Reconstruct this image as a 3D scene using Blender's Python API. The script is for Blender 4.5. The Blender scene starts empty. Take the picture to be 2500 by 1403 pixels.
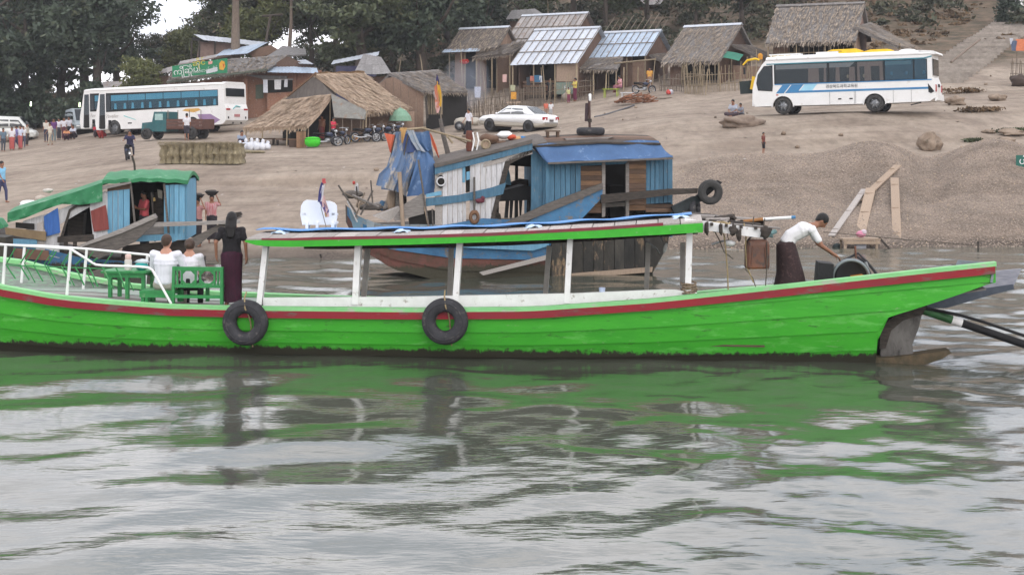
import bpy, bmesh, math, random
import numpy as np
from mathutils import Vector, Matrix, noise as mnoise
R = math.radians
rnd = random.Random(7)
SC = bpy.context.scene
COL = SC.collection
F, CH, YH = 3434.0, 3.8, 325.0      # focal length (photo pixels), eye height (m), horizon row

# ---------------------------------------------------------------- camera
cam = bpy.data.cameras.new('camera'); camo = bpy.data.objects.new('camera', cam); COL.objects.link(camo)
camo.location = (0, 0, CH); camo.rotation_euler = (R(90), 0, 0)
cam.sensor_width = 36; cam.lens = F / 2500 * 36; cam.shift_y = -(701.5 - YH) / 2500
cam.clip_start = .1; cam.clip_end = 2000
SC.camera = camo
# ---------------------------------------------------------------- sky and sun
SUN_EL, SUN_AZ = 24.0, 164.0        # veiled sun behind the camera
w = bpy.data.worlds.new('World'); SC.world = w; w.use_nodes = True
nt = w.node_tree; nt.nodes.clear()
def N(nt, t, **k):
    n = nt.nodes.new(t)
    for a, v in k.items():
        if hasattr(n, a): setattr(n, a, v)
    return n
sky = N(nt, 'ShaderNodeTexSky', sky_type='NISHITA', sun_disc=False, sun_elevation=R(SUN_EL), sun_rotation=R(SUN_AZ),
        air_density=1.2, dust_density=4.0, ozone_density=1.0)
hs = N(nt, 'ShaderNodeHueSaturation'); hs.inputs['Saturation'].default_value = .25
tc = N(nt, 'ShaderNodeTexCoord'); mp = N(nt, 'ShaderNodeMapping'); mp.inputs['Scale'].default_value = (1.6, 1.6, 5.5)
nz = N(nt, 'ShaderNodeTexNoise'); nz.inputs['Scale'].default_value = 2.2; nz.inputs['Detail'].default_value = 5
cr = N(nt, 'ShaderNodeValToRGB')
cr.color_ramp.elements[0].position = .35; cr.color_ramp.elements[0].color = (.44, .50, .60, 1)
cr.color_ramp.elements[1].position = .57; cr.color_ramp.elements[1].color = (1.06, 1.03, 1.06, 1)
SKYK = 20.0
vm = N(nt, 'ShaderNodeVectorMath', operation='SCALE'); vm.inputs['Scale'].default_value = SKYK
mx = N(nt, 'ShaderNodeMix', data_type='RGBA'); mx.inputs['Factor'].default_value = .75
bg = N(nt, 'ShaderNodeBackground'); bg.inputs['Strength'].default_value = .15
wo = N(nt, 'ShaderNodeOutputWorld')
L = nt.links.new
L(sky.outputs[0], hs.inputs['Color']); L(tc.outputs['Generated'], mp.inputs[0]); L(mp.outputs[0], nz.inputs['Vector'])
L(nz.outputs['Fac'], cr.inputs[0]); L(cr.outputs[0], vm.inputs[0])
L(hs.outputs[0], mx.inputs['A']); L(vm.outputs[0], mx.inputs['B']); L(mx.outputs['Result'], bg.inputs[0]); L(bg.outputs[0], wo.inputs[0])
sd = bpy.data.lights.new('sun', 'SUN'); sd.energy = 1.0; sd.angle = R(60); sd.color = (1, .93, .86)
so = bpy.data.objects.new('sun', sd); COL.objects.link(so)
sdir = Vector((math.sin(R(SUN_AZ)) * math.cos(R(SUN_EL)), math.cos(R(SUN_AZ)) * math.cos(R(SUN_EL)), math.sin(R(SUN_EL))))
so.rotation_euler = (-sdir).to_track_quat('-Z', 'Y').to_euler(); so.location = sdir * 300
SC.view_settings.view_transform = 'Standard'; SC.view_settings.look = 'None'
SC.view_settings.exposure = -.32; SC.view_settings.gamma = 1; SC.view_settings.use_curve_mapping = False
SC.render.engine = 'CYCLES'
SC.cycles.max_bounces = 6; SC.cycles.diffuse_bounces = 2; SC.cycles.glossy_bounces = 3; SC.cycles.transparent_max_bounces = 10
SC.cycles.caustics_reflective = False; SC.cycles.caustics_refractive = False
SC.cycles.use_denoising = True; SC.cycles.filter_width = 1.5; SC.cycles.volume_bounces = 0

# ---------------------------------------------------------------- materials
def M(name, c, c2=None, r=.75, ns=4, st=(1, 1, 1), b=.2, bs=None, metal=0, vary=0, spec=.3, wear=None, dirtz=None):
    """noise-mixed procedural paint/wood/cloth; vary = brightness change from piece to piece; wear = (colour, amount 0..1, scale)"""
    m = bpy.data.materials.new(name); m.use_nodes = True; t = m.node_tree; p = t.nodes['Principled BSDF']; L = t.links.new
    c2 = c2 or tuple(x * .72 for x in c)
    tc = N(t, 'ShaderNodeTexCoord'); mp = N(t, 'ShaderNodeMapping'); mp.inputs['Scale'].default_value = st
    oi = N(t, 'ShaderNodeObjectInfo'); sc = N(t, 'ShaderNodeVectorMath', operation='SCALE'); sc.inputs[0].default_value = (37, 19, 23)
    L(oi.outputs['Random'], sc.inputs['Scale']); ad = N(t, 'ShaderNodeVectorMath', operation='ADD')
    L(tc.outputs['Object'], mp.inputs[0]); L(mp.outputs[0], ad.inputs[0]); L(sc.outputs[0], ad.inputs[1])
    n = N(t, 'ShaderNodeTexNoise'); n.inputs['Scale'].default_value = ns; n.inputs['Detail'].default_value = 6; n.inputs['Roughness'].default_value = .65
    L(ad.outputs[0], n.inputs['Vector'])
    rp = N(t, 'ShaderNodeValToRGB'); e = rp.color_ramp.elements
    e[0].position = .33; e[0].color = (*c2, 1); e[1].position = .66; e[1].color = (*c, 1)
    L(n.outputs['Fac'], rp.inputs[0]); out = rp.outputs[0]
    for wear in (wear if isinstance(wear, list) else [wear] if wear else []):
        n2 = N(t, 'ShaderNodeTexNoise'); n2.inputs['Scale'].default_value = wear[2]; n2.inputs['Detail'].default_value = 8; n2.inputs['Roughness'].default_value = .7
        L(ad.outputs[0], n2.inputs['Vector'])
        r2 = N(t, 'ShaderNodeValToRGB'); q = 1 - wear[1]
        r2.color_ramp.elements[0].position = .3 + .4 * q - .03; r2.color_ramp.elements[0].color = (0, 0, 0, 1)
        r2.color_ramp.elements[1].position = .3 + .4 * q + .06; r2.color_ramp.elements[1].color = (1, 1, 1, 1)
        L(n2.outputs['Fac'], r2.inputs[0]); x = N(t, 'ShaderNodeMix', data_type='RGBA'); x.inputs['B'].default_value = (*wear[0], 1)
        L(r2.outputs[0], x.inputs['Factor']); L(out, x.inputs['A']); out = x.outputs['Result']
    if dirtz:   # weed and mud band just above the waterline: (colour, height, softness)
        sx = N(t, 'ShaderNodeSeparateXYZ'); L(tc.outputs['Object'], sx.inputs[0])
        m1 = N(t, 'ShaderNodeMath', operation='MULTIPLY_ADD'); m1.inputs[1].default_value = -dirtz[2] * 4; m1.inputs[2].default_value = dirtz[1] + dirtz[2] * 2
        n3 = N(t, 'ShaderNodeTexNoise'); n3.inputs['Scale'].default_value = 9; n3.inputs['Detail'].default_value = 8; n3.inputs['Roughness'].default_value = .75
        mp3 = N(t, 'ShaderNodeMapping'); mp3.inputs['Scale'].default_value = (1, 1, .55); L(tc.outputs['Object'], mp3.inputs[0]); L(mp3.outputs[0], n3.inputs['Vector'])
        L(n3.outputs['Fac'], m1.inputs[0])
        m2 = N(t, 'ShaderNodeMath', operation='SUBTRACT'); L(m1.outputs[0], m2.inputs[0]); L(sx.outputs['Z'], m2.inputs[1])
        mr = N(t, 'ShaderNodeMapRange'); mr.inputs['From Min'].default_value = -.02; mr.inputs['From Max'].default_value = .03; L(m2.outputs[0], mr.inputs[0])
        x = N(t, 'ShaderNodeMix', data_type='RGBA'); x.inputs['B'].default_value = (*dirtz[0], 1)
        L(mr.outputs[0], x.inputs['Factor']); L(out, x.inputs['A']); out = x.outputs['Result']
    if vary:
        mr = N(t, 'ShaderNodeMapRange'); mr.inputs['To Min'].default_value = 1 - vary; mr.inputs['To Max'].default_value = 1 + vary
        L(oi.outputs['Random'], mr.inputs[0]); h = N(t, 'ShaderNodeHueSaturation'); L(mr.outputs[0], h.inputs['Value']); L(out, h.inputs['Color']); out = h.outputs[0]
    L(out, p.inputs['Base Color'])
    p.inputs['Roughness'].default_value = r; p.inputs['Metallic'].default_value = metal; p.inputs['Specular IOR Level'].default_value = spec
    if b:
        n4 = N(t, 'ShaderNodeTexNoise'); n4.inputs['Scale'].default_value = bs or ns * 4; n4.inputs['Detail'].default_value = 5
        L(ad.outputs[0], n4.inputs['Vector']); bp = N(t, 'ShaderNodeBump'); bp.inputs['Strength'].default_value = b; bp.inputs['Distance'].default_value = .03
        L(n4.outputs['Fac'], bp.inputs['Height']); L(bp.outputs[0], p.inputs['Normal'])
    return m

def glass_mat(name, tint, alpha):
    m = bpy.data.materials.new(name); m.use_nodes = True; t = m.node_tree; p = t.nodes['Principled BSDF']
    p.inputs['Base Color'].default_value = (*tint, 1); p.inputs['Roughness'].default_value = .08; p.inputs['Alpha'].default_value = alpha
    return m
def lamp_mat(name, c, s):
    m = bpy.data.materials.new(name); m.use_nodes = True; p = m.node_tree.nodes['Principled BSDF']
    p.inputs['Emission Color'].default_value = (*c, 1); p.inputs['Emission Strength'].default_value = s; return m

GREY = (.20, .185, .17)
mt = dict(
    green=M('green_paint', (.060, .41, .030), (.045, .34, .026), r=.55, ns=2.2, st=(.6, .6, 2.5), b=.12, wear=[((.11, .46, .075), .30, 2.6), ((.045, .15, .03), .2, 4), ((.22, .34, .16), .12, 9)], dirtz=((.035, .033, .022), .15, .09)),
    greenp=M('green_gloss', (.05, .42, .03), (.04, .34, .025), r=.45, ns=5, b=.05, wear=((.30, .36, .25), .12, 9)),
    greenf=M('green_furniture', (.04, .25, .075), (.03, .19, .06), r=.5, ns=6, b=.08, wear=((.12, .28, .12), .22, 8)),
    mint=M('pale_mint_paint', (.26, .60, .26), (.19, .50, .19), r=.6, ns=5, st=(.4, 1, 1), wear=((.40, .42, .34), .3, 6)),
    maroon=M('dark_red_paint', (.27, .014, .022), (.20, .02, .03), r=.5, ns=4, st=(.3, 1, 1), b=.1, wear=((.15, .08, .07), .28, 7)),
    white=M('white_paint', (.84, .83, .83), (.74, .73, .72), r=.55, ns=5, b=.08, wear=((.36, .32, .28), .18, 8)),
    whitep=M('clean_white', (.80, .80, .79), (.74, .74, .73), r=.4, ns=3, b=0),
    greyplank=M('weathered_grey_wood', (.34, .31, .29), (.20, .18, .165), r=.9, ns=5, st=(1, 8, 8), b=.4, vary=.25),
    greyplank2=M('weathered_pale_wood', (.44, .40, .37), (.30, .27, .25), r=.9, ns=5, st=(8, 1, 8), b=.4, vary=.2),
    deck=M('pale_deck_boards', (.36, .40, .36), (.24, .25, .24), r=.8, ns=5, st=(1, 7, 7), vary=.2, wear=((.30, .48, .34), .4, 4)),
    darkwood=M('dark_wood', (.075, .06, .05), (.03, .027, .024), r=.85, ns=5, st=(1, 1, 5), b=.4),
    brown=M('brown_boards', (.17, .105, .072), (.09, .06, .045), r=.85, ns=4, st=(1, 8, 8), b=.4, vary=.35),
    brown2=M('orange_brown_board', (.27, .15, .085), (.15, .095, .06), r=.85, ns=4, st=(1, 8, 8), b=.4, vary=.3),
    beam=M('grey_brown_beam', (.16, .14, .125), (.085, .075, .068), r=.9, ns=6, st=(1, 6, 6), b=.4, vary=.15),
    tan=M('tan_timber', (.38, .29, .215), (.28, .21, .155), r=.85, ns=5, st=(5, 5, 1), b=.3, vary=.12),
    blueplank=M('faded_blue_boards', (.085, .19, .28), (.055, .13, .20), r=.75, ns=4, st=(5, 5, .7), b=.25, vary=.18, wear=((.22, .22, .22), .2, 6)),
    bluelight=M('pale_blue_boards', (.16, .36, .50), (.12, .27, .40), r=.75, ns=4, st=(5, 5, .7), b=.2, vary=.12, wear=((.28, .32, .34), .18, 5)),
    bluehull=M('blue_hull_paint', (.06, .185, .34), (.045, .13, .25), r=.6, ns=4, b=.2, vary=.1, wear=((.17, .15, .13), .3, 5), dirtz=((.045, .04, .03), .35, .12)),
    tarhull=M('tarred_hull', (.055, .05, .042), (.022, .022, .02), r=.8, ns=2, st=(2, 2, .8), b=.3, vary=.3, wear=((.26, .18, .11), .3, 1.6)),
    redhull=M('red_brown_hull', (.15, .06, .05), (.08, .05, .035), r=.8, ns=3, b=.3, vary=.2, dirtz=((.05, .045, .03), .3, .12)),
    greyblue=M('grey_blue_boards', (.25, .30, .33), (.16, .19, .21), r=.8, ns=4, st=(1, 6, 6), b=.3, vary=.2, wear=((.25, .21, .18), .35, 4)),
    whiteplank=M('white_washed_boards', (.60, .59, .60), (.44, .43, .44), r=.8, ns=4, st=(5, 5, .6), b=.3, vary=.1, wear=((.20, .18, .17), .2, 7)),
    tarp=M('blue_tarpaulin', (.065, .135, .275), (.05, .105, .22), r=.55, ns=3, b=.5, bs=5, wear=((.14, .22, .36), .25, 4)),
    tarpdirty=M('dirty_blue_tarpaulin', (.085, .155, .29), (.13, .165, .23), r=.65, ns=2.5, st=(2, 2, .7), b=.6, bs=4, wear=((.33, .30, .27), .42, 2.4)),
    tarpnavy=M('navy_tarpaulin', (.045, .07, .21), (.05, .08, .18), r=.65, ns=3, b=.5, bs=5),
    tarproof=M('bright_blue_roof_sheet', (.07, .26, .60), (.06, .21, .50), r=.5, ns=3, b=.3, bs=6),
    greentarp=M('green_tarpaulin', (.035, .22, .09), (.028, .16, .07), r=.6, ns=3, b=.6, bs=4, wear=((.16, .30, .2), .25, 3)),
    cloud=M('pale_blue_cloth', (.56, .70, .84), (.46, .6, .76), r=.8, ns=8, b=.4),
    rubber=M('black_rubber', (.045, .045, .05), (.025, .025, .028), r=.75, ns=6, b=.3, wear=((.11, .10, .095), .3, 5)),
    black=M('near_black', (.012, .012, .013), r=.7, ns=4, b=.1),
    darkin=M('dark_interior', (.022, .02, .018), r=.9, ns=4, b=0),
    metal=M('grey_metal', (.30, .31, .32), (.2, .2, .21), r=.4, metal=.6, ns=8, b=.1),
    rust=M('rusty_can', (.17, .055, .022), (.07, .03, .018), r=.45, ns=3.5, b=.2, spec=.5, wear=((.035, .022, .016), .35, 5)),
    rope=M('manila_rope', (.40, .31, .17), (.26, .2, .11), r=.95, ns=30, b=.5),
    ropedark=M('dark_rope', (.10, .085, .07), r=.95, ns=30, b=.4),
    sand=M('sand', (.4, .35, .3)),
    skin=M('tan_skin', (.28, .135, .085), (.24, .115, .07), r=.6, ns=6, b=0),
    skinp=M('fair_skin', (.50, .27, .19), (.45, .24, .17), r=.6, ns=6, b=0),
    hair=M('black_hair', (.014, .012, .012), (.008, .007, .007), r=.5, ns=20, st=(6, 6, 1), b=.4),
    hairb=M('brown_hair', (.075, .045, .03), (.045, .028, .02), r=.6, ns=20, b=.4),
    straw=M('straw_thatch', (.41, .305, .22), (.25, .18, .13), r=.95, ns=2.4, st=(2, 2, .8), b=.9, bs=9, wear=((.50, .40, .30), .28, 3)),
    strands=M('loose_thatch_strands', (.40, .33, .26), (.13, .105, .085), r=.95, ns=5, b=0),
    strawstr=M('loose_straw_strands', (.58, .45, .32), (.20, .14, .10), r=.95, ns=5, b=0),
    thatch=M('grey_thatch', (.205, .19, .18), (.125, .115, .108), r=.95, ns=2.4, st=(2, 2, .8), b=.9, bs=9, wear=((.29, .27, .25), .3, 3)),
    thatchd=M('dark_thatch', (.16, .14, .125), (.10, .088, .08), r=.95, ns=2.4, st=(2, 2, .8), b=.9, bs=9),
    weave=M('woven_bamboo', (.30, .205, .15), (.20, .135, .10), r=.9, ns=7, st=(4, 4, 1), b=.5, bs=20, vary=.1),
    weaved=M('dark_woven_wall', (.155, .098, .072), (.09, .06, .047), r=.9, ns=6, st=(4, 4, 1), b=.5, bs=20, vary=.15),
    brick=M('red_brick', (.30, .155, .10), (.22, .115, .08), r=.9, ns=9, b=.4, vary=.15, wear=((.33, .25, .2), .25, 6)),
    bamboo=M('bamboo_pole', (.33, .26, .17), (.2, .16, .11), r=.75, ns=6, st=(4, 4, 1), b=.2, vary=.25),
    stick=M('grey_sticks', (.21, .17, .13), (.12, .095, .075), r=.9, ns=6, b=.3, vary=.35),
    tin=M('galvanised_sheet', (.52, .55, .60), (.42, .45, .50), r=.5, ns=2, st=(2, 2, .5), b=.1, vary=.1, metal=.1, wear=((.34, .31, .29), .22, 3)),
    tinold=M('rusty_grey_sheet', (.34, .32, .31), (.25, .23, .22), r=.65, ns=2, b=.1, vary=.18, wear=((.24, .16, .12), .3, 2.2)),
    tinblue=M('bluish_sheet', (.42, .50, .60), (.32, .39, .48), r=.5, ns=2, b=.1, vary=.12, wear=((.26, .24, .23), .25, 3)),
    slate=M('grey_roof', (.23, .22, .215), (.16, .15, .145), r=.85, ns=4, b=.4, vary=.15, wear=((.30, .29, .28), .25, 3)),
    leaf=M('leaves_mid', (.10, .118, .058), (.043, .056, .03), r=.65, ns=.55, b=0, wear=((.16, .15, .075), .28, .9)),
    leafd=M('leaves_dark', (.062, .082, .05), (.028, .043, .03), r=.65, ns=.5, b=0, wear=((.11, .12, .065), .26, .8)),
    leafy=M('leaves_olive', (.15, .16, .05), (.075, .09, .035), r=.65, ns=.7, b=0, wear=((.2, .175, .08), .25, 1)),
    leafh=M('hillside_scrub', (.085, .085, .05), (.035, .042, .026), r=.8, ns=.35, b=0, wear=((.16, .11, .075), .32, .5)),
    leafdry=M('dry_leaves', (.19, .125, .07), (.10, .07, .045), r=.8, ns=.8, b=0),
    bark=M('pale_bark', (.23, .18, .14), (.14, .11, .09), r=.9, ns=5, st=(3, 3, .8), b=.5),
    barkd=M('dark_bark', (.09, .07, .055), (.05, .04, .033), r=.9, ns=5, st=(3, 3, .8), b=.5),
    buswhite=M('bus_white', (.76, .76, .75), (.69, .685, .67), r=.3, ns=1.5, b=0, spec=.5, wear=((.55, .52, .47), .16, 3)),
    coachwhite=M('coach_white', (.74, .73, .72), (.66, .65, .63), r=.35, ns=1.5, b=0, spec=.5, wear=((.52, .49, .45), .2, 3)),
    busblue=M('bus_blue', (.06, .22, .42), (.05, .18, .37), r=.35, ns=3, b=0),
    buslight=M('bus_light_blue', (.33, .60, .74), (.28, .53, .67), r=.35, ns=3, b=0),
    yellow=M('yellow_cover', (.75, .48, .02), (.62, .38, .02), r=.5, ns=3, b=.05),
    purple=M('purple_stripe', (.30, .20, .33), (.25, .16, .28), r=.4, ns=3, b=0),
    curtain=M('beige_curtain', (.42, .31, .26), (.3, .22, .185), r=.9, ns=6, st=(6, 6, .5), b=.2),
    curtblue=M('blue_curtain', (.16, .50, .70), (.10, .38, .56), r=.9, ns=6, st=(6, 6, .5), b=.2),
    valance=M('pale_valance', (.50, .49, .47), (.4, .45, .48), r=.9, ns=8, b=.2),
    chrome=M('bright_rim', (.55, .56, .58), (.42, .43, .45), r=.3, metal=.8, ns=10, b=0),
    carwhite=M('car_white', (.80, .81, .82), (.76, .77, .78), r=.22, ns=1, b=0, spec=.6),
    carbeige=M('car_beige', (.38, .34, .28), (.34, .31, .26), r=.3, ns=1, b=0, spec=.6),
    redlens=M('red_lens', (.40, .012, .02), (.3, .01, .015), r=.25, ns=4, b=0),
    teal=M('teal_truck', (.035, .13, .14), (.025, .09, .10), r=.55, ns=3, b=.1, wear=((.12, .10, .08), .25, 5)),
    rustbed=M('brown_truck_bed', (.13, .065, .05), (.09, .045, .035), r=.8, ns=4, b=.2),
    rock=M('sandstone', (.30, .235, .18), (.17, .125, .09), r=.95, ns=2.5, b=.9, bs=6, wear=((.11, .09, .07), .3, 2)),
    firewood=M('red_brown_firewood', (.26, .115, .06), (.14, .06, .035), r=.9, ns=6, b=.3, vary=.35),
    bale=M('straw_bale', (.27, .23, .145), (.17, .14, .09), r=.95, ns=2.6, st=(2, 2, .9), b=.8, bs=9, wear=((.42, .36, .24), .3, 4)),
    sack=M('white_sack', (.66, .67, .70), (.5, .52, .58), r=.8, ns=5, b=.4),
    tyregrey=M('dusty_tyre', (.06, .058, .056), (.035, .034, .033), r=.85, ns=6, b=.2),
)
_cc = {}
def C(r, g, b, rough=.8, name=None):
    k = (r, g, b, rough)
    if k not in _cc: _cc[k] = M(name or 'cloth', (r, g, b), tuple(x * .8 for x in k[:3]), r=rough, ns=9, b=.15)
    return _cc[k]
G_WIN = glass_mat('tinted_glass', (.02, .035, .045), .55)
G_BLUE = glass_mat('blue_glass', (.01, .06, .10), .7)
G_SKY = glass_mat('sky_blue_glass', (.03, .12, .18), .40)
G_DARK = glass_mat('dark_glass', (.012, .016, .02), .9)

# ---------------------------------------------------------------- mesh helpers
class MB:
    def __init__(s): s.v = []; s.f = []; s.sm = []
    def add(s, vs, fs, smooth=False):
        o = len(s.v); s.v += [tuple(v) for v in vs]; s.f += [tuple(i + o for i in f) for f in fs]; s.sm += [smooth] * len(fs); return s
    def box(s, c, d, rz=0, rot=None):
        m = rot or Matrix.Rotation(rz, 3, 'Z'); c = Vector(c); h = Vector(d) / 2
        vs = [c + m @ Vector((x * h.x, y * h.y, z * h.z)) for x in (-1, 1) for y in (-1, 1) for z in (-1, 1)]
        return s.add(vs, [(0, 1, 3, 2), (4, 6, 7, 5), (0, 4, 5, 1), (2, 3, 7, 6), (0, 2, 6, 4), (1, 5, 7, 3)])
    def bar(s, p, q, w, h=None, up=(0, 0, 1)):
        p, q = Vector(p), Vector(q); h = h or w; d = (q - p).normalized(); u = Vector(up)
        if abs(d.dot(u)) > .98: u = Vector((1, 0, 0))
        a = d.cross(u).normalized(); b = a.cross(d).normalized()
        vs = [e + a * (x * w / 2) + b * (y * h / 2) for e in (p, q) for x, y in ((-1, -1), (1, -1), (1, 1), (-1, 1))]
        return s.add(vs, [(3, 2, 1, 0), (4, 5, 6, 7), (0, 1, 5, 4), (1, 2, 6, 5), (2, 3, 7, 6), (3, 0, 4, 7)])
    def ext(s, pts, d):
        """polygon pushed along d into a solid"""
        n = len(pts); d = Vector(d); vs = [Vector(p) for p in pts] + [Vector(p) + d for p in pts]
        return s.add(vs, [tuple(range(n)), tuple(range(2 * n - 1, n - 1, -1))] + [((i + 1) % n, i, i + n, (i + 1) % n + n) for i in range(n)])
    def loft(s, rings, closed=True, caps=True, smooth=True):
        n = len(rings[0]); vs = [v for r in rings for v in r]; fs = []
        for k in range(len(rings) - 1):
            for i in range(n if closed else n - 1):
                j = (i + 1) % n; fs.append((k * n + i, k * n + j, (k + 1) * n + j, (k + 1) * n + i))
        s.add(vs, fs, smooth)
        if caps and closed:
            s.add(rings[0], [tuple(range(n - 1, -1, -1))]); s.add(rings[-1], [tuple(range(n))])
        return s
    def tube(s, pts, r, n=8, smooth=True):
        pts = [Vector(p) for p in pts]; rs = r if isinstance(r, (list, tuple)) else [r] * len(pts); rings = []; a = None
        for i, p in enumerate(pts):
            d = (pts[min(i + 1, len(pts) - 1)] - pts[max(i - 1, 0)]).normalized()
            if a is None:
                a = d.orthogonal().normalized()
            a = (a - d * a.dot(d)).normalized(); b = d.cross(a)
            rings.append([p + (a * math.cos(t) + b * math.sin(t)) * rs[i] for t in (2 * math.pi * k / n for k in range(n))])
        return s.loft(rings, smooth=smooth)
    def lathe(s, prof, c=(0, 0, 0), n=16, rot=None, smooth=True, caps=True):
        c = Vector(c); m = rot or Matrix.Identity(3)
        return s.loft([[c + m @ Vector((r * math.cos(2 * math.pi * k / n), r * math.sin(2 * math.pi * k / n), z)) for k in range(n)] for r, z in prof], smooth=smooth, caps=caps)
    def torus(s, c, R1, r, axis='Y', n=28, m=10, sq=1.0, rot=None):
        rings = []
        for i in range(n):
            a = 2 * math.pi * i / n; rg = []
            for j in range(m):
                b = 2 * math.pi * j / m; x = (R1 + r * math.cos(b)); z = r * sq * math.sin(b)
                p = Vector((x * math.cos(a), z, x * math.sin(a))) if axis == 'Y' else Vector((x * math.cos(a), x * math.sin(a), z)) if axis == 'Z' else Vector((z, x * math.cos(a), x * math.sin(a)))
                rg.append(Vector(c) + ((rot @ p) if rot else p))
            rings.append(rg)
        rings.append(rings[0]); return s.loft(rings, caps=False)
    def ball(s, c, r, n=10, m=8, rot=None, jit=0, seed=0):
        r = Vector(r) if not isinstance(r, (int, float)) else Vector((r, r, r)); c = Vector(c); rings = []
        for i in range(m + 1):
            th = math.pi * (i / m * .98 + .01); rg = []
            for k in range(n):
                ph = 2 * math.pi * k / n; d = Vector((math.sin(th) * math.cos(ph), math.sin(th) * math.sin(ph), -math.cos(th)))
                q = 1 + (jit * mnoise.noise(d * 1.6 + Vector((seed, seed * .7, 0))) if jit else 0)
                p = Vector((d.x * r.x, d.y * r.y, d.z * r.z)) * q
                rg.append(c + ((rot @ p) if rot else p))
            rings.append(rg)
        return s.loft(rings)
    def grid(s, fn, nu, nv, th=0, smooth=True):
        """surface fn(a,b), a,b in 0..1; th = thickness pushed along -normal guess (0,0,-th) or a vector"""
        vs = [Vector(fn(i / nu, j / nv)) for j in range(nv + 1) for i in range(nu + 1)]; W = nu + 1
        fs = [(j * W + i, j * W + i + 1, (j + 1) * W + i + 1, (j + 1) * W + i) for j in range(nv) for i in range(nu)]
        s.add(vs, fs, smooth)
        if th:
            d = Vector(th) if not isinstance(th, (int, float)) else Vector((0, 0, -th)); o = len(vs)
            bs = [v + d for v in vs]; s.add(bs, [f[::-1] for f in fs], smooth)
            rim = [i for i in range(W)] + [j * W + nu for j in range(1, nv + 1)] + [nv * W + i for i in range(nu - 1, -1, -1)] + [j * W for j in range(nv - 1, 0, -1)]
            ring = [vs[i] for i in rim]; n = len(ring)
            s.add(ring + [v + d for v in ring], [((i + 1) % n, i, i + n, (i + 1) % n + n) for i in range(n)])
        return s
    def mesh(s, name):
        me = bpy.data.meshes.new(name); me.from_pydata(s.v, [], s.f)
        me.polygons.foreach_set('use_smooth', s.sm); me.update(); return me
    def build(s, name, m, parent=None, loc=None):
        o = bpy.data.objects.new(name, s.mesh(name)); COL.objects.link(o)
        if isinstance(m, str): m = mt[m]
        o.data.materials.append(m); o.parent = parent
        if loc is not None: o.location = loc
        return o

def tag(o, label=None, cat=None, group=None, kind=None):
    for k, v in (('label', label), ('category', cat), ('group', group), ('kind', kind)):
        if v: o[k] = v
    return o
def thing(name, label, cat, loc=(0, 0, 0), rz=0, group=None, rx=0, ry=0):
    o = bpy.data.objects.new(name, None); COL.objects.link(o); o.location = loc; o.rotation_euler = (rx, ry, rz); o.empty_display_size = .3
    return tag(o, label, cat, group)
def obj(name, mesh, m, parent=None, loc=None, rz=None):
    o = bpy.data.objects.new(name, mesh); COL.objects.link(o); o.parent = parent
    if isinstance(m, str): m = mt[m]
    if not mesh.materials: mesh.materials.append(m)
    elif mesh.materials[0] is not m:
        o.material_slots[0].link = 'OBJECT'; o.material_slots[0].material = m
    if loc is not None: o.location = loc
    if rz is not None: o.rotation_euler = (0, 0, rz)
    return o
def copy_tree(o, parent=None, keep=True):
    c = o.copy(); COL.objects.link(c); c.parent = parent
    for ch in list(o.children): copy_tree(ch, c)
    return c
def P(px, py, D):
    return Vector(((px - 1250) / F * D, D, CH + (YH - py) / F * D))
class Frame:
    """a local frame standing at a place, with a helper that finds where a line of sight meets one of its vertical planes"""
    def __init__(s, px, D, yaw, z=0):
        s.o = Vector(((px - 1250) / F * D, D, z)); s.yaw = yaw; s.u = Vector((math.cos(yaw), math.sin(yaw), 0)); s.v = Vector((-math.sin(yaw), math.cos(yaw), 0))
    def at(s, px, py, v=0):
        d = Vector(((px - 1250) / F, 1, 0)); k = (v + s.o.dot(s.v)) / d.dot(s.v); p = d * k
        return Vector(((p - s.o).dot(s.u), v, CH + (YH - py) / F * k - s.o.z))
    def world(s, q): return s.o + s.u * q[0] + s.v * q[1] + Vector((0, 0, q[2]))
# ---------------------------------------------------------------- the river bank
_cols = [-700, 0, 400, 800, 1250, 1700, 2100, 2500, 3200]
_prof = [
 [(43, 0), (55, 1.0), (75, 1.8), (105, 2.6), (130, 3.6), (160, 6), (220, 9), (460, 14)],
 [(43, 0), (55, 1.0), (75, 1.9), (105, 2.7), (115, 3.2), (130, 4.2), (160, 7), (220, 10), (460, 14)],
 [(42.5, 0), (46, .35), (58, 1.45), (65, 2.3), (70, 2.6), (90, 3.4), (97, 3.75), (112, 4.5), (125, 6), (160, 8.5), (220, 10), (460, 14)],
 [(42.4, 0), (46, .5), (54, 1.15), (59.5, 1.5), (60.6, 2.1), (68, 2.5), (80, 3.1), (92, 3.9), (110, 5.5), (125, 8), (150, 11), (220, 15), (460, 18)],
 [(43.5, 0), (47, .6), (56, 1.9), (68, 3.0), (82, 3.9), (100, 5.4), (108, 6.7), (116, 8.2), (130, 11), (150, 15.5), (185, 23), (260, 34), (460, 45)],
 [(46.2, 0), (50, .8), (56.5, 2.4), (62, 3.2), (66, 3.75), (70, 4.45), (82, 5.3), (92, 6.1), (98, 7.3), (106, 8.8), (118, 11), (130, 14), (150, 19), (185, 27), (260, 40), (460, 50)],
 [(46.6, 0), (51, 1.2), (56.5, 2.7), (61, 3.3), (66, 4.2), (69, 4.8), (73, 5.0), (80, 5.7), (95, 8.5), (110, 11.2), (130, 15.5), (150, 20), (185, 28), (260, 42), (460, 52)],
 [(47.3, 0), (52, 1.4), (57, 2.85), (61, 3.35), (70, 4.95), (80, 6.3), (90, 7.8), (110, 11.5), (130, 15.6), (150, 20), (185, 28), (260, 42), (460, 52)],
 [(48, 0), (54, 1.4), (60, 2.9), (72, 5.2), (90, 8), (110, 11.5), (130, 15.6), (150, 20), (185, 28), (260, 42), (460, 52)]]
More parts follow.
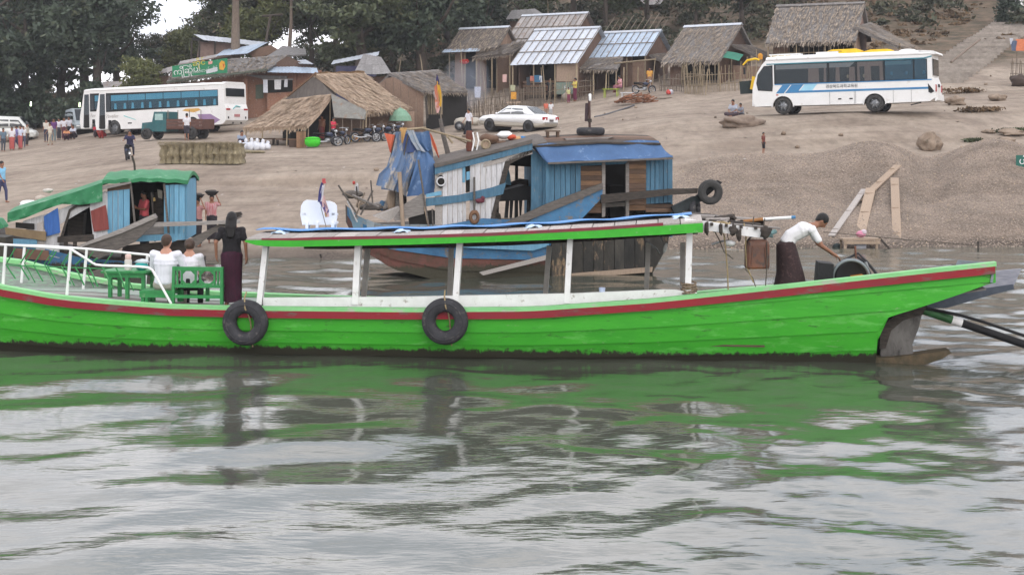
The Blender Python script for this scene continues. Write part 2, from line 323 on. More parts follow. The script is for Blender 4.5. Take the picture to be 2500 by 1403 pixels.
def _fbm(X, Y, s, seed, oct=4):
    """cheap band noise out of turned sines"""
    g = np.random.RandomState(seed); o = np.zeros_like(X)
    for k in range(oct):
        for j in range(4):
            a = g.rand() * 6.283; f = s * 1.9 ** k * (.7 + .6 * g.rand())
            o += np.sin((X * math.cos(a) + Y * math.sin(a)) * f + g.rand() * 6.283 + 1.3 * np.sin((X * math.sin(a) - Y * math.cos(a)) * f * .6)) / 1.8 ** k
    return o / 4
def terrain(X, Y, detail=True):
    X = np.asarray(X, float); Y = np.asarray(Y, float); D = np.maximum(Y, 1); px = np.clip(X / D * F + 1250, _cols[0], _cols[-1])
    Z = np.stack([np.interp(D, [p[0] for p in pr], [p[1] for p in pr]) + np.where(D < pr[0][0], np.maximum((D - pr[0][0]) * .16, -1.6), 0) for pr in _prof])
    i = np.clip(np.searchsorted(_cols, px, side='right') - 1, 0, len(_cols) - 2); c = np.array(_cols, float)
    f = (px - c[i]) / (c[i + 1] - c[i]); f = f * f * (3 - 2 * f) * .5 + f * .5
    z = np.take_along_axis(Z, i[None], 0)[0] * (1 - f) + np.take_along_axis(Z, (i + 1)[None], 0)[0] * f
    def bump(cx, cd, a, wx, wd): return a * np.exp(-((px - cx) / wx) ** 2 - ((D - cd) / wd) ** 2)
    z = z + bump(2130, 56.5, .75, 110, 2.6) + bump(2430, 57, .7, 100, 2.8) - bump(2270, 55, .55, 50, 4) - bump(2060, 53, .45, 70, 2.0) + bump(1800, 56.5, .4, 140, 2.4) - bump(2100, 61.5, .3, 500, 2.2)
    if detail:
        on = np.clip((D - 43) / 5, 0, 1)
        z = z + on * (_fbm(X, Y, .35, 3, 3) * .07 + _fbm(X, Y, 1.7, 5, 2) * .022) + np.clip((D - 112) / 20, 0, 1) * _fbm(X, Y, .22, 9, 3) * .5
    return z
def tz(x, y): return float(terrain(np.array([x]), np.array([y]))[0])
def Gd(px, D):
    x = (px - 1250) / F * D; return Vector((x, D, tz(x, D)))
def G(px, py, lo=40, hi=170):
    """where the line of sight through a photo pixel first meets the ground"""
    D = np.linspace(lo, hi, 2600); z = terrain((px - 1250) / F * D, D); s = CH + (YH - py) / F * D - z
    k = np.where(s <= 0)[0]; d = float(D[k[0]]) if len(k) else hi
    return Gd(px, d)
def mesh_np(name, V, Q, smooth=True, attrs=None):
    me = bpy.data.meshes.new(name); n = Q.shape[1]
    me.vertices.add(len(V)); me.vertices.foreach_set('co', V.astype(np.float32).ravel())
    me.loops.add(Q.size); me.loops.foreach_set('vertex_index', Q.astype(np.int32).ravel())
    me.polygons.add(len(Q)); me.polygons.foreach_set('loop_start', np.arange(0, Q.size, n, dtype=np.int32))
    me.polygons.foreach_set('use_smooth', np.full(len(Q), smooth))
    for k, a in (attrs or {}).items():
        at = me.attributes.new(k, 'FLOAT', 'POINT'); at.data.foreach_set('value', a.astype(np.float32))
    me.update(calc_edges=True); me.validate(); return me
def fan(ts, ds):
    T, D = np.meshgrid(ts, ds); nu, nv = len(ts), len(ds); i = np.arange(nv - 1)[:, None] * nu + np.arange(nu - 1)[None]
    q = np.stack([i, i + 1, i + nu + 1, i + nu], -1).reshape(-1, 4)
    return (T * D).ravel(), D.ravel(), q
ds = np.concatenate([np.linspace(37, 75, 230), np.geomspace(75.3, 180, 150), np.geomspace(183, 480, 40)])
ts = np.concatenate([np.linspace(-1.6, -.52, 40), np.linspace(-.5, .5, 420), np.linspace(.52, 1.6, 40)])
X, Y, q = fan(ts, ds); Z = terrain(X, Y); PX = X / Y * F + 1250
crest = np.interp(PX, [0, 600, 900, 1500, 1700, 2100, 2500], [43.6, 43.6, 44.2, 47, 57.2, 58.5, 59.5]) + _fbm(X, Y, .8, 21, 3) * 1.3
grav = np.clip((crest - Y) / 1.2, 0, 1)
hill = np.clip((Y - np.interp(PX, [0, 400, 800, 1250, 1700, 2100, 2260, 2500], [118, 122, 110, 112, 105, 93, 88, 92]) + _fbm(X, Y, .5, 8, 3) * 2.5) / 5, 0, 1)
bank = mesh_np('river_bank', np.stack([X, Y, Z], 1), q, True, dict(gravel=grav, hill=hill))
gm = bpy.data.materials.new('bank_ground'); gm.use_nodes = True; t = gm.node_tree; p = t.nodes['Principled BSDF']; L = t.links.new
def ramp(t, a, b, p0, p1):
    r = N(t, 'ShaderNodeValToRGB'); r.color_ramp.elements[0].position = p0; r.color_ramp.elements[0].color = (*a, 1); r.color_ramp.elements[1].position = p1; r.color_ramp.elements[1].color = (*b, 1); return r
def noise(t, s, d=6, st=(1, 1, 1), rough=.6):
    g = N(t, 'ShaderNodeNewGeometry'); m = N(t, 'ShaderNodeMapping'); m.inputs['Scale'].default_value = st
    n = N(t, 'ShaderNodeTexNoise'); n.inputs['Scale'].default_value = s; n.inputs['Detail'].default_value = d; n.inputs['Roughness'].default_value = rough
    t.links.new(g.outputs['Position'], m.inputs[0]); t.links.new(m.outputs[0], n.inputs['Vector']); return n
def mixc(t, f, a, b):
    x = N(t, 'ShaderNodeMix', data_type='RGBA'); t.links.new(f, x.inputs['Factor']); t.links.new(a, x.inputs['A']); t.links.new(b, x.inputs['B']); return x.outputs['Result']
n1 = noise(t, .35, 8, (1, .5, 1)); r1 = ramp(t, (.245, .20, .162), (.335, .283, .23), .36, .62); L(n1.outputs[0], r1.inputs[0])
n1b = noise(t, 2.2, 8, (1, .45, 1), .7); r1b = ramp(t, (.62, .60, .58), (1.08, 1.05, 1.03), .30, .58); L(n1b.outputs[0], r1b.inputs[0])
ml = N(t, 'ShaderNodeMix', data_type='RGBA', blend_type='MULTIPLY'); ml.inputs['Factor'].default_value = .75; L(r1.outputs[0], ml.inputs['A']); L(r1b.outputs[0], ml.inputs['B'])
g1 = noise(t, 14, 3, (1, 1, 1), .8); r2 = ramp(t, (.12, .098, .08), (.36, .30, .248), .34, .66); L(g1.outputs[0], r2.inputs[0])
g2 = noise(t, .9, 5); r2b = ramp(t, (.68, .66, .65), (1.05, 1, .97), .36, .62); L(g2.outputs[0], r2b.inputs[0])
ml2 = N(t, 'ShaderNodeMix', data_type='RGBA', blend_type='MULTIPLY'); ml2.inputs['Factor'].default_value = .8; L(r2.outputs[0], ml2.inputs['A']); L(r2b.outputs[0], ml2.inputs['B'])
h1 = noise(t, .8, 8, (1, 1, 1), .7); r3 = ramp(t, (.055, .05, .032), (.19, .135, .095), .36, .66); L(h1.outputs[0], r3.inputs[0])
ag = N(t, 'ShaderNodeAttribute', attribute_name='gravel'); ah = N(t, 'ShaderNodeAttribute', attribute_name='hill')
c = mixc(t, ag.outputs['Fac'], ml.outputs['Result'], ml2.outputs['Result']); c = mixc(t, ah.outputs['Fac'], c, r3.outputs[0])
gz_ = N(t, 'ShaderNodeNewGeometry'); sx = N(t, 'ShaderNodeSeparateXYZ'); L(gz_.outputs['Position'], sx.inputs[0]); mr = N(t, 'ShaderNodeMapRange'); mr.inputs['From Min'].default_value = .06; mr.inputs['From Max'].default_value = .32; mr.inputs['To Min'].default_value = .5; L(sx.outputs['Z'], mr.inputs[0])
rt_ = noise(t, .55, 4, (.16, 1.6, 1), .55); rr = ramp(t, (.72, .70, .68), (1, 1, 1), .40, .52); L(rt_.outputs[0], rr.inputs[0]); mq = N(t, 'ShaderNodeMix', data_type='RGBA', blend_type='MULTIPLY'); mq.inputs['Factor'].default_value = .6; L(c, mq.inputs['A']); L(rr.outputs[0], mq.inputs['B'])
hv = N(t, 'ShaderNodeHueSaturation'); L(mr.outputs[0], hv.inputs['Value']); L(mq.outputs['Result'], hv.inputs['Color']); c = hv.outputs[0]
L(c, p.inputs['Base Color']); p.inputs['Roughness'].default_value = .95; p.inputs['Specular IOR Level'].default_value = .15
bp = N(t, 'ShaderNodeBump'); bp.inputs['Strength'].default_value = .5; bp.inputs['Distance'].default_value = .06; nb = noise(t, 7, 8, (1, 1, 1), .75); L(nb.outputs[0], bp.inputs['Height']); L(bp.outputs[0], p.inputs['Normal'])
bank.materials.append(gm); bo = bpy.data.objects.new('river_bank', bank); COL.objects.link(bo); tag(bo, 'bare sandy river bank rising from the water to the huts', kind='structure')

# gravel stones lying on the heaps
g = np.random.RandomState(4); n = 26000
px = g.uniform(1480, 2650, n); D = g.uniform(45.8, 60, n); x = (px - 1250) / F * D
keep = D < np.interp(px, [1480, 1700, 2100, 2500, 2700], [49, 57.5, 58.8, 59.5, 59.5]); x, D = x[keep], D[keep]; n = len(x); z = terrain(x, D)
oc = np.array([(1, 0, 0), (0, 1, 0), (-1, 0, 0), (0, -1, 0), (0, 0, 1)], float); of = np.array([(0, 1, 4), (1, 2, 4), (2, 3, 4), (3, 0, 4)])
s = (.018 + .034 * g.rand(n) ** 3)[:, None, None] * (oc[None] * (.6 + .8 * g.rand(n, 1, 3))); a = g.rand(n) * 6.28
s = np.stack([s[..., 0] * np.cos(a)[:, None] - s[..., 1] * np.sin(a)[:, None], s[..., 0] * np.sin(a)[:, None] + s[..., 1] * np.cos(a)[:, None], s[..., 2]], -1)
V = (s + np.stack([x, D, z], 1)[:, None]).reshape(-1, 3); q3 = (of[None] + (np.arange(n) * 5)[:, None, None]).reshape(-1, 3)
gme = mesh_np('gravel', V, q3, False); gme.materials.append(M('gravel_stones', (.38, .31, .255), (.16, .13, .108), r=.9, ns=11, b=0, wear=((.5, .38, .25), .3, 13)))
go = bpy.data.objects.new('gravel', gme); COL.objects.link(go); tag(go, 'loose gravel heaped along the water edge', kind='stuff')

g = np.random.RandomState(77); m = MB()
for _ in range(120):
    b = Gd(g.uniform(120, 2480), g.uniform(52, 92)) + Vector((0, 0, .02)); a = g.rand() * 6.28; u_ = Vector((math.cos(a), math.sin(a), .1)) * g.uniform(.03, .10); v_ = Vector((-math.sin(a), math.cos(a), .3)) * g.uniform(.03, .07); m.add([b - u_, b + v_, b + u_, b - v_ * .6], [(0, 1, 2, 3)])
tag(m.build('litter', M('pale_litter', (.62, .60, .58), (.16, .13, .10), r=.9, ns=1.3, b=0)), 'scraps of paper, leaves and rubbish scattered over the sand', kind='stuff')
# ---------------------------------------------------------------- the river
ds = np.geomspace(6.5, 58, 560); ts = np.concatenate([np.linspace(-1.0, -.46, 60), np.linspace(-.455, .455, 420), np.linspace(.46, 1.0, 60)])
X, Y, q = fan(ts, ds); g = np.random.RandomState(11); Z = np.zeros_like(X); cell = Y * .0046
side = np.clip(X / np.maximum(Y, 8) * 3.2 + .35 + .5 * _fbm(X, Y, .3, 31, 2), 0, 1); calm = .5 + .9 * side
for lam0, lam1, n, slope, spread in ((1.7, 5.0, 18, .046, .75), (.6, 1.5, 26, .032, .85), (.22, .55, 30, .020, 1.1)):
    for k in range(n):
        lam = lam0 * (lam1 / lam0) ** g.rand(); kk = 6.283 / lam; a = math.pi / 2 + g.randn() * spread; amp = slope / kk / math.sqrt(n) * 1.4
        wgt = np.clip((lam / cell - 2.5) / 3, 0, 1)
        ph = (X * math.cos(a) + Y * math.sin(a)) * kk + g.rand() * 6.283 + .7 * np.sin(X * .31 + Y * .23 + k) + .5 * np.sin(X * .9 - Y * .5 + 2 * k)
        Z += wgt * amp * (np.sin(ph) + .25 * np.cos(2 * ph)) * (calm if lam < 1.6 else 1.15 - .45 * side)
V = np.stack([X, Y, Z], 1)
far = np.array([(-400, -300, -.12), (400, -300, -.12), (400, 75, -.12), (-400, 75, -.12)]); q = np.concatenate([q, np.array([[0, 1, 2, 3]]) + len(V)]); V = np.concatenate([V, far])
wm = bpy.data.materials.new('river_water'); wm.use_nodes = True; t = wm.node_tree; p = t.nodes['Principled BSDF']; L = t.links.new
nw = noise(t, .25, 3); rw = ramp(t, (.060, .067, .050), (.085, .088, .07), .35, .65); L(nw.outputs[0], rw.inputs[0]); L(rw.outputs[0], p.inputs['Base Color'])
p.inputs['Roughness'].default_value = .10; p.inputs['IOR'].default_value = 1.85; p.inputs['Specular IOR Level'].default_value = .5
n5 = noise(t, 5.5, 3, (.55, 1.5, 1), .5); bp = N(t, 'ShaderNodeBump'); bp.inputs['Strength'].default_value = .12; bp.inputs['Distance'].default_value = .05; L(n5.outputs[0], bp.inputs['Height']); L(bp.outputs[0], p.inputs['Normal'])
wme = mesh_np('river_water', V, q, True); wme.materials.append(wm); wob = bpy.data.objects.new('river_water', wme); COL.objects.link(wob); tag(wob, 'rippled grey green river water', kind='structure')

# ---------------------------------------------------------------- trees and scrub
def leaf_mesh(name, blobs, n, size, seed, clump=.30, per=70):
    """leaf-sized faces gathered in clumps through ellipsoid lobes: blobs = [(centre, radii), ...]"""
    g = np.random.RandomState(seed); vol = np.array([r[0] * r[1] + r[1] * r[2] for _, r in blobs]); pick = g.choice(len(blobs), max(1, n // per), p=vol / vol.sum())
    c = np.array([b[0] for b in blobs], float)[pick]; r = np.array([b[1] for b in blobs], float)[pick]
    d = g.randn(len(pick), 3); d /= np.linalg.norm(d, axis=1, keepdims=True); cc = c + d * r * (.35 + .62 * g.rand(len(pick), 1) ** .5)
    pc = np.repeat(cc, per, 0) + g.randn(len(pick) * per, 3) * np.repeat(r, per, 0) * clump * np.array([.75, .75, .5])
    m = len(pc); nrm = g.randn(m, 3) + np.array([0, 0, .6]); nrm /= np.linalg.norm(nrm, axis=1, keepdims=True)
    a = np.cross(nrm, g.randn(m, 3)); a /= np.linalg.norm(a, axis=1, keepdims=True); b = np.cross(nrm, a); s = size * (.6 + .8 * g.rand(m, 1))
    V = np.stack([pc - a * s, pc - b * s * .45 + a * s * .1, pc + a * s, pc + b * s * .45 + a * s * .1], 1).reshape(-1, 3)
    return mesh_np(name, V, np.arange(m * 4).reshape(-1, 4), False)
def trunk_mesh(name, h, r, limbs, seed, lean=(0, 0)):
    q = random.Random(seed); m = MB(); pts = [Vector((lean[0] * k / 6 + q.uniform(-.06, .06) * h * .2, lean[1] * k / 6 + q.uniform(-.06, .06) * h * .2, h * k / 6 - .4 * (k == 0))) for k in range(7)]
    m.tube(pts, [r * (1.25 - .95 * k / 6) for k in range(7)], 8)
    for k in range(limbs):
        i = q.randint(2, 5); a = q.uniform(0, 6.28); l = h * q.uniform(.25, .5); p0 = pts[i]; p1 = p0 + Vector((math.cos(a) * l * .6, math.sin(a) * l * .6, l * .45)); p2 = p1 + Vector((math.cos(a) * l * .35, math.sin(a) * l * .35, l * .5))
        m.tube([p0, p1, p2], [r * .45, r * .28, r * .1], 6)
    return m.mesh(name)
CROWN = {}
def crown(kind, seed=0):
    if (kind, seed) not in CROWN:
        q = random.Random(seed * 11 + len(kind))
        if kind == 'round': bl = [((q.uniform(-2.6, 2.6), q.uniform(-2.2, 2.2), q.uniform(4.5, 9.5)), (q.uniform(1.8, 2.8), q.uniform(1.8, 2.6), q.uniform(1.3, 2.0))) for _ in range(12)]; n, s = 11000, .22
        elif kind == 'tall': bl = [((q.uniform(-1.9, 1.9), q.uniform(-1.9, 1.9), q.uniform(4, 14)), (q.uniform(1.3, 2.3), q.uniform(1.3, 2.2), q.uniform(1.2, 1.9))) for _ in range(15)]; n, s = 8400, .23
        elif kind == 'sparse': bl = [((q.uniform(-3, 3), q.uniform(-2.5, 2.5), q.uniform(9, 14)), (q.uniform(1.0, 1.7), q.uniform(1, 1.6), q.uniform(.6, 1.0))) for _ in range(12)]; n, s = 3000, .19
        elif kind == 'bush': bl = [((q.uniform(-.8, .8), q.uniform(-.6, .6), q.uniform(.4, 1.4)), (q.uniform(.5, .9), q.uniform(.5, .9), q.uniform(.45, .75))) for _ in range(6)]; n, s = 2100, .12
        CROWN[kind, seed] = leaf_mesh('crown', bl, n, s, seed + 5)
    return CROWN[kind, seed]
TRUNK = {}
def tree(name, label, px, D, kind, seed, m, sc=1.0, bark='barkd', group=None, h=7, r=.3, z=None, szz=None, cat='tree'):
    b = Gd(px, D)
    if z is not None: b.z = z
    o = thing(name, label, cat, b, rnd.uniform(0, 6.28), group); o.scale = (sc, sc, szz or sc)
    k = (kind, h, r, seed)
    if k not in TRUNK: TRUNK[k] = trunk_mesh('trunk', h, r, 0 if kind in ('bush', 'sparse') else 6, seed)
    obj('trunk', TRUNK[k], bark, o); obj('crown', crown(kind, seed), m, o); return o
GL = 'dark trees at the left edge of the village'
for i, (px, D, k, sd_, m, s, lb) in enumerate([
    (-70, 122, 'round', 1, 'leafd', 1.25, 'dark leafy tree cut off by the left edge of the picture'),
    (60, 126, 'tall', 2, 'leafd', 1.12, 'tall dark tree directly above the white minivan'),
    (150, 130, 'tall', 3, 'leaf', 1.15, 'tall dark tree between the two lit lamps'),
    (235, 124, 'round', 2, 'leafd', 1.15, 'dark spreading tree above the nose of the white coach'),
    (10, 140, 'tall', 4, 'leaf', 1.25, 'mid green tree rising behind the trees at top left corner'),
    (285, 142, 'tall', 2, 'leafd', 1.05, 'slender dark tree left of the bright gap in the sky'),
    (105, 146, 'round', 5, 'leaf', 1.45, 'broad green tree filling the gap behind the tall dark trees'), (205, 150, 'round', 3, 'leafh', 1.35, 'dull green tree far behind the nose of the white coach'), (-40, 150, 'round', 2, 'leafh', 1.4, 'dull green tree far behind the left edge')]):
    tree('dark_tree', lb, px, D, k, sd_, m, s, group=GL, h=9, r=.35)
tree('olive_tree', 'small light olive tree left of the green banner', 352, 117, 'round', 3, 'leafy', .50, 'bark', h=7, r=.25)
tree('olive_bush', 'low olive bush behind the roof of the white coach', 300, 119, 'bush', 1, 'leafy', 1.6, 'bark', h=1, r=.1, cat='bush')
tree('olive_bush', 'greyish bush under the tall trees above the small van', 190, 121, 'bush', 2, 'leafd', 2.1, 'bark', h=1, r=.1, cat='bush')
tree('olive_bush', 'dark bush beside the lamp above the white minivan', 30, 123, 'bush', 3, 'leafd', 2.4, 'bark', h=1, r=.1, cat='bush')
tree('broad_tree', 'broad dense dark green tree spreading above the thatched stall', 880, 111, 'round', 4, 'leaf', 1.12, 'barkd', h=8, r=.5, szz=1.02)
tree('broad_tree', 'dense dark tree right of the broad tree, above the grey thatched roof', 1030, 113, 'round', 5, 'leafd', 1.08, 'barkd', h=8, r=.45)
tree('pale_trunk_tree', 'tall tree with bare pale trunk behind the brick building', 578, 119, 'sparse', 6, 'leafy', 1.05, 'bark', h=14, r=.42)
tree('pale_trunk_tree', 'thin bare pale trunk beside the small bright gap of sky', 708, 124, 'sparse', 7, 'leaf', .95, 'bark', h=13, r=.2)
for px, D, k, sd_, m, s, z_, lb in [
    (520, 170, 'round', 5, 'leafh', 1.05, None, 'hazy far tree behind the upper tin roofs'), (620, 165, 'tall', 4, 'leafh', 1.0, None, 'hazy far tree between the pale trunks'),
    (820, 126, 'round', 2, 'leafd', 1.05, None, 'dark tree filling in behind the broad tree on its left'), (960, 128, 'round', 1, 'leaf', 1.15, None, 'green tree behind the broad tree on its right'), (1090, 130, 'round', 5, 'leaf', 1.1, None, 'green tree just left above the hut with the red cloth'), (1400, 140, 'round', 1, 'leafd', 1.0, None, 'dark tree high behind the old rusty tin roof'),
    (392, 155, 'round', 4, 'leafh', .62, None, 'low hazy tree under the bright gap in the sky, left of the olive one'), (430, 166, 'round', 3, 'leafh', .72, None, 'low hazy tree farthest under the bright gap in the sky'), (630, 133, 'round', 5, 'leafy', .85, None, 'olive tree crown between the two pale trunks'),
    (455, 150, 'round', 1, 'leafy', .68, None, 'hazy olive tree below the bright gap in the sky'),
    (560, 148, 'tall', 3, 'leaf', .95, None, 'green tree just left behind the tall pale trunk'),
    (650, 140, 'round', 4, 'leafh', 1.1, None, 'dull green tree above the bluish tin roof'),
    (760, 132, 'tall', 4, 'leaf', .95, None, 'green tree just right of the thin bare trunk'),
    (1170, 124, 'round', 3, 'leafd', .95, None, 'dark tree behind the hut with the red cloth'),
    (1300, 134, 'tall', 3, 'leaf', .85, None, 'dark green tree behind the old rusty tin roof'),
    (1480, 126, 'round', 2, 'leaf', .85, None, 'leafy tree right of the large tin roof'),
    (1580, 130, 'round', 4, 'leafd', .85, None, 'dark tree below the tin roof high on the hill'),
    (1700, 124, 'tall', 4, 'leaf', .62, None, 'green tree above the small thatched hut'),
    (1810, 122, 'round', 1, 'leafd', .75, None, 'dark leafy tree between the two thatched huts'),
    (1960, 135, 'tall', 2, 'leafd', .75, None, 'dark tree rising behind the large thatched hut'),
    (2180, 136, 'round', 3, 'leafh', .8, None, 'dull scrubby tree right of the large thatched hut'),
    (2330, 138, 'round', 5, 'leafd', .75, None, 'dark scrub tree left of the top of the stairway'),
    (2440, 142, 'round', 2, 'leafd', .7, None, 'dark tree beside the white post at the stair top'),
    (2490, 116, 'bush', 2, 'leafd', 1.5, None, 'dark bush right of the stairway')]:
    tree('hill_tree' if k != 'bush' else 'hill_bush', lb, px, D, k, sd_, m, s, group='trees and bushes on the hill behind the huts', h=8 if k != 'bush' else 1, r=.28, cat='tree' if k != 'bush' else 'bush')
# undergrowth over the hillside: one mass
g = np.random.RandomState(17); bl = []
for _ in range(650):
    px_ = g.uniform(640, 2720) if _ < 470 else g.uniform(-250, 640) if _ < 560 else g.uniform(-200, 330); D_ = g.uniform(113, 178) if px_ > 1000 else g.uniform(122, 185) if _ < 560 else g.uniform(121, 150)
    if 2240 < px_ < 2620 and abs(px_ - np.interp(D_, [85, 130], [2230, 2480])) < 70: continue
    b = Gd(px_, D_); s_ = g.uniform(.7, 1.9) * (1 if px_ < 2000 else .7); bl.append((tuple(b + Vector((0, 0, s_ * .4))), (s_ * 1.3, s_ * 1.3, s_)))
um = leaf_mesh('undergrowth', bl, 78000, .27, 23, .38, 60); um.materials.append(mt['leafh'])
uo = bpy.data.objects.new('undergrowth', um); COL.objects.link(uo); tag(uo, 'dry scrub and undergrowth covering the hillside', kind='stuff')
g = np.random.RandomState(18); bl = []
for _ in range(420):
    px_ = g.uniform(1950, 2520); D_ = g.uniform(97, 150); xc = np.interp(D_, [85, 130], [2215, 2480])
    if abs(px_ - xc) < 60 or (px_ > xc and D_ < 104): continue
    b = Gd(px_, D_); s_ = g.uniform(.15, .5); bl.append((tuple(b), (s_ * 1.6, s_ * 1.6, s_ * .6)))
um = leaf_mesh('leaf_litter', bl, 15000, .17, 29, .4, 40); um.materials.append(mt['leafdry'])
uo = bpy.data.objects.new('dry_undergrowth', um); COL.objects.link(uo); tag(uo, 'brown dry undergrowth on the slope beside the stairway', kind='stuff')
# ================================================================ green passenger boat
GF = Frame(0, 24.6, -math.atan2(1.63, 15.31)); ga = GF.at
boat = thing('passenger_boat', 'long green wooden passenger boat with red stripe and plank roof', 'boat', GF.o, GF.yaw)
HEEL = .085
def U(px, v=-.1, py=740): return ga(px, py, v).x
def prof(pts, v=-.1):
    q = [ga(a, b, v) for a, b in pts]; return [p.x for p in q], [p.z for p in q]
SX, SZ = prof([(-160, 655), (0, 697), (150, 723), (400, 743), (600, 748), (1000, 752), (1300, 750), (1600, 729), (1900, 697), (2200, 665), (2432, 641)])
SX = [-9, -5] + SX; SZ = [2.3, 1.6] + SZ
def sheer(u): return float(np.interp(u, SX, SZ))
BEAM = 2.95; VC = BEAM / 2
def half(u): return float(np.interp(u, [-9, -7, -4, -1, 2, 12, 16, 20], [.02, .34, .72, .93, 1, 1, .95, .92]))
UE = U(2146, -.1, 830)                       # where the wet hull ends
OX, OZ = prof([(2146, 862), (2149, 815), (2160, 790), (2172, 775), (2240, 754), (2330, 724), (2425, 690)])
def hull_pt(u, w, side=-1):
    """w 0 at the gunwale .. 1 at the keel; side -1 near, +1 far"""
    hb = half(u); zg = sheer(u); zb = -.45 if u <= UE else float(np.interp(u, OX, OZ))
    z = max(zg + (-.45 - zg) * w, zb); k = (zg - z) / (zg + .45); flare = .42 * k ** 2.2 + .05 * k
    off = (VC + .15) * hb - flare * (VC + .15) * .9 * min(1, hb + .2)
    v = VC + side * off
    return Vector((u, v, z - (float(np.interp(u, [-6, 4, 10, 16], [.05, .16, .30, .40])) if side > 0 else 0) * (1 - w)))
us = [-9, -8, -7, -6, -5] + [float(x) for x in np.linspace(-4, UE, 46)] + [UE + .012] + [float(np.interp(x, [0, 1], [OX[1], SX[-1]])) for x in np.linspace(0, 1, 14)][1:]
NSTR = 6
ws = [0, .13, .30, .47, .64, .82, 1.0]
for k in range(NSTR):
    m = MB(); rings = []
    for u in us:
        a, b = hull_pt(u, ws[k]), hull_pt(u, min(1, ws[k + 1] + .012)); j = .006 * mnoise.noise(Vector((u * .9, k * 3.1, 0)))
        o = Vector((0, -.010 - j, 0)); o2 = Vector((0, -.034 - j, 0)); mid = (a + b) / 2 + (o + o2) / 2
        rings.append([a + o, mid, b + o2, b + Vector((0, .03, 0)), a + Vector((0, .03, 0))])
    m.loft(rings, smooth=False); m.build('hull_plank', 'green', boat)
m = MB(); m.loft([[hull_pt(u, w, 1) for w in (0, .3, .6, .85, 1)] for u in us], closed=False, smooth=True); m.build('far_hull_side', 'green', boat)
m = MB(); m.loft([[hull_pt(u, w, 1) + Vector((0, -.03, .0)) for w in (0, .3, .6, 1)] for u in us], closed=False); m.build('inner_lining', 'deck', boat)
m = MB(); m.loft([[hull_pt(u, 1, -1) + Vector((0, 0, .02)), hull_pt(u, 1, 1) + Vector((0, 0, .02))] for u in us], closed=False); m.build('hull_bottom', 'darkwood', boat)
def strip(name, mat, u0, u1, z0, z1, y0, y1, side=-1, n=60, f=lambda u: 0):
    m = MB(); rg = []
    for i in range(n + 1):
        u = u0 + (u1 - u0) * i / n; g_ = hull_pt(u, 0, side)
        rg.append([g_ + Vector((0, a, b + f(u))) for a, b in ((y0, z0), (y1, z0), (y1, z1), (y0, z1))])
    m.loft(rg, smooth=False); return m.build(name, mat, boat)
uend = SX[-1]
def redw(u): return 0
strip('rub_rail', 'maroon', -8.9, uend - .02, -.175, -.055, -.075, -.02)
strip('gunwale', 'mint', -8.9, uend, -.055, .012, -.065, .085)
strip('gunwale', 'mint', -8.9, uend + .6, -.06, .02, -.15, .06, side=1)
# white coaming below the posts
ca, cb = U(642, .05, 735), U(1702, .05, 715)
m = MB(); rg = []
for i in range(41):
    u = ca + (cb - ca) * i / 40; zt = float(np.interp(u, [U(x, .05, 725) for x in (640, 1000, 1400, 1640, 1702)], [ga(x, y, .05).z for x, y in ((640, 727), (1000, 724), (1400, 716), (1640, 706), (1702, 716))]))
    zb = sheer(u) + .01; rg.append([Vector((u, .05 + .05 * .4, zb)), Vector((u, .05, zt)), Vector((u, .12, zt)), Vector((u, .12, zb - .3))])
m.loft(rg, smooth=False); m.build('coaming', 'white', boat)
# decks
def deck_z(u): return min(sheer(u) - .07, float(np.interp(u, [-9, -4, 0, 6, 9, 20], [1.5, 1.02, .93, .86, .84, .8])))
dk = -8.0; q = random.Random(3)
for k in range(11):                    # fore deck boards run along the boat
    m = MB(); v0, v1 = -.02 + k * .262, -.02 + k * .262 + .25; rg = []; uu = list(np.linspace(-5 + .15 * abs(k - 5), U(620, .3), 14))
    dz = q.uniform(-.006, .006)
    for u in uu:
        z = deck_z(u) + .02 + dz; c_ = lambda v: -HEEL * .7 * max(0, v) ; rg.append([Vector((u, v0, z + c_(v0))), Vector((u, v1, z + c_(v1))), Vector((u, v1, z - .03 + c_(v1))), Vector((u, v0, z - .03 + c_(v0)))])
    m.loft(rg, smooth=False); m.build('deck_plank', 'greyplank' if k in (3, 4, 6) else 'deck', boat)
for k in range(11):                    # floor under the roof and behind it, lower
    m = MB(); v0, v1 = .05 + k * .25, .05 + k * .25 + .24; m.box(((U(620, .3) + 13.2) / 2 + .05, (v0 + v1) / 2, .28), (13.2 - U(620, .3) - .1, v1 - v0, .03)); m.build('floor_plank', 'brown', boat)
m = MB(); m.ext([(U(622, .3), .1, .25), (U(622, .3), .1, .85), (U(622, .3), 2.8, .65), (U(622, .3), 2.8, .25)], (.05, 0, 0)); m.build('bulkhead', 'deck', boat)
def stern_z(u): return float(np.interp(u, [U(1760, .3), U(1935, .3), U(2140, .3), U(2395, .5)], [.80, .86, .98, 1.27]))
us_ = U(1760, .3)                      # stern deck where the boatman stands
for k in range(10):
    m = MB(); v0 = .12 + k * .265; rg = []
    for u in np.linspace(us_, U(2395, .5), 8):
        z = stern_z(u); rg.append([Vector((u, v0, z)), Vector((u, v0 + .255, z)), Vector((u, v0 + .255, z - .03)), Vector((u, v0, z - .03))])
    m.loft(rg, smooth=False); m.build('stern_plank', 'greyplank', boat)
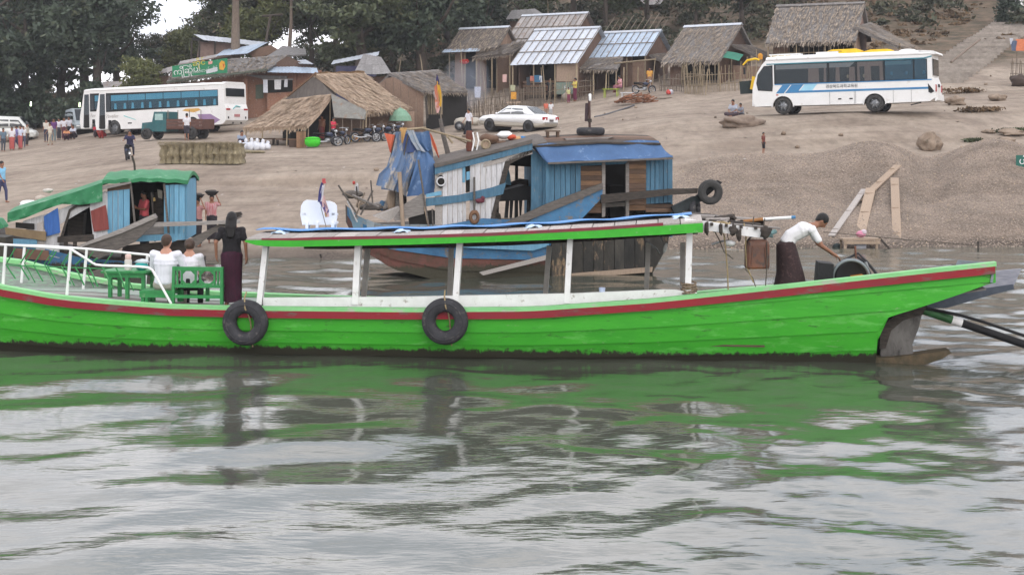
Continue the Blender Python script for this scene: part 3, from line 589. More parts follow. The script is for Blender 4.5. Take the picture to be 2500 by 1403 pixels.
# stern: sternpost block, keel plank, far wing, transom
pts = [ga(x, y, .45) for x, y in ((2150, 812), (2162, 788), (2180, 772), (2255, 748), (2243, 800), (2228, 840), (2232, 895), (2150, 895))]
m = MB(); m.ext(pts, (0, 1.9, 0)); m.build('sternpost', M('grey_sternpost', (.17, .16, .15), (.07, .065, .06), r=.9, ns=3, st=(1, 1, .5), b=.5, wear=((.035, .033, .03), .35, 2)), boat)
m = MB(); m.ext([ga(x, y, .40) for x, y in ((2147, 850), (2150, 812), (2165, 786), (2185, 770), (2264, 746), (2252, 768), (2205, 782), (2176, 806), (2162, 850))], (0, .06, 0)); m.build('stern_shade_board', 'darkwood', boat)  # flat dark board painting in the shade of the hollow under the overhang
pts = [ga(x, y, .32) for x, y in ((2120, 872), (2180, 872), (2232, 866), (2318, 855), (2323, 861), (2302, 875), (2262, 889), (2120, 905))]
m = MB(); m.ext(pts, (0, .32, 0)); m.build('keel_plank', M('weedy_plank', (.12, .085, .05), (.05, .045, .028), r=.9, ns=5, b=.5), boat)
pts = [ga(x, y, 2.55) for x, y in ((2250, 690), (2402, 664), (2494, 656), (2474, 700), (2235, 748))]
m = MB(); m.ext(pts, (0, .06, 0)); m.build('wing_board', M('lilac_grey_board', (.33, .33, .37), (.2, .21, .25), r=.7, ns=4, st=(1, 6, 6), b=.2), boat)
pts = [ga(x, y, 2.5) for x, y in ((2235, 752), (2240, 728), (2474, 694), (2476, 706), (2420, 720), (2310, 752))]
m = MB(); m.ext(pts, (0, .12, 0)); m.build('wing_board', M('dark_blue_grey_board', (.075, .09, .115), (.05, .06, .08), r=.7, ns=4, b=.2), boat)
m = MB(); m.ext([ga(2430, 642, -.1), ga(2424, 690, -.1), ga(2395, 700, .3) + Vector((0, 2.2, -.1)), ga(2412, 664, .3) + Vector((0, 2.2, 0))], (-.04, 0, 0)); m.build('transom', 'greyblue', boat)
# posts
for px0, y0, px1, y1, v, wd in ((652, 598, 634, 735, .1, .115), (876, 598, 868, 735, .1, .13), (1124, 594, 1112, 735, .1, .125), (1393, 585, 1384, 732, .1, .115), (1684, 568, 1679, 722, .1, .125)):
    a, b = ga(px0, y0, v), ga(px1, y1, v); a += Vector((0, 0, .12)); b.z -= .05
    m = MB(); m.bar(b, a, wd, wd * .8); m.build('post', 'white', boat)
for px0, y0, px1, y1 in ((898, 606, 884, 745), (1102, 606, 1096, 745), (1341, 600, 1327, 745), (1583, 592, 1575, 745), (1667, 592, 1664, 740)):
    a, b = ga(px0, y0, 2.6), ga(px1, y1, 2.6); b.z = .35
    m = MB(); m.bar(b, a, .11, .09); m.build('post', M('grey_white_post', (.46, .44, .41), (.34, .32, .3), r=.7, ns=5, b=.1), boat)
# roof
ex, ez = prof([(600, 586), (650, 586), (700, 587), (1000, 582), (1200, 576), (1460, 562), (1716, 544)], -.22); ex[0] = U(598, -.22, 590)
def eave(u): return float(np.interp(u, ex, ez))
def roof_z(u, v):
    s = (v + .22) / 3.2; return eave(u) + .165 * math.sin(math.pi * max(0, min(1, s))) - HEEL * 1.05 * (v + .22)
r0, r1 = U(600, -.2, 590), U(1716, -.2, 555)
nb_ = 21; q = random.Random(5)
for k in range(nb_):                   # cross boards of the roof
    a = r0 + (r1 - r0) * k / nb_ + .008; b = r0 + (r1 - r0) * (k + 1) / nb_ - .008; dz = q.uniform(0, .012); m = MB()
    m.grid(lambda s, t: (a + (b - a) * s, -.21 + 3.16 * t, roof_z(a + (b - a) * s, -.21 + 3.16 * t) + dz + .012), 1, 8, .028, smooth=False); m.build('roof_plank', 'greyplank2', boat)
m = MB(); m.grid(lambda s, t: (r0 + (r1 - r0) * s, -.16 + 3.05 * t, roof_z(r0 + (r1 - r0) * s, -.16 + 3.05 * t) - .03), 24, 8, .02); m.build('roof_lining', 'darkwood', boat)
def eave_strip(name, mat, x0, x1, zt, zb, v, th, n=40):
    m = MB(); rg = []
    for i in range(n + 1):
        u = x0 + (x1 - x0) * i / n; t, b_ = zt(u), zb(u); rg.append([Vector((u, v, b_)), Vector((u, v, t)), Vector((u, v + th, t)), Vector((u, v + th, b_))])
    m.loft(rg, smooth=False); return m.build(name, mat, boat)
gbw = lambda u: float(np.interp(u, [r0, r0 + .25, U(700), U(1200), U(1716)], [.03, .10, .108, .10, .155]))
eave_strip('roof_edge_board', 'greenp', r0, r1, lambda u: eave(u) - .002, lambda u: eave(u) - gbw(u), -.245, .035)
eave_strip('roof_trim', M('faded_maroon', (.22, .03, .045), (.16, .05, .055), r=.6, ns=4, b=.1), U(640, -.2, 580), U(1619, -.2, 555), lambda u: eave(u) + float(np.interp(u, [U(640), U(800), U(1200), U(1619)], [.03, .05, .055, .05])), lambda u: eave(u), -.235, .03)
eave_strip('roof_edge_board', 'darkwood', r0 + .2, r1, lambda u: roof_z(u, 2.95) + .03, lambda u: roof_z(u, 2.95) - .13, 2.93, .03)
for k in range(9):
    u = r0 + .3 + (r1 - r0 - .5) * k / 8; m = MB(); m.bar((u, -.15, roof_z(u, -.15) - .07), (u, 2.9, roof_z(u, 2.9) - .07), .05, .06); m.build('roof_beam', 'darkwood', boat)
# ragged stern end of the roof
sa, sb = r1, U(1880, .4, 560)
for k, (v, z0, z1, mt_, wd) in enumerate(((.05, 0, -.13, 'white', .10), (.35, .03, -.06, 'greyplank', .2), (.75, .05, -.02, 'darkwood', .25), (1.1, .08, .03, 'greyplank', .3), (1.6, .09, .0, 'darkwood', .28), (2.1, .04, -.1, 'greyplank', .3))):
    m = MB(); za = eave(r1) - .02; m.bar((sa - .3, v, za + z0), (sb + q.uniform(-.2, .25), v, za + z1 - .04), wd if k else .05, .03 if k else .15); m.build('roof_plank', mt_, boat)
m = MB(); za = eave(r1)
for k in range(5): m.bar((sa + .15 + k * .24, -.05, za - .03 - k * .02), (sa + .2 + k * .24, 2.7, za - .26 - k * .02), .05, .05)
m.build('roof_frame', 'darkwood', boat)
# deck railing of white pipe, with bent green stays
rail = thing('railing', None, None); rail.parent = boat
nv, fv = .02, 2.5
def pipe(name, pts, v, r=.022, mat='whitep', **k):
    m = MB(); m.tube([ga(x, y, v) for x, y in pts], r, 8); return m.build(name, mat, rail)
pipe('rail', [(-120, 588), (-40, 592), (8, 597), (90, 602), (168, 607), (176, 610), (225, 641), (234, 646), (250, 648), (340, 651), (362, 653), (372, 659), (418, 741)], nv)
pipe('rail_post', [(14, 597), (7, 700)], nv, .028); pipe('rail_post', [(173, 608), (163, 722)], nv, .028); pipe('rail_post', [(-100, 590), (-104, 690)], nv, .028)
pipe('rail', [(-60, 596), (100, 600), (208, 607), (362, 622), (400, 660), (440, 705)], fv); pipe('rail_post', [(212, 607), (203, 706)], fv, .028); pipe('rail_post', [(360, 622), (352, 715)], fv, .028); pipe('rail_post', [(60, 600), (52, 690)], fv, .028)
for k in range(10):
    x = 15 + 33.5 * k; yl = 648 + k * 1.1; y2 = 676 + k * 3.2
    if k == 9: continue
    if k < 7: pipe('stay', [(x + 22, 606 + k * 2.3 + (10 if k > 4 else 0)), (x + 2, yl - 7)], nv, .013, 'greenf')
    pipe('stay', [(x, yl - 3), (x + 9, yl + 12), (x + 23, y2 + 4)], nv, .014, 'greenf')
for k in range(6):
    x = 60 + 48 * k; pipe('stay', [(x + 24, 608 + k * 2), (x, 642 + k * 1.5), (x + 26, 690 + k * 4)], fv, .011, 'greenf')
pipe('rail', [(15, 647), (340, 659)], fv - .05, .011, 'greenf')
# engine, shaft and tiller gear
eng = thing('engine', None, None); eng.parent = boat
c = ga(2082, 678, .9); s_ = 23.4 / F
m = MB(); m.lathe([(.05, -.06), (.28, -.06), (.31, -.05), (.31, .05), (.28, .06), (.24, .03), (.05, .03)], c, 32, Matrix.Rotation(R(90), 3, 'X') @ Matrix.Rotation(R(0), 3, 'Y')); m.build('flywheel', 'black', eng)
m = MB(); m.torus(c + Vector((-.035, -.03, 0)), .305, .03, 'Y', 32, 8, 1.8); m.build('flywheel_rim', M('rim_grey', (.22, .25, .26), r=.5, metal=.3, b=.1), eng)
a = ga(1997, 642, 1.0); b = ga(2050, 690, 1.0)
m = MB(); m.ext([ga(x, y, .75) for x, y in ((1999, 641), (2036, 645), (2034, 700), (1994, 700))], (0, .5, 0)); m.build('radiator', M('black_block', (.02, .02, .022), (.012, .012, .013), r=.6, ns=20, b=.4), eng)
m = MB(); m.ext([ga(x, y, 1.1) for x, y in ((2050, 668), (2110, 668), (2120, 700), (2040, 700))], (0, .5, 0)); m.build('engine_block', 'metal', eng)
m = MB(); m.ext([ga(x, y, .62) for x, y in ((2080, 676), (2108, 672), (2135, 684), (2128, 694), (2080, 694))], (0, .3, 0)); m.build('belt_guard', M('orange_guard', (.55, .22, .03), (.42, .17, .03), r=.5), eng)
for pts in ([(2050, 640), (2095, 618), (2118, 640), (2152, 685)], [(2086, 622), (2126, 650), (2150, 680)]):
    m = MB(); m.tube([ga(x, y, 1.0) for x, y in pts], .022, 8); m.build('frame_pipe', 'rubber', eng)
m = MB(); m.tube([ga(2113, 640, .9), ga(2122, 668, .9), ga(2132, 690, .9)], .03, 8); m.build('exhaust_pipe', 'metal', eng)
m = MB(); m.tube([ga(2090, 630, .95), ga(2088, 600, .95)], .018, 8); m.build('exhaust_pipe', 'rust', eng)
m = MB(); A_, B_ = ga(2225, 747, .9), ga(2530, 850, .9) ; d_ = (B_ - A_); m.tube([A_, A_ + d_ * 1.7], .068, 12); m.build('propeller_shaft', 'black', boat)
m = MB(); m.tube([A_ + d_ * .05, A_ + d_ * .325], .074, 12); m.build('shaft_sleeve', M('green_sleeve', (.05, .18, .06), (.03, .1, .035), r=.5), boat)
m = MB(); m.tube([A_ + d_ * .325, A_ + d_ * .405], .075, 12); m.build('shaft_band', 'white', boat)
m = MB(); m.tube([ga(2240, 748, .8), ga(2340, 768, .8), ga(2400, 785, .8), ga(2530, 829, .8), ga(2620, 862, .8)], .026, 8); m.build('steering_rod', 'black', boat)

# -------- things on and around the green boat
def G2W(q): return GF.world(q)
def tyre(name, label, pos, yaw, R1=.27, r=.115, rot=None, group=None, rope=None, mat='rubber'):
    o = thing(name, label, 'tyre', pos, yaw, group)
    m = MB(); n, k = 36, 12; rings = []
    for i in range(n):
        a = 2 * math.pi * i / n; rg = []
        for j in range(k):
            b = 2 * math.pi * j / k; cx, cz = math.cos(b), math.sin(b)
            x = R1 + r * (abs(cx) ** .7) * (1 if cx > 0 else -1); z = r * 1.0 * (abs(cz) ** .75) * (1 if cz > 0 else -1)
            rg.append(Vector((x * math.cos(a), z, x * math.sin(a))))
        rings.append(rg)
    rings.append(rings[0]); m.loft(rings, caps=False)
    t_ = m.build('tread', mat, o); m = MB()
    for sgn in (-1, 1): m.torus((0, sgn * r * .93, 0), R1 + r * .25, .012, 'Y', 36, 6)
    b_ = m.build('sidewall_rib', mat, o)
    if rot: o.rotation_euler = rot
    if rope:
        m = MB(); m.tube(rope, .014, 6); m.build('rope', 'rope', o)
    return o
for (x, y, lb) in ((606, 784, 'black rubber tyre hung over the hull below the standing woman'), (1090, 781, 'black rubber tyre hung over the middle of the green hull')):
    p = ga(x, y, -.1); hp = hull_pt(p.x, .25); p.y = hp.y - .155
    tyre('tyre_fender', lb, G2W(p), GF.yaw, .275, .118, group='tyre fenders on the green boat', rope=[(-.02, .12, .50), (.0, -.06, .42), (.03, -.125, .25), (.06, -.05, .16), (.07, .06, .0), (.1, .08, -.42)])
# bench with open back, low bench, table
def W(x, y, v): return ga(x, y, v)
bp_ = W(482, 745, .28); zdk = W(482, 742, .28).z
bench = thing('bench', 'green wooden bench with open carved back, facing away', 'bench', G2W(Vector((bp_.x, .28, zdk))), GF.yaw)
bw, bh = (548 - 415) / F * 24.2, (742 - 650) / F * 24.2
m = MB(); m.bar((-bw / 2 + .03, 0, 0), (-bw / 2 + .05, 0, bh), .06, .05); m.build('leg', 'greenf', bench)
m = MB(); m.bar((bw / 2 - .03, 0, 0), (bw / 2 - .03, 0, bh), .065, .05); m.build('leg', 'greenf', bench)
for z, h_ in ((bh - .035, .07), (bh * .48, .05), (bh * .20, .055)):
    m = MB(); m.bar((-bw / 2 + .04, 0, z), (bw / 2 - .03, 0, z), .04, h_); m.build('rail', 'greenf', bench)
for x in (-.36, -.28, -.03, .05, .31, .37):
    m = MB(); m.bar((x, 0, bh * .5), (x, 0, bh - .05), .03, .03); m.build('back_slat', 'greenf', bench)
m = MB()
for cx in (-.16, .18):       # rounded cut-outs: a thin panel with an eight-sided opening
    o8 = [(cx + .135 * math.copysign(min(1, abs(math.cos(t)) * 1.41), math.cos(t)), bh * .72 + .14 * math.copysign(min(1, abs(math.sin(t)) * 1.41), math.sin(t))) for t in (math.pi / 8 + k * math.pi / 4 for k in range(8))]
    i8 = [(cx + .12 * math.cos(t), bh * .72 + .115 * math.sin(t)) for t in (math.pi / 8 + k * math.pi / 4 for k in range(8))]
    for k in range(8):
        j = (k + 1) % 8; m.ext([(o8[k][0], -.01, o8[k][1]), (o8[j][0], -.01, o8[j][1]), (i8[j][0], -.01, i8[j][1]), (i8[k][0], -.01, i8[k][1])], (0, .02, 0))
m.build('back_panel', 'greenf', bench)
m = MB(); m.box((0, .22, .3), (bw - .08, .42, .04)); m.build('seat', 'greenf', bench)
for x in (-bw / 2 + .05, bw / 2 - .05, .05):
    m = MB(); m.box((x, .4, .14), (.06, .05, .28)); m.build('leg', 'greenf', bench)
lp = W(385, 742, .35)
low = thing('bench', 'low green bench without back under the man in the white shirt', 'bench', G2W(Vector((lp.x, .55, lp.z))), GF.yaw)
m = MB(); m.box((-.02, .0, .21), (.62, .42, .05)); m.build('seat', 'greenf', low)
m = MB(); m.box((-.02, -.19, .15), (.62, .03, .07)); m.build('apron', 'greenf', low)
for x in (-.28, -.21, .26):
    for y in (-.17, .17):
        m = MB(); m.box((x, y, .1), (.055, .05, .2)); m.build('leg', 'greenf', low)
tp = W(303, 735, .9); tabz = W(303, 668, .9).z
table = thing('table', 'green wooden table holding a flask and a teal bag', 'table', G2W(Vector((tp.x, 1.15, tp.z))), GF.yaw); th = tabz - tp.z + .03
m = MB(); m.box((0, 0, th), (.84, .6, .04)); m.build('tabletop', 'greenf', table)
m = MB(); m.box((0, -.24, th - .06), (.74, .03, .08)); m.box((0, .24, th - .06), (.74, .03, .08)); m.build('apron', 'greenf', table)
for x in (-.27, .05, .35):
    for y in (-.22, .22):
        if x == .05 and y > 0: continue
        m = MB(); m.bar((x, y, -.02), (x, y, th), .065, .06); m.build('leg', 'greenf', table)
fp = W(313, 664, 1.1)
fl = thing('thermos_flask', 'pale pink and white flask standing on the green table', 'flask', G2W(Vector((fp.x, 1.1, tp.z + th + .02))), GF.yaw)
m = MB(); m.lathe([(.06, 0), (.065, .03), (.065, .17), (.055, .19)], n=14); m.build('body', C(.66, .62, .58), fl)
m = MB(); m.lathe([(.05, .19), (.055, .2), (.055, .27), (.03, .285)], n=14); m.build('cap', C(.70, .50, .45), fl)
bg_ = W(347, 664, 1.1)
bag = thing('teal_bag', 'small teal bag with a white cloth on the green table', 'bag', G2W(Vector((bg_.x, 1.1, tp.z + th + .02))), GF.yaw)
m = MB(); m.ball((0, 0, .07), (.13, .09, .075), 10, 7, jit=.3); m.build('bag_body', C(.03, .32, .30), bag)
m = MB(); m.ball((.0, .0, .15), (.12, .07, .05), 8, 6, jit=.5, seed=3); m.build('cloth', C(.62, .68, .72), bag)
# blue tarpaulin strip tied on the roof, with pale cloth ties
rt = thing('roof_tarpaulin', 'bright blue tarpaulin strip stretched along the roof of the green boat', 'tarpaulin', GF.o, GF.yaw)
xa, xb = U(640, 1, 565), U(1688, 1, 527)
m = MB(); m.grid(lambda s, t: (xa + (xb - xa) * s, .62 + 1.5 * t + .03 * math.sin(s * 60), roof_z(xa + (xb - xa) * s, .62 + 1.5 * t) + .075 + .012 * math.sin(s * 43 + t * 3)), 60, 6, .01); m.build('sheet', 'tarproof', rt)
for k, (x, y) in enumerate(((682, 572), (980, 565), (1302, 553), (1662, 533))):
    p = W(x, y, .55)
    o = thing('cloth_tie', ['pale blue folded cloth on the roof above the standing woman', 'pale blue cloth on the roof below the blue tarpaulin tent', 'pale blue cloth on the roof below the blue cabin wall', 'pale blue knotted cloth at the stern end of the roof'][k], 'cloth', G2W(Vector((p.x, .55, roof_z(p.x, .55) + .03))), GF.yaw, 'cloths tied on the boat roof')
    m = MB(); m.grid(lambda s, t: ((s - .5) * .25 + .03 * math.sin(t * 9 + k), (t - .5) * .30, .05 * math.sin(s * math.pi) * (1 - .5 * t) + .015 * math.sin(9 * s + 5 * t + k) - .02 * (1 - t) + roof_z(p.x, .55 + (t - .5) * .3) - roof_z(p.x, .55)), 7, 7, .012); m.build('fold', 'cloud', o)
# white plastic chair on the far side of the roof, flag leaning in front
cp = W(778, 558, 1.7); cz = roof_z(cp.x, 1.7) + .04
ch = thing('plastic_chair', 'white plastic armchair standing on the roof of the green boat', 'chair', G2W(Vector((cp.x, 1.7, cz))), GF.yaw + .1)
m = MB(); k_ = 25.7 / F
def chx(x, y): return Vector(((x - 778) * k_, 0, (560 - y) * k_ - .0))
m.ext([chx(*p_) for p_ in ((741, 488), (748, 484), (805, 487), (816, 491), (822, 498), (823, 528), (818, 545), (738, 545), (733, 520), (735, 498))], (0, .05, 0)); m.build('backrest', 'whitep', ch)
m = MB(); m.box((0, .25, .13), (.60, .46, .04)); m.build('seat', 'whitep', ch)
for x in (-.27, .27):
    m = MB(); m.ext([(x - .03, 0, .33), (x - .03, .45, .30), (x - .03, .45, .26), (x - .03, 0, .29)], (.06, 0, 0)); m.build('armrest', 'whitep', ch)
for x, y in ((-.21, -.01), (-.02, -.02), (.26, -.01), (-.25, .42), (.25, .42)):
    m = MB(); m.bar((x, y, -.09 if y < .1 else -.12), (x, y, .16), .10 if abs(x) < .1 else .085, .05); m.build('leg', 'whitep', ch)
fp_ = W(786, 560, 1.45)
fg = thing('flag', 'small striped flag drooping from a thin stick beside the white chair', 'flag', G2W(Vector((fp_.x, 1.45, roof_z(fp_.x, 1.45)))), GF.yaw)
kk = 25.4 / F
def fx(x, y, d=0): return Vector(((x - 786) * kk, d, (560 - y) * kk))
m = MB(); m.tube([fx(800, 560), fx(784, 500), fx(790, 432)], .008, 6); m.build('stick', 'stick', fg)
def flagstrip(name, pts, c):
    m = MB(); L_ = pts
    m.grid(lambda s, t: fx(L_[0][0] + (L_[1][0] - L_[0][0]) * 0 + np.interp(t, np.linspace(0, 1, len(L_)), [p_[0] for p_ in L_]) + (s - .5) * np.interp(t, np.linspace(0, 1, len(L_)), [p_[2] for p_ in L_]) - L_[0][0], np.interp(t, np.linspace(0, 1, len(L_)), [p_[1] for p_ in L_]), -.03 - .02 * math.sin(s * 6 + t * 5)), 3, 8, (0, .006, 0)); m.build(name, c, fg)
flagstrip('stripe', [(792, 428, 8), (792, 440, 10)], C(.55, .12, .12)); flagstrip('stripe', [(788, 438, 6), (783, 460, 7), (780, 485, 9)], C(.05, .05, .16)); flagstrip('stripe', [(791, 444, 6), (787, 465, 7), (786, 484, 9)], C(.66, .64, .66))
flagstrip('stripe', [(790, 470, 6), (796, 500, 14), (800, 522, 8)], C(.60, .38, .34)); flagstrip('stripe', [(784, 484, 10), (799, 505, 12), (799, 515, 8)], C(.10, .08, .20)); flagstrip('stripe', [(797, 512, 6), (797, 522, 5)], C(.5, .3, .05))
# stern clutter: jerry can, ropes, lamp, pole, cup, coil
jp = W(1848, 620, .3)
jc = thing('jerry_can', 'rusty brown metal can hanging from the stern end of the roof', 'can', G2W(jp), GF.yaw + .2)
m = MB(); h_, w_ = (656 - 586) / F * 23.7, 56 / F * 23.7
m.loft([[Vector((x * w_ / 2 * s, y * .11 * s, z)) for x, y in ((-1, -.75), (-.82, -1), (.82, -1), (1, -.75), (1, .75), (.82, 1), (-.82, 1), (-1, .75))] for z, s in ((-h_ / 2, .9), (-h_ / 2 + .03, 1), (h_ / 2 - .08, .98), (h_ / 2 - .02, .88), (h_ / 2, .7))], smooth=False); m.build('can_body', 'rust', jc)
m = MB(); m.tube([(-.17, -.02, h_ / 2 - .02), (-.1, 0, h_ / 2 + .05), (.08, 0, h_ / 2 + .06), (.16, 0, h_ / 2 - .02)], .016, 6); m.build('handle', 'black', jc)
m = MB()
for sx in (-1, 1): m.bar((sx * .13, -.118, -h_ / 2 + .06), (sx * .10, -.118, h_ / 2 - .12), .02, .012)
m.build('rib', 'rust', jc)
m = MB(); m.tube([(-.1, 0, h_ / 2 + .05), (-.05, .02, .62)], .01, 5); m.tube([(.08, 0, h_ / 2 + .06), (.14, .02, .6)], .01, 5); m.build('cord', 'ropedark', jc)
def rope_thing(label, pts, r=.012, mat='rope', v=.2, cat='rope', name='hanging_rope'):
    q_ = [G2W(W(x, y, v)) for x, y in pts]; o = thing(name, label, cat, q_[0]); m = MB(); m.tube([p - q_[0] for p in q_], r, 6); m.build('strand', mat, o); return o
rope_thing('yellowish rope dangling from the roof frame onto the green deck edge', [(1758, 545), (1768, 575), (1772, 610), (1776, 660), (1778, 716)], .012)
rope_thing('yellowish rope hanging just left of the rusty can', [(1816, 545), (1822, 570), (1820, 600), (1823, 650), (1840, 690)], .012)
rope_thing('thin cord looping below the roof from the white strut', [(1742, 560), (1756, 585), (1768, 615), (1790, 632)], .01, 'ropedark')
rope_thing('thin cord hanging from the bottom corner of the rusty can', [(1872, 590), (1873, 640), (1868, 712)], .009, 'ropedark')
rope_thing('thin cord under the left side of the rusty can', [(1818, 655), (1838, 678), (1850, 716)], .008, 'ropedark')
def coil(label, x, y, v, r, n, mat='rope', sq=(1, 1, 1), seed=1):
    q_ = random.Random(seed); c_ = G2W(W(x, y, v)); o = thing('rope_coil', label, 'rope', c_, GF.yaw)
    m = MB()
    for k in range(n):
        pts = [Vector((math.cos(t) * r * q_.uniform(.85, 1.15) * sq[0], math.sin(t) * r * q_.uniform(.85, 1.15) * sq[1], (k - n / 2) * .028 * sq[2] + q_.uniform(-.02, .02))) for t in np.linspace(0, 6.283, 11)]
        m.tube(pts, .016, 6)
    m.build('turn', mat, o); return o
coil('tan rope wound round the foot of the last white post', 1682, 700, .13, .12, 6, M('tan_rope', (.30, .225, .16), (.18, .13, .09), r=.95, ns=30, b=.5))
coil('tangled yellowish rope knotted over the stern end of the roof', 1760, 552, .15, .13, 5, 'rope', (1, .5, 1.2), 4)
lo = W(1782, 594, .3); lm = thing('hanging_lamp', 'white oval lamp hanging under the stern end of the roof', 'lamp', G2W(lo), GF.yaw)
m = MB(); m.ball((0, 0, 0), (.095, .07, .05), 14, 10); m.build('shade', 'whitep', lm)
m = MB(); m.tube([(-.02, 0, .04), (-.05, .05, .2)], .008, 5); m.build('wire', 'black', lm)
m = MB(); m.tube([(-.3, .02, -.02), (-.12, .0, .04), (0, 0, .04)], .02, 6); m.build('bracket', 'metal', lm)
lo = W(1624, 605, 2.2); l2 = thing('hanging_lamp', 'small white lamp hanging under the roof just left of the last post', 'lamp', G2W(lo), GF.yaw)
m = MB(); m.ball((0, 0, 0), (.035, .035, .095), 12, 8, rot=Matrix.Rotation(.25, 3, 'Y')); m.build('shade', 'whitep', l2)
m = MB(); m.tube([(-.02, 0, .08), (-.1, .05, .22)], .008, 5); m.tube([(-.3, 0, .1), (-.15, 0, -.02), (-.1, 0, -.1)], .015, 5); m.build('wire', 'metal', l2)
pa, pb = G2W(W(1815, 538, .9)), G2W(W(1942, 530, .9)); pp = thing('pipe_pole', 'white pipe with blue end lying across the stern end of the roof', 'pipe', pa)
m = MB(); m.tube([(pb - pa) * .3, (pb - pa) * .92], .025, 8); m.build('pipe', 'whitep', pp); m = MB(); m.tube([(pb - pa) * .92, pb - pa], .027, 8); m.build('end_cap', C(.08, .22, .4), pp); m = MB(); m.tube([Vector((0, 0, -.02)), (pb - pa) * .38], .03, 8); m.build('sleeve', C(.33, .16, .06), pp)
cp_ = W(1470, 712, .12); cup = thing('plastic_cup', 'pale blue cup standing on the white coaming of the green boat', 'cup', G2W(cp_) + Vector((0, 0, -.03)), 0); m = MB(); m.lathe([(.045, 0), (.055, .1), (.05, .1), (.04, .01)], n=12); m.build('cup_body', C(.45, .52, .68), cup)
lumps_ = [(1726, 556, .04), (1790, 562, .065), (1804, 572, .04), (1868, 566, .08), (1760, 558, .035)]
for k, (x, y, r_) in enumerate(lumps_):
    p = W(x, y, -.06); o = thing('tied_rag', ['dark rag tied at the left end of the white roof strut', 'black rag hanging over the middle of the white roof strut', 'dark rag end drooping below the white roof strut', 'black rag bundle over the right end of the white roof strut', 'small dark knot on the white roof strut beside the tangled rope'][k], 'rag', G2W(p), GF.yaw, 'rags tied on the roof strut'); m = MB(); m.ball((0, 0, 0), (r_, .04, .10), 9, 7, jit=.7, seed=k); m.build('knot', 'darkwood', o)
for k, (x, y, w_, c_) in enumerate(((1738, 540, .5, 'greyplank'), (1772, 534, .35, 'darkwood'), (1836, 548, .5, 'darkwood'), (1876, 568, .22, 'ropedark'))):
    p = W(x, y, .7 + .2 * k); o = thing('driftwood_bundle', ['grey driftwood heap on the roof end beside the knotted cloth', 'black bundle lying at the roof end behind the rope', 'dark bundle on the roof end above the rusty can', 'teal and grey rag bundle at the outermost tip of the roof'][k], 'bundle', G2W(p), GF.yaw, 'bundles stowed on the stern end of the roof'); m = MB(); q_ = random.Random(k)
    for _ in range(7):
        m.tube([(q_.uniform(-w_, 0) * .6, q_.uniform(-.15, .15), q_.uniform(-.08, .04)), (q_.uniform(0, w_) * .6, q_.uniform(-.15, .15), q_.uniform(-.08, .05))], q_.uniform(.02, .05), 6)
    m.build('stick', c_ if k < 3 else C(.18, .3, .3), o)
# ================================================================ blue cargo boat behind
BF = Frame(1340, 37.3, R(10)); ba = BF.at
cargo = thing('cargo_boat', 'large blue wooden cargo boat with plank cabin and blue awning', 'boat', BF.o, BF.yaw)
def B2W(q): return BF.world(q)
def poly(name, mat, pts, v, th, parent=cargo, f=None):
    f = f or ba; m = MB(); m.ext([f(x, y, v) for x, y in pts], (0, th, 0)); return m.build(name, mat, parent)
def planks(name, mat, xs, top, bot, v, th, parent=cargo, f=None, seed=1, jit=.012):
    """upright boards between the pixel columns xs; top and bot give their ends"""
    f = f or ba; q = random.Random(seed)
    for a, b in zip(xs[:-1], xs[1:]):
        g_ = min(.6, (b - a) * .06); p = [f(a + g_, bot(a), v), f(b - g_, bot(b), v), f(b - g_, top(b) + q.uniform(-.6, .6), v), f(a + g_, top(a), v)]
        d = q.uniform(-jit, jit); m = MB(); m.ext([x + Vector((0, d, 0)) for x in p], (0, th, 0)); m.build(name, mat if isinstance(mat, str) else q.choice(mat), parent)
def hplanks(name, mat, x0, x1, ys, v, th, parent=cargo, f=None, seed=1, sl=0):
    f = f or ba; q = random.Random(seed)
    for a, b in zip(ys[:-1], ys[1:]):
        d = q.uniform(-.012, .012); p = [f(x0, b - .4 + sl, v), f(x1, b - .4, v), f(x1, a + .4, v), f(x0, a + .4 + sl, v)]
        m = MB(); m.ext([x + Vector((0, d, 0)) for x in p], (0, th, 0)); m.build(name, mat if isinstance(mat, str) else q.choice(mat), parent)
lin = lambda *p: (lambda x: float(np.interp(x, [a for a, _ in p], [b for _, b in p])))
CB = 3.0                                  # beam
# hull: lapped boards, flaring bow at the left
ctop = lin((845, 500), (880, 545), (930, 562), (1000, 560), (1340, 575), (1600, 540), (1640, 528))
cbot = lin((845, 540), (880, 606), (960, 655), (1100, 690), (1660, 690))
for k, mat in enumerate(('bluehull', 'bluehull', 'redhull', 'redhull')):
    m = MB(); rg = []
    for x in np.linspace(848, 1348, 26):
        y0 = ctop(x) + (cbot(x) - ctop(x)) * k / 4; y1 = ctop(x) + (cbot(x) - ctop(x)) * ((k + 1) / 4 + .02); vb = .12 * ((k + .5) / 4) * 2 + 1.35 * max(0, (960 - x) / 115) ** 2
        a, b = ba(x, y0, vb), ba(x, y1, vb + .05); rg.append([a, b + Vector((0, -.025, 0)), b + Vector((0, .06, 0)), a + Vector((0, .06, 0))])
    m.loft(rg, smooth=False); m.build('hull_plank', mat if k != 1 else 'bluehull', cargo)
m = MB(); rg = []
for x in np.linspace(848, 1600, 24):
    vb = 1.35 * max(0, (960 - x) / 115) ** 2; a, b = ba(x, ctop(x), vb), ba(x, cbot(x), vb); far = CB - .6 * vb
    rg.append([Vector((a.x, vb + .08, a.z)), Vector((b.x, vb + .3, b.z)), Vector((b.x, far - .3, b.z)), Vector((a.x, far, a.z))])
m.loft(rg); m.build('hull_shell', 'darkwood', cargo)
xs = [1346, 1372, 1398, 1424, 1450, 1474, 1500, 1524, 1550, 1574, 1597]
planks('hull_plank', 'tarhull', xs, lin((1346, 575), (1600, 540)), lin((1346, 676), (1600, 662)), -.02, .08, seed=4)
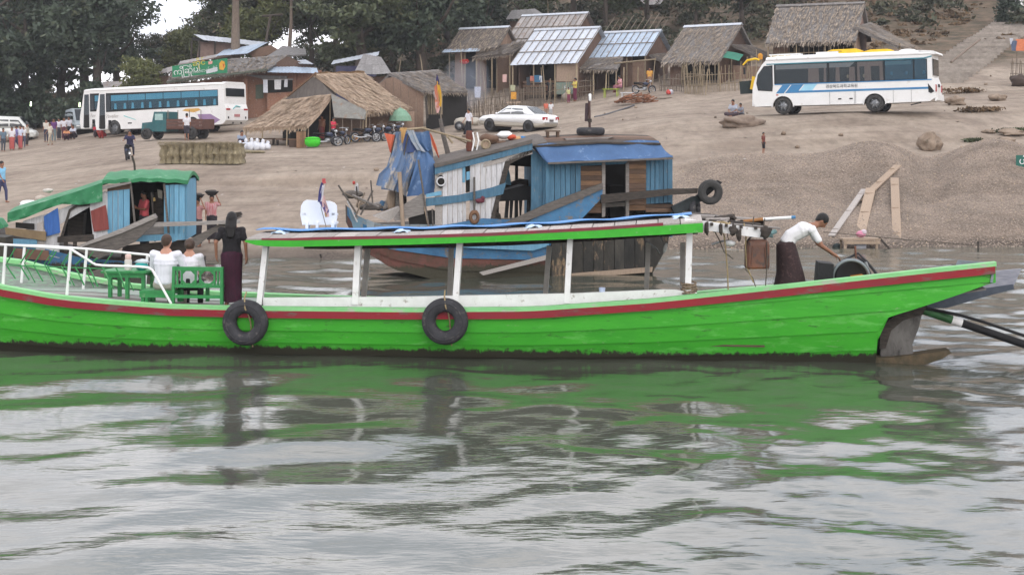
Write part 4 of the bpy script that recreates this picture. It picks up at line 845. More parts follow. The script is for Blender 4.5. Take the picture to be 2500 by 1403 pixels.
poly('strake', 'greyplank2', [(1170, 665), (1180, 672), (1335, 634), (1337, 622)], -.09, .06)
poly('strake', 'bluelight', [(1040, 592), (1042, 600), (1300, 612), (1340, 600), (1340, 592)], -.05, .06)
poly('bottom_rail', 'tan', [(1395, 668), (1396, 680), (1592, 664), (1594, 652)], -.12, .14)
poly('stern_plank', 'tarhull', [(1592, 540), (1640, 528), (1630, 600), (1596, 662)], .3, .1)
poly('deck', 'darkwood', [(905, 562), (905, 568), (1640, 545), (1640, 536)], .0, CB)
# main cabin
ct = lin((1297, 356), (1340, 394), (1640, 384)); cbm = lin((1297, 540), (1340, 560), (1640, 528))
planks('plank', 'blueplank', [1340, 1354, 1368, 1380, 1393, 1405, 1418], ct, cbm, 0, .04, seed=2)
planks('plank', 'blueplank', [1577, 1588, 1599, 1609, 1620, 1630, 1641], ct, lin((1577, 498), (1641, 494)), 0, .04, seed=3)
poly('head_board', 'blueplank', [(1418, 391), (1418, 405), (1530, 400), (1530, 388)], 0, .05)
poly('head_board', 'blueplank', [(1470, 389), (1470, 400), (1532, 396), (1532, 387)], -.02, .04)
hplanks('plank', ['brown', 'brown2', 'brown'], 1418, 1470, [405, 417, 429, 441, 453, 465, 478, 490, 505, 520], 0, .04, seed=6)
hplanks('plank', ['brown', 'brown', 'brown2'], 1530, 1577, [389, 401, 413, 424, 436, 448, 460, 472, 486, 500, 514], 0, .04, seed=8)
hplanks('plank', 'brown', 1577, 1643, [498, 508, 518], .0, .04, seed=9)
for x in (1474, 1532):
    poly('door_post', 'greyplank', [(x - 4, 398), (x - 4, 530), (x + 4, 528), (x + 4, 397)], -.03, .07)
poly('cross_rail', 'beam', [(1478, 496), (1478, 506), (1532, 503), (1532, 494)], -.01, .04)
# corner wall on the bow side runs back into the boat
c0 = ba(1340, 394, 0); m_ = 0
for k in range(5):
    v0, v1 = .05 + k * .56, .05 + (k + 1) * .56 - .02; zt = c0.z + .02 + .25 * math.sin(math.pi * (k + .5) / 5)
    m = MB(); m.box((c0.x - .12 - .0, (v0 + v1) / 2, (zt + 1.05) / 2), (.04, v1 - v0, zt - 1.05)); m.build('plank', 'blueplank', cargo)
m = MB(); m.bar((c0.x - .05, .0, 1.0), (c0.x - .05, .0, c0.z), .12, .10); m.build('corner_post', 'blueplank', cargo)
poly('corner_board', 'blueplank', [(1297, 360), (1297, 525), (1336, 545), (1336, 398)], .14, .05)
e1 = ba(1641, 384, 0)
m = MB(); m.box(((e1.x + .0), 1.4, 2.1), (.05, 2.7, 2.2)); m.build('end_wall', 'blueplank', cargo)
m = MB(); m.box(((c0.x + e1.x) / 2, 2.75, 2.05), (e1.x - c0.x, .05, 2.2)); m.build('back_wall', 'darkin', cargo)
for x in (1500, 1512, 1560):
    m = MB(); a = ba(x, 470, 1.2); m.box((a.x, 1.3, 1.8), (.25, .3, 1.1)); m.build('stowed_load', 'darkin', cargo)
# roof of the cabin: arched boards, with the awning in front
ra, rb = ba(1303, 345, .1).x, ba(1608, 340, .1).x; rz = ba(1340, 350, 0).z
def croof(u, v): return float(np.interp(u, [ra, (ra + rb) / 2, rb], [rz - .06, rz + .04, rz])) + .22 * math.sin(math.pi * max(0, min(1, (v + .1) / 3.2)))
for k in range(9):
    v0 = -.1 + k * .345; m = MB(); m.grid(lambda s, t: (ra + (rb - ra) * s, v0 + .335 * t, croof(ra + (rb - ra) * s, v0 + .335 * t)), 8, 1, .05, smooth=False); m.build('roof_plank', 'brown' if k % 3 else 'darkwood', cargo)
A = [ba(1303, 352, -.02), ba(1608, 342, -.02), ba(1643, 384, -.42), ba(1338, 396, -.42)]
def awn(s, t):
    p = (A[0] * (1 - s) + A[1] * s) * (1 - t) + (A[3] * (1 - s) + A[2] * s) * t
    return p + Vector((0, -.02 * math.sin(s * 25), -.07 * math.sin(math.pi * t) + .02 * math.sin(s * 17 + 4 * t)))
m = MB(); m.grid(awn, 30, 8, .015); m.build('awning', 'tarp', cargo)
m = MB(); m.ext([A[0], A[3], A[3] + Vector((-.05, .5, .1)), A[0] + Vector((-.03, .9, .05))], (.012, 0, 0)); m.build('awning_end', 'tarp', cargo)
m = MB(); m.bar(A[3] + Vector((0, 0, -.03)), A[2] + Vector((0, 0, -.03)), .05); m.build('awning_pole', 'beam', cargo)
poly('roof_load', 'greyplank', [(1380, 338), (1384, 344), (1480, 340), (1500, 334)], .3, .6)
# forward house: white boards, sloping blue fascia, dark opening
ft = lin((1062, 412), (1180, 385), (1300, 352)); fz = lambda x: ft(x) + 14
for y0, y1, mat, v in ((-12, -2, 'beam', -.10), (-2, 14, 'blueplank', -.06)):
    poly('fascia', mat, [(1062, ft(1062) + y1), (1300, ft(1300) + y1), (1300, ft(1300) + y0), (1180, ft(1180) + y0), (1062, ft(1062) + y0)], v, .08)
poly('fascia', 'greyplank2', [(1180, ft(1180) + 24), (1300, ft(1300) + 24), (1300, ft(1300) + 14), (1180, ft(1180) + 14)], -.02, .05)
planks('plank', 'whiteplank', [1066, 1082, 1097, 1111, 1125, 1138], lambda x: ft(x) + 13, lambda x: 560, 0, .04, seed=12) if 0 else None
planks('plank', 'whiteplank', [1080, 1093, 1105, 1117, 1130], lambda x: ft(x) + 13, lambda x: 552, 0, .04, seed=12)
planks('plank', 'whiteplank', [1147, 1160, 1173, 1186, 1200], lambda x: ft(x) + 13, lambda x: 545, .0, .04, seed=13)
planks('plank', 'whiteplank', [1200, 1213, 1226, 1238], lambda x: ft(x) + 24, lin((1200, 520), (1214, 470), (1240, 395)), .0, .04, seed=14)
poly('plank', 'whiteplank', [(1131, ft(1131) + 13), (1131, 552), (1138, 552), (1138, 470), (1136, 470), (1136, ft(1136) + 13)], 0, .04)
poly('plank', 'bluelight', [(1129, 404), (1129, 446), (1136, 445), (1136, 402)], -.015, .03)
poly('plank', 'bluelight', [(1139, 420), (1139, 440), (1147, 438), (1147, 418)], -.0, .03)
poly('slat_gap', 'darkin', [(1136, 398), (1138, 470), (1148, 468), (1148, 396)], .06, .03)
poly('plank', 'greyplank2', [(1062, 425), (1062, 552), (1080, 552), (1080, 505), (1086, 490), (1086, 445), (1080, 424)], .02, .05)
m = MB(); a = ba(1076, 443, 0); m.lathe([(.0, 0), (.09, 0), (.09, .06), (0, .06)], a + Vector((0, .0, 0)), 14, Matrix.Rotation(R(90), 3, 'X') @ Matrix.Diagonal((1, 1.9, 1)).to_3x3()); m.build('round_window', 'darkin', cargo)
ring = MB(); ring.torus(a + Vector((0, -.07, 0)), .11, .02, 'Y', 20, 6); ring.build('window_rim', 'whiteplank', cargo)
poly('slanted_post', 'darkwood', [(1240, 388), (1234, 392), (1194, 548), (1203, 548), (1246, 400), (1300, 372), (1300, 362)], -.02, .08)
poly('rail_board', 'blueplank', [(1040, 484), (1040, 504), (1120, 494), (1200, 481), (1228, 474), (1236, 446), (1200, 458), (1120, 476)], -.06, .05)
poly('rail_board', 'bluelight', [(1040, 474), (1040, 482), (1078, 476), (1078, 466)], -.03, .05)
poly('gunwale_board', 'bluehull', [(1070, 552), (1070, 568), (1250, 562), (1300, 560), (1300, 540), (1180, 533)], -.1, .06)
# inside the opening: far uprights, a table and dark load, far rail
for x in (1262, 1300 - 4, 1215):
    poly('inner_post', 'darkwood', [(x - 3, 395), (x - 5, 545), (x + 3, 545), (x + 3, 392)], 2.3, .1)
poly('far_rail', 'darkwood', [(1205, 450), (1200, 480), (1300, 478), (1300, 440), (1270, 436), (1240, 448)], 2.2, .15)
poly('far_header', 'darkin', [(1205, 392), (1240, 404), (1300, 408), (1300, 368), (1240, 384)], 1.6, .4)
poly('stowed_table', 'black', [(1212, 470), (1212, 492), (1300, 488), (1300, 456), (1280, 452)], .9, .8)
for x in (1236, 1246, 1258, 1268, 1288):
    poly('table_leg', 'black', [(x, 486), (x - 4 + (x % 3) * 3, 532), (x + 4, 532), (x + 8, 486)], 1.0, .08)
poly('inner_wall', 'darkin', [(1214, 400), (1206, 470), (1224, 470), (1240, 420), (1240, 395)], 1.0, .1)
poly('blue_load', 'bluelight', [(1238, 405), (1232, 450), (1248, 452), (1246, 430), (1240, 406)], 1.9, .1)
poly('stowed_load', 'darkwood', [(1186, 520), (1184, 545), (1225, 545), (1222, 522), (1205, 514)], .5, .4)
# forward roof boards
fa_, fb_ = ba(1062, 405, 0).x, c0.x - .05
for k in range(8):
    v0 = -.05 + k * .37; m = MB()
    m.grid(lambda s, t: (fa_ + (fb_ - fa_) * s, v0 + .36 * t, float(np.interp(fa_ + (fb_ - fa_) * s, [fa_, ba(1180, 380, 0).x, fb_], [ba(1062, 406, 0).z, ba(1180, 378, 0).z, ba(1297, 345, 0).z])) + .2 * math.sin(math.pi * (v0 + .36 * t) / 3.0)), 6, 1, .04, smooth=False); m.build('roof_plank', 'beam', cargo)
# fore deck: grey boards, opening, bow posts
poly('bow_board', 'greyplank', [(985, 500), (960, 535), (965, 540), (1035, 522), (1038, 482), (1034, 470)], -.08, .05)
poly('bow_board', 'greyplank2', [(912, 528), (948, 542), (985, 512), (975, 505), (935, 520)], .3, .5)
planks('side_plank', 'greyblue', [895, 915, 935, 955, 975, 1000, 1025, 1050, 1066], lin((895, 535), (930, 548), (1066, 548)), lin((895, 565), (1066, 566)), -.05, .05, seed=15)
poly('bow_flare', M('faded_bow_blue', (.14, .27, .36), (.16, .20, .23), r=.75, ns=4, b=.25, wear=((.25, .22, .2), .3, 5)), [(850, 505), (853, 520), (862, 556), (880, 562), (896, 562), (898, 538), (876, 528)], .6, .08)
poly('hatch_opening', 'darkin', [(997, 533), (1000, 548), (1066, 548), (1068, 520), (1058, 512), (1035, 516)], .05, .04)
for x0, y0, x1, y1, mat, r_ in ((975, 420, 984, 560, 'tan', .055), (1021, 390, 1046, 550, 'beam', .025), (848, 490, 872, 542, 'whiteplank', .02), (870, 455, 875, 505, 'darkwood', .02), (872, 480, 876, 510, 'tan', .02), (905, 440, 910, 500, 'beam', .02), (826, 452, 870, 520, 'beam', .025), (838, 470, 900, 500, 'stick', .02), (890, 470, 868, 530, 'stick', .02), (860, 476, 925, 505, 'greyplank', .03), (910, 465, 880, 525, 'beam', .025), (1036, 505, 1047, 556, 'tan', .02), (1055, 510, 1057, 550, 'beam', .02)):
    m = MB(); m.tube([ba(x1, y1, -.12 if x1 > 940 else .5), ba(x0, y0, -.12 if x1 > 940 else .5)], r_, 7); m.build('bow_post', mat, cargo)
# swinging plank rail and steering beam
A_ = [(1210, 560), (1216, 572), (1320, 545), (1472, 490), (1472, 448), (1450, 456)]
poly('slanting_bulwark', 'bluehull', [(1230, 578), (1330, 566), (1420, 535), (1470, 482), (1472, 456), (1340, 512)], -.30, .06)
poly('slanting_rail', 'beam', [(1208, 556), (1208, 570), (1340, 518), (1472, 462), (1471, 447), (1335, 498)], -.36, .12)
poly('steering_beam', 'darkwood', [(1468, 476), (1468, 497), (1640, 476), (1702, 472), (1704, 460), (1640, 461)], -.38, .16)
poly('rudder_blade', M('tarry_rudder', (.03, .04, .042), (.015, .018, .02), r=.7, ns=5, b=.3), [(1640, 505), (1650, 530), (1690, 505), (1714, 490), (1706, 478), (1690, 480)], -.25, .12)
poly('rudder_blade', 'black', [(1700, 478), (1712, 492), (1745, 462), (1764, 445), (1752, 440), (1735, 452)], -.3, .1)
poly('stern_rail', 'darkwood', [(1590, 520), (1590, 545), (1640, 540), (1700, 505), (1690, 490), (1640, 512)], .2, .15)
p = ba(1734, 469, -.5); tyre('tyre_fender', 'grey rubber tyre hung on the end of the steering beam', B2W(p), BF.yaw, .235, .105, mat='tyregrey', group='tyre fenders on the cargo boat')
p = ba(1696, 512, -.05); tyre('tyre_fender', 'black tyre half hidden below the rudder of the cargo boat', B2W(p), BF.yaw + 1.0, .24, .09, group='tyre fenders on the cargo boat')
p = ba(1442, 320, 1.0); tyre('tyre', 'black truck tyre lying flat on the cabin roof of the cargo boat', B2W(Vector((p.x, 1.0, croof(p.x, 1.0) + .09))), 0, .29, .10, rot=(R(90), 0, .3))
# mast with white can, stool, sacks, basket on the roof
p = ba(1440, 322, 1.0); mz = croof(p.x, 1.0)
mast = thing('mast', 'thin brown mast with a white can on the cargo boat roof', 'mast', B2W(Vector((p.x, 1.0, mz))), BF.yaw); k_ = 38.3 / F
m = MB(); m.tube([(0, 0, 0), (-.02, 0, (322 - 228) * k_)], .035, 8); m.build('pole', M('brown_pole', (.10, .055, .045), (.05, .03, .028), r=.8, ns=6, b=.3), mast)
m = MB(); m.lathe([(.03, 0), (.04, .02), (.04, .18), (.02, .2)], (0, -.02, (322 - 240) * k_), 10); m.build('can', 'whitep', mast)
m = MB(); m.box((0, 0, (322 - 288) * k_), (.09, .08, .10)); m.build('clamp', 'darkwood', mast)
m = MB(); m.grid(lambda s, t: (-.12 + .09 * s - .02 * t, .02 * math.sin(6 * s + 3 * t), (322 - 245) * k_ - .5 * t), 3, 5, (0, .02, 0)); m.build('hanging_rag', C(.06, .04, .045), mast)
p = ba(1349, 334, .9); zs = croof(p.x, .9)
st = thing('stool', 'small brown wooden stool on the cabin roof of the cargo boat', 'stool', B2W(Vector((p.x, .9, zs))), BF.yaw)
m = MB(); m.box((0, 0, .16), (.40, .2, .035)); m.build('seat', 'brown', st)
for x in (-.14, .14):
    m = MB(); m.box((x, 0, .07), (.06, .18, .14)); m.build('leg', 'brown', st)
def lumps(name, label, pos, items, cat, rz=0, group=None):
    o = thing(name, label, cat, pos, rz, group)
    for i, (c_, r_, mat) in enumerate(items):
        m = MB(); m.ball(c_, r_, 10, 8, jit=.35, seed=i + len(label)); m.build('lump', mat, o)
    return o
def froof(x, v=1.2):
    u = ba(x, 380, v).x; return Vector((u, v, float(np.interp(u, [fa_, ba(1180, 380, 0).x, fb_], [ba(1062, 406, 0).z, ba(1180, 378, 0).z, ba(1297, 345, 0).z])) + .2 * math.sin(math.pi * v / 3)))
lumps('cloth_bundle', 'white and red cloth bundle on the forward roof of the cargo boat', B2W(froof(1244)), [((-.12, 0, .14), (.22, .18, .10), 'whitep'), ((.05, -.05, .08), (.14, .14, .08), C(.5, .08, .04)), ((.2, -.05, .05), (.14, .1, .05), C(.5, .3, .15)), ((.36, 0, .05), (.1, .09, .06), C(.05, .2, .45))], 'bundle')
lumps('sack', 'brown sack lying on the forward roof beside the round basket', B2W(froof(1195)), [((0, 0, .14), (.26, .2, .16), C(.15, .09, .06)), ((.3, 0, .05), (.25, .15, .06), C(.13, .08, .055))], 'sack')
p = B2W(froof(1186, .6)); bk = thing('round_basket', 'small tan round basket on its side on the forward roof', 'basket', p + Vector((0, 0, .12)), BF.yaw)
m = MB(); m.torus((0, 0, 0), .11, .03, 'Y', 18, 6); m.build('rim', 'bamboo', bk); m = MB(); m.lathe([(.12, 0), (.1, .14), (.0, .18)], (0, 0, 0), 14, Matrix.Rotation(R(-90), 3, 'X')); m.build('bowl', 'straw', bk)
p = froof(1146, .8); fgz = (372 - 318) * 37.6 / F
fi = thing('carved_post', 'red brown carved post with white ribbons on the forward roof', 'post', B2W(p), BF.yaw)
m = MB(); m.lathe([(.08, 0), (.1, .12), (.07, .25), (.11, .4), (.08, .55)], n=10); m.build('shaft', M('red_brown_carving', (.16, .05, .03), (.10, .035, .025), r=.6), fi)
for x in (.08, .2):
    m = MB(); m.tube([(x, -.05, .5), (x + .04, -.08, .28), (x - .02, -.08, 0)], .022, 6); m.build('ribbon', 'whitep', fi)
# blue tarpaulin tent on bamboo poles over the bow
tv = .55
tent = thing('tarpaulin_tent', 'dirty blue tarpaulin hung like a tent over the bow of the cargo boat', 'tarpaulin', B2W(ba(1000, 480, tv)), BF.yaw); t0 = ba(1000, 480, tv)
def drape(name, mat, pl, pr, v0, v1, wave=.05, th=.012, nu=14, nv=16):
    """cloth between a left and a right pixel polyline (same number of points)"""
    n = len(pl); ks = np.linspace(0, 1, n)
    def f(s, t):
        lx, ly = np.interp(t, ks, [a for a, _ in pl]), np.interp(t, ks, [b for _, b in pl]); rx, ry = np.interp(t, ks, [a for a, _ in pr]), np.interp(t, ks, [b for _, b in pr])
        v = v0 + (v1 - v0) * t; return ba(lx + (rx - lx) * s, ly + (ry - ly) * s, v) - t0 + Vector((0, wave * math.sin(s * 9 + 2.2 * t + v0 * 9) * (.3 + t) + .3 * wave * math.sin(s * 23 + 5 * t), 0))
    m = MB(); m.grid(f, nu, nv, (0, th, 0)); return m.build(name, mat, tent)
drape('tarp_panel', 'tarpdirty', [(966, 322), (956, 370), (944, 410), (936, 440), (930, 462)], [(1046, 322), (1056, 370), (1062, 410), (1062, 440), (1056, 474)], .75, .6, .08)
drape('tarp_panel', 'tarpdirty', [(968, 325), (958, 370), (946, 405), (925, 425), (918, 452)], [(988, 325), (990, 370), (985, 400), (975, 430), (960, 466)], .5, .1)
drape('tarp_panel', 'tarpdirty', [(984, 372), (980, 410), (972, 440), (962, 464)], [(1022, 366), (1016, 400), (1000, 440), (992, 480)], .45, .2, .07)
drape('tarp_panel', 'tarp', [(1022, 366), (1012, 410), (1000, 450), (992, 480)], [(1046, 372), (1062, 395), (1066, 430), (1060, 474)], .4, .15)
drape('tarp_panel', 'tarpnavy', [(984, 330), (984, 352), (986, 374)], [(996, 326), (1010, 348), (1018, 370)], .42, .40, .02)
drape('tarp_panel', 'tarp', [(1012, 330), (1016, 350), (1040, 372)], [(1048, 318), (1052, 340), (1054, 364)], .6, .5, .03)
drape('tarp_panel', M('pale_tarp_fold', (.33, .34, .36), (.2, .26, .34), r=.7, ns=5, b=.4), [(992, 318), (1004, 345), (1018, 366)], [(1010, 318), (1024, 350), (1040, 372)], .38, .34, .02)
drape('orange_cloth', C(.55, .13, .07), [(938, 325), (945, 345), (952, 372)], [(966, 330), (962, 350), (956, 374)], .48, .45, .02)
drape('orange_cloth', C(.52, .12, .06), [(1048, 322), (1056, 355), (1070, 385)], [(1054, 330), (1066, 358), (1073, 386)], .42, .4, .02)
drape('orange_cloth', C(.50, .30, .12), [(976, 312), (979, 325), (980, 348)], [(994, 312), (990, 326), (984, 350)], .36, .35, .02)
for x0, y0, x1, y1, r_, mat in ((965, 330, 950, 400, .012, 'darkwood'), (1000, 315, 975, 430, .018, 'ropedark'), (1030, 313, 1150, 345, .03, 'bamboo'), (975, 318, 1040, 312, .03, 'bamboo'), (985, 430, 1040, 445, .025, 'beam'), (1105, 350, 1090, 330, .03, 'bamboo')):
    m = MB(); m.tube([ba(x0, y0, .4) - t0, ba(x1, y1, .4) - t0], r_, 7); m.build('tent_pole', mat, tent)
m = MB(); m.tube([ba(1075, 290, 1.4) - t0, ba(1082, 330, 1.4) - t0, ba(1093, 372, 1.4) - t0, ba(1095, 400, 1.4) - t0], [.05, .06, .07, .07], 8); m.build('tent_pole', 'beam', tent)
m = MB(); m.tube([ba(1030, 312, 1.0) - t0, ba(1110, 335, 1.0) - t0, ba(1180, 370, 1.0) - t0], .025, 7); m.build('tent_pole', 'bamboo', tent)
# flag with a stripe pole
fo = ba(1076, 300, 1.4); fl = thing('religious_flag', 'orange and yellow striped flag on a pole above the blue tarpaulin', 'flag', B2W(fo), BF.yaw)
def fsk(x, y, d=0): return ba(x, y, 1.4) - fo + Vector((0, d, 0))
m = MB(); m.tube([fsk(1078, 300), fsk(1066, 182)], .02, 7); m.build('pole', 'stick', fl)
for nm, c_, pl, pr in (('stripe', C(.04, .04, .14), [(1066, 182), (1064, 196), (1066, 205)], [(1068, 184), (1072, 200), (1072, 208)]), ('stripe', C(.62, .36, .05), [(1066, 198), (1068, 225), (1070, 245), (1071, 258)], [(1073, 204), (1077, 225), (1078, 248), (1077, 262)]), ('stripe', C(.58, .22, .14), [(1060, 212), (1061, 235), (1062, 255), (1064, 262)], [(1067, 205), (1069, 230), (1071, 252), (1071, 264)]), ('stripe', C(.6, .58, .6), [(1058, 225), (1059, 236), (1062, 242)], [(1062, 222), (1064, 236), (1065, 244)]), ('stripe', C(.60, .36, .33), [(1062, 250), (1062, 262), (1066, 276)], [(1074, 248), (1074, 262), (1070, 276)])):
    ks = np.linspace(0, 1, len(pl)); m = MB(); m.grid(lambda s, t: fsk(np.interp(t, ks, [a for a, _ in pl]) * (1 - s) + np.interp(t, ks, [a for a, _ in pr]) * s, np.interp(t, ks, [b for _, b in pl]) * (1 - s) + np.interp(t, ks, [b for _, b in pr]) * s, -.03 + .03 * math.sin(5 * s + 4 * t + len(pl))), 3, 6, (0, .008, 0)); m.build(nm, c_, fl)
# gear heaped on the bow
for k, (x, y, items, lb) in enumerate(((905, 505, [((0, 0, .0), (.35, .2, .10), 'beam'), ((.3, .1, .02), (.22, .2, .14), 'greyplank'), ((-.25, .0, .05), (.16, .1, .10), 'tan')], 'heap of dark grey gear on the bow of the cargo boat'),
                                      (934, 507, [((0, 0, .06), (.1, .09, .13), C(.06, .13, .22))], 'faded blue jug on the bow of the cargo boat'),
                                      (955, 490, [((0, 0, 0), (.12, .1, .35), 'tan'), ((.16, .05, 0), (.1, .1, .38), 'greyplank'), ((.3, .1, 0), (.12, .1, .36), 'darkwood')], 'upright sacks and boards under the blue tarpaulin'),
                                      (862, 470, [((0, 0, -.05), (.28, .12, .10), 'beam'), ((.1, 0, .1), (.05, .05, .16), 'whiteplank'), ((.02, -.02, .26), (.04, .04, .05), C(.45, .06, .05))], 'grey bundle with a red tip at the bow point'))):
    lumps('bow_gear', lb, B2W(ba(x, y, .9 if k != 3 else 1.2)), items, 'gear', BF.yaw, 'gear on the bow of the cargo boat')
p = ba(1158, 530, -.1); o = thing('pulley', 'brown wooden ring hanging from a stake beside the white boards', 'pulley', B2W(p), BF.yaw)
m = MB(); m.torus((0, 0, 0), .10, .045, 'Y', 20, 8, rot=Matrix.Diagonal((1, 1, 1.35)).to_3x3()); m.build('ring', M('brown_ring', (.20, .10, .05), (.12, .07, .045), r=.7), o); m = MB(); m.tube([(0, .0, .12), (.0, 0, 1.05)], .03, 7); m.build('stake', 'beam', o)
p = ba(1172, 490, -.12); lumps('rag', 'dark red rag tied to the blue rail of the cargo boat', B2W(p), [((0, 0, 0), (.12, .03, .07), C(.14, .035, .05)), ((.07, 0, .06), (.06, .03, .06), C(.14, .035, .05))], 'rag', BF.yaw)

# ================================================================ small cargo boat at the left
LF = Frame(270, 37.5, R(6)); la = LF.at
sb_ = thing('cabin_boat', 'small blue cabin boat with green tarpaulin roof, moored at the left', 'boat', LF.o, LF.yaw)
lp_ = lambda name, mat, pts, v, th: poly(name, mat, pts, v, th, sb_, la)
# hull
lt = lin((-120, 545), (20, 585), (200, 630), (460, 650), (560, 610)); lb_ = lin((-120, 640), (0, 680), (200, 735), (560, 735))
for k, mat in enumerate(('bluehull', 'bluelight', 'bluehull')):
    m = MB(); rg = []
    for x in np.linspace(-110, 470, 22):
        y0 = lt(x) + (lb_(x) - lt(x)) * k / 3; y1 = lt(x) + (lb_(x) - lt(x)) * ((k + 1) / 3 + .02); a, b = la(x, y0, .12 * k), la(x, y1, .12 * k + .06); rg.append([a, b, b + Vector((0, .06, 0)), a + Vector((0, .06, 0))])
    m.loft(rg, smooth=False); m.build('hull_plank', mat, sb_)
m = MB(); rg = []
for x in np.linspace(-110, 480, 14):
    a, b = la(x, lt(x), .1), la(x, lb_(x), .3); rg.append([a, b, b + Vector((0, 1.8, 0)), a + Vector((0, 2.3, 0))])
m.loft(rg); m.build('hull_shell', 'darkwood', sb_)
lp_('hull_plank', 'redhull', [(375, 640), (372, 655), (480, 662), (500, 640)], -.04, .05)
# cabin
planks('plank', 'bluelight', [262, 275, 288, 301, 317], lin((262, 466), (317, 460)), lin((262, 600), (317, 590)), 0, .04, sb_, la, 21)
planks('plank', 'bluelight', [400, 413, 425, 437, 452], lin((400, 452), (452, 450)), lin((400, 600), (452, 578)), 0, .04, sb_, la, 22)
lp_('plank', 'bluelight', [(258, 470), (264, 600), (270, 600), (266, 466)], .1, .05)
lp_('head_board', 'brown', [(262, 452), (262, 467), (318, 461), (318, 450)], -.01, .05)
lp_('door_post', 'beam', [(317, 448), (328, 560), (333, 560), (321, 447)], -.03, .06); lp_('door_post', 'darkwood', [(368, 470), (376, 590), (380, 590), (372, 470)], .3, .06); lp_('door_post', 'beam', [(398, 448), (409, 570), (414, 568), (403, 447)], -.03, .06)
lp_('sill_board', 'bluelight', [(330, 575), (330, 590), (452, 585), (452, 570)], -.0, .05); lp_('sill_board', 'greyplank', [(350, 548), (350, 574), (410, 570), (410, 545)], .1, .05)
la0, la1 = la(258, 450, 0), la(456, 445, 0)
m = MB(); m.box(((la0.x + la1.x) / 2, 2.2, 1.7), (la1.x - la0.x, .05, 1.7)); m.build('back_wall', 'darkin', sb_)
m = MB(); m.box((la1.x - .03, 1.15, 1.75), (.05, 2.1, 1.6)); m.build('end_wall', 'bluelight', sb_)
lp_('stowed_load', 'darkwood', [(372, 470), (376, 560), (402, 560), (398, 470)], 1.2, .4); lp_('hanging_cloth', C(.45, .40, .34), [(384, 462), (386, 482), (396, 486), (396, 466)], .8, .05); lp_('hanging_lamp', C(.6, .4, .15), [(372, 484), (374, 492), (380, 490), (378, 482)], .5, .05)
rx0, rx1 = la(252, 445, 0).x, la(460, 440, 0).x
def lroof(s, t): return Vector((rx0 + (rx1 - rx0) * s, -.12 + 2.6 * t, la(350, 440, 0).z + .06 * math.sin(math.pi * s) + .2 * math.sin(math.pi * t) + .015 * math.sin(s * 31 + t * 6)))
m = MB(); m.grid(lroof, 20, 8, .10); m.build('roof', 'greentarp', sb_)
lp_('roof_edge', 'greyplank', [(250, 455), (250, 463), (320, 448), (320, 443)], -.16, .05)
# forward part: white walls, cloths, sloping green tarpaulin
lp_('side_wall', 'whiteplank', [(55, 540), (60, 552), (80, 600), (92, 606), (92, 566), (150, 545), (262, 480), (258, 466), (150, 510)], .05, .04)
lp_('side_wall', 'whiteplank', [(85, 566), (88, 620), (102, 622), (100, 562)], .0, .04); lp_('side_wall', 'whiteplank', [(104, 585), (106, 622), (145, 630), (143, 520), (128, 520)], .02, .04)
lp_('side_wall', 'whiteplank', [(218, 495), (232, 625), (270, 620), (262, 470), (240, 480)], .02, .04); lp_('side_wall', 'greyplank2', [(90, 545), (90, 562), (100, 625), (110, 625), (106, 540)], -.02, .03)
lp_('slot_window', 'darkin', [(38, 543), (38, 556), (83, 560), (83, 546)], -.0, .06)
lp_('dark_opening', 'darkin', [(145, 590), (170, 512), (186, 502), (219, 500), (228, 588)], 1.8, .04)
lp_('window_frame', 'darkwood', [(143, 590), (168, 511), (185, 500), (219, 497), (219, 502), (188, 505), (172, 515), (150, 590)], -.02, .06); lp_('window_sill', 'darkwood', [(140, 578), (140, 592), (230, 590), (228, 572)], -.02, .08)
for x, y in ((160, 598), (182, 602), (215, 600)):
    lp_('short_post', 'darkwood', [(x - 4, 590), (x - 4, y + 18), (x + 4, y + 18), (x + 5, 590)], .0, .06)
lp_('stowed_load', 'darkwood', [(165, 540), (165, 588), (200, 588), (205, 520), (180, 525)], 1.0, .4)
def lcloth(name, mat, pl, pr, v=-.06):
    ks = np.linspace(0, 1, len(pl)); m = MB()
    m.grid(lambda s, t: la(np.interp(t, ks, [a for a, _ in pl]) * (1 - s) + np.interp(t, ks, [a for a, _ in pr]) * s, np.interp(t, ks, [b for _, b in pl]) * (1 - s) + np.interp(t, ks, [b for _, b in pr]) * s, v + .02 * math.sin(s * 14 + 2 * t)), 12, 8, (0, .01, 0)); return m.build(name, mat, sb_)
lcloth('blue_curtain', M('blue_cloth', (.055, .15, .42), (.04, .11, .33), r=.85, ns=5, st=(5, 5, .5), b=.2), [(107, 528), (108, 552), (113, 577)], [(141, 507), (145, 540), (147, 568)])
lcloth('red_curtain', M('brick_red_cloth', (.24, .065, .055), (.19, .05, .045), r=.85, ns=5, st=(5, 5, .5), b=.2), [(221, 515), (224, 540), (229, 566)], [(258, 500), (263, 530), (266, 560)])
m = MB()
def gt(s, t):
    x = 18 + (250 - 18) * s; yt = np.interp(x, [18, 120, 180, 250], [520, 488, 470, 446]); yb = np.interp(x, [18, 60, 110, 150, 200, 250], [543, 533, 512, 498, 500, 492])
    y = yt + (yb - yt) * min(1, t * 2); v = -.15 if t < .5 else -.15
    p = la(x, y, -.15 + .03 * math.sin(x * .13 + t * 8)); return p
m.grid(gt, 26, 6, (0, .015, 0)); m.build('tarpaulin', 'greentarp', sb_)
m = MB(); m.grid(lambda s, t: la(18 + 232 * s, np.interp(18 + 232 * s, [18, 120, 180, 250], [520, 488, 470, 446]), -.13) + Vector((0, 2.3 * t, .13 * math.sin(math.pi * t))), 20, 6, .02); m.build('tarpaulin', 'greentarp', sb_)
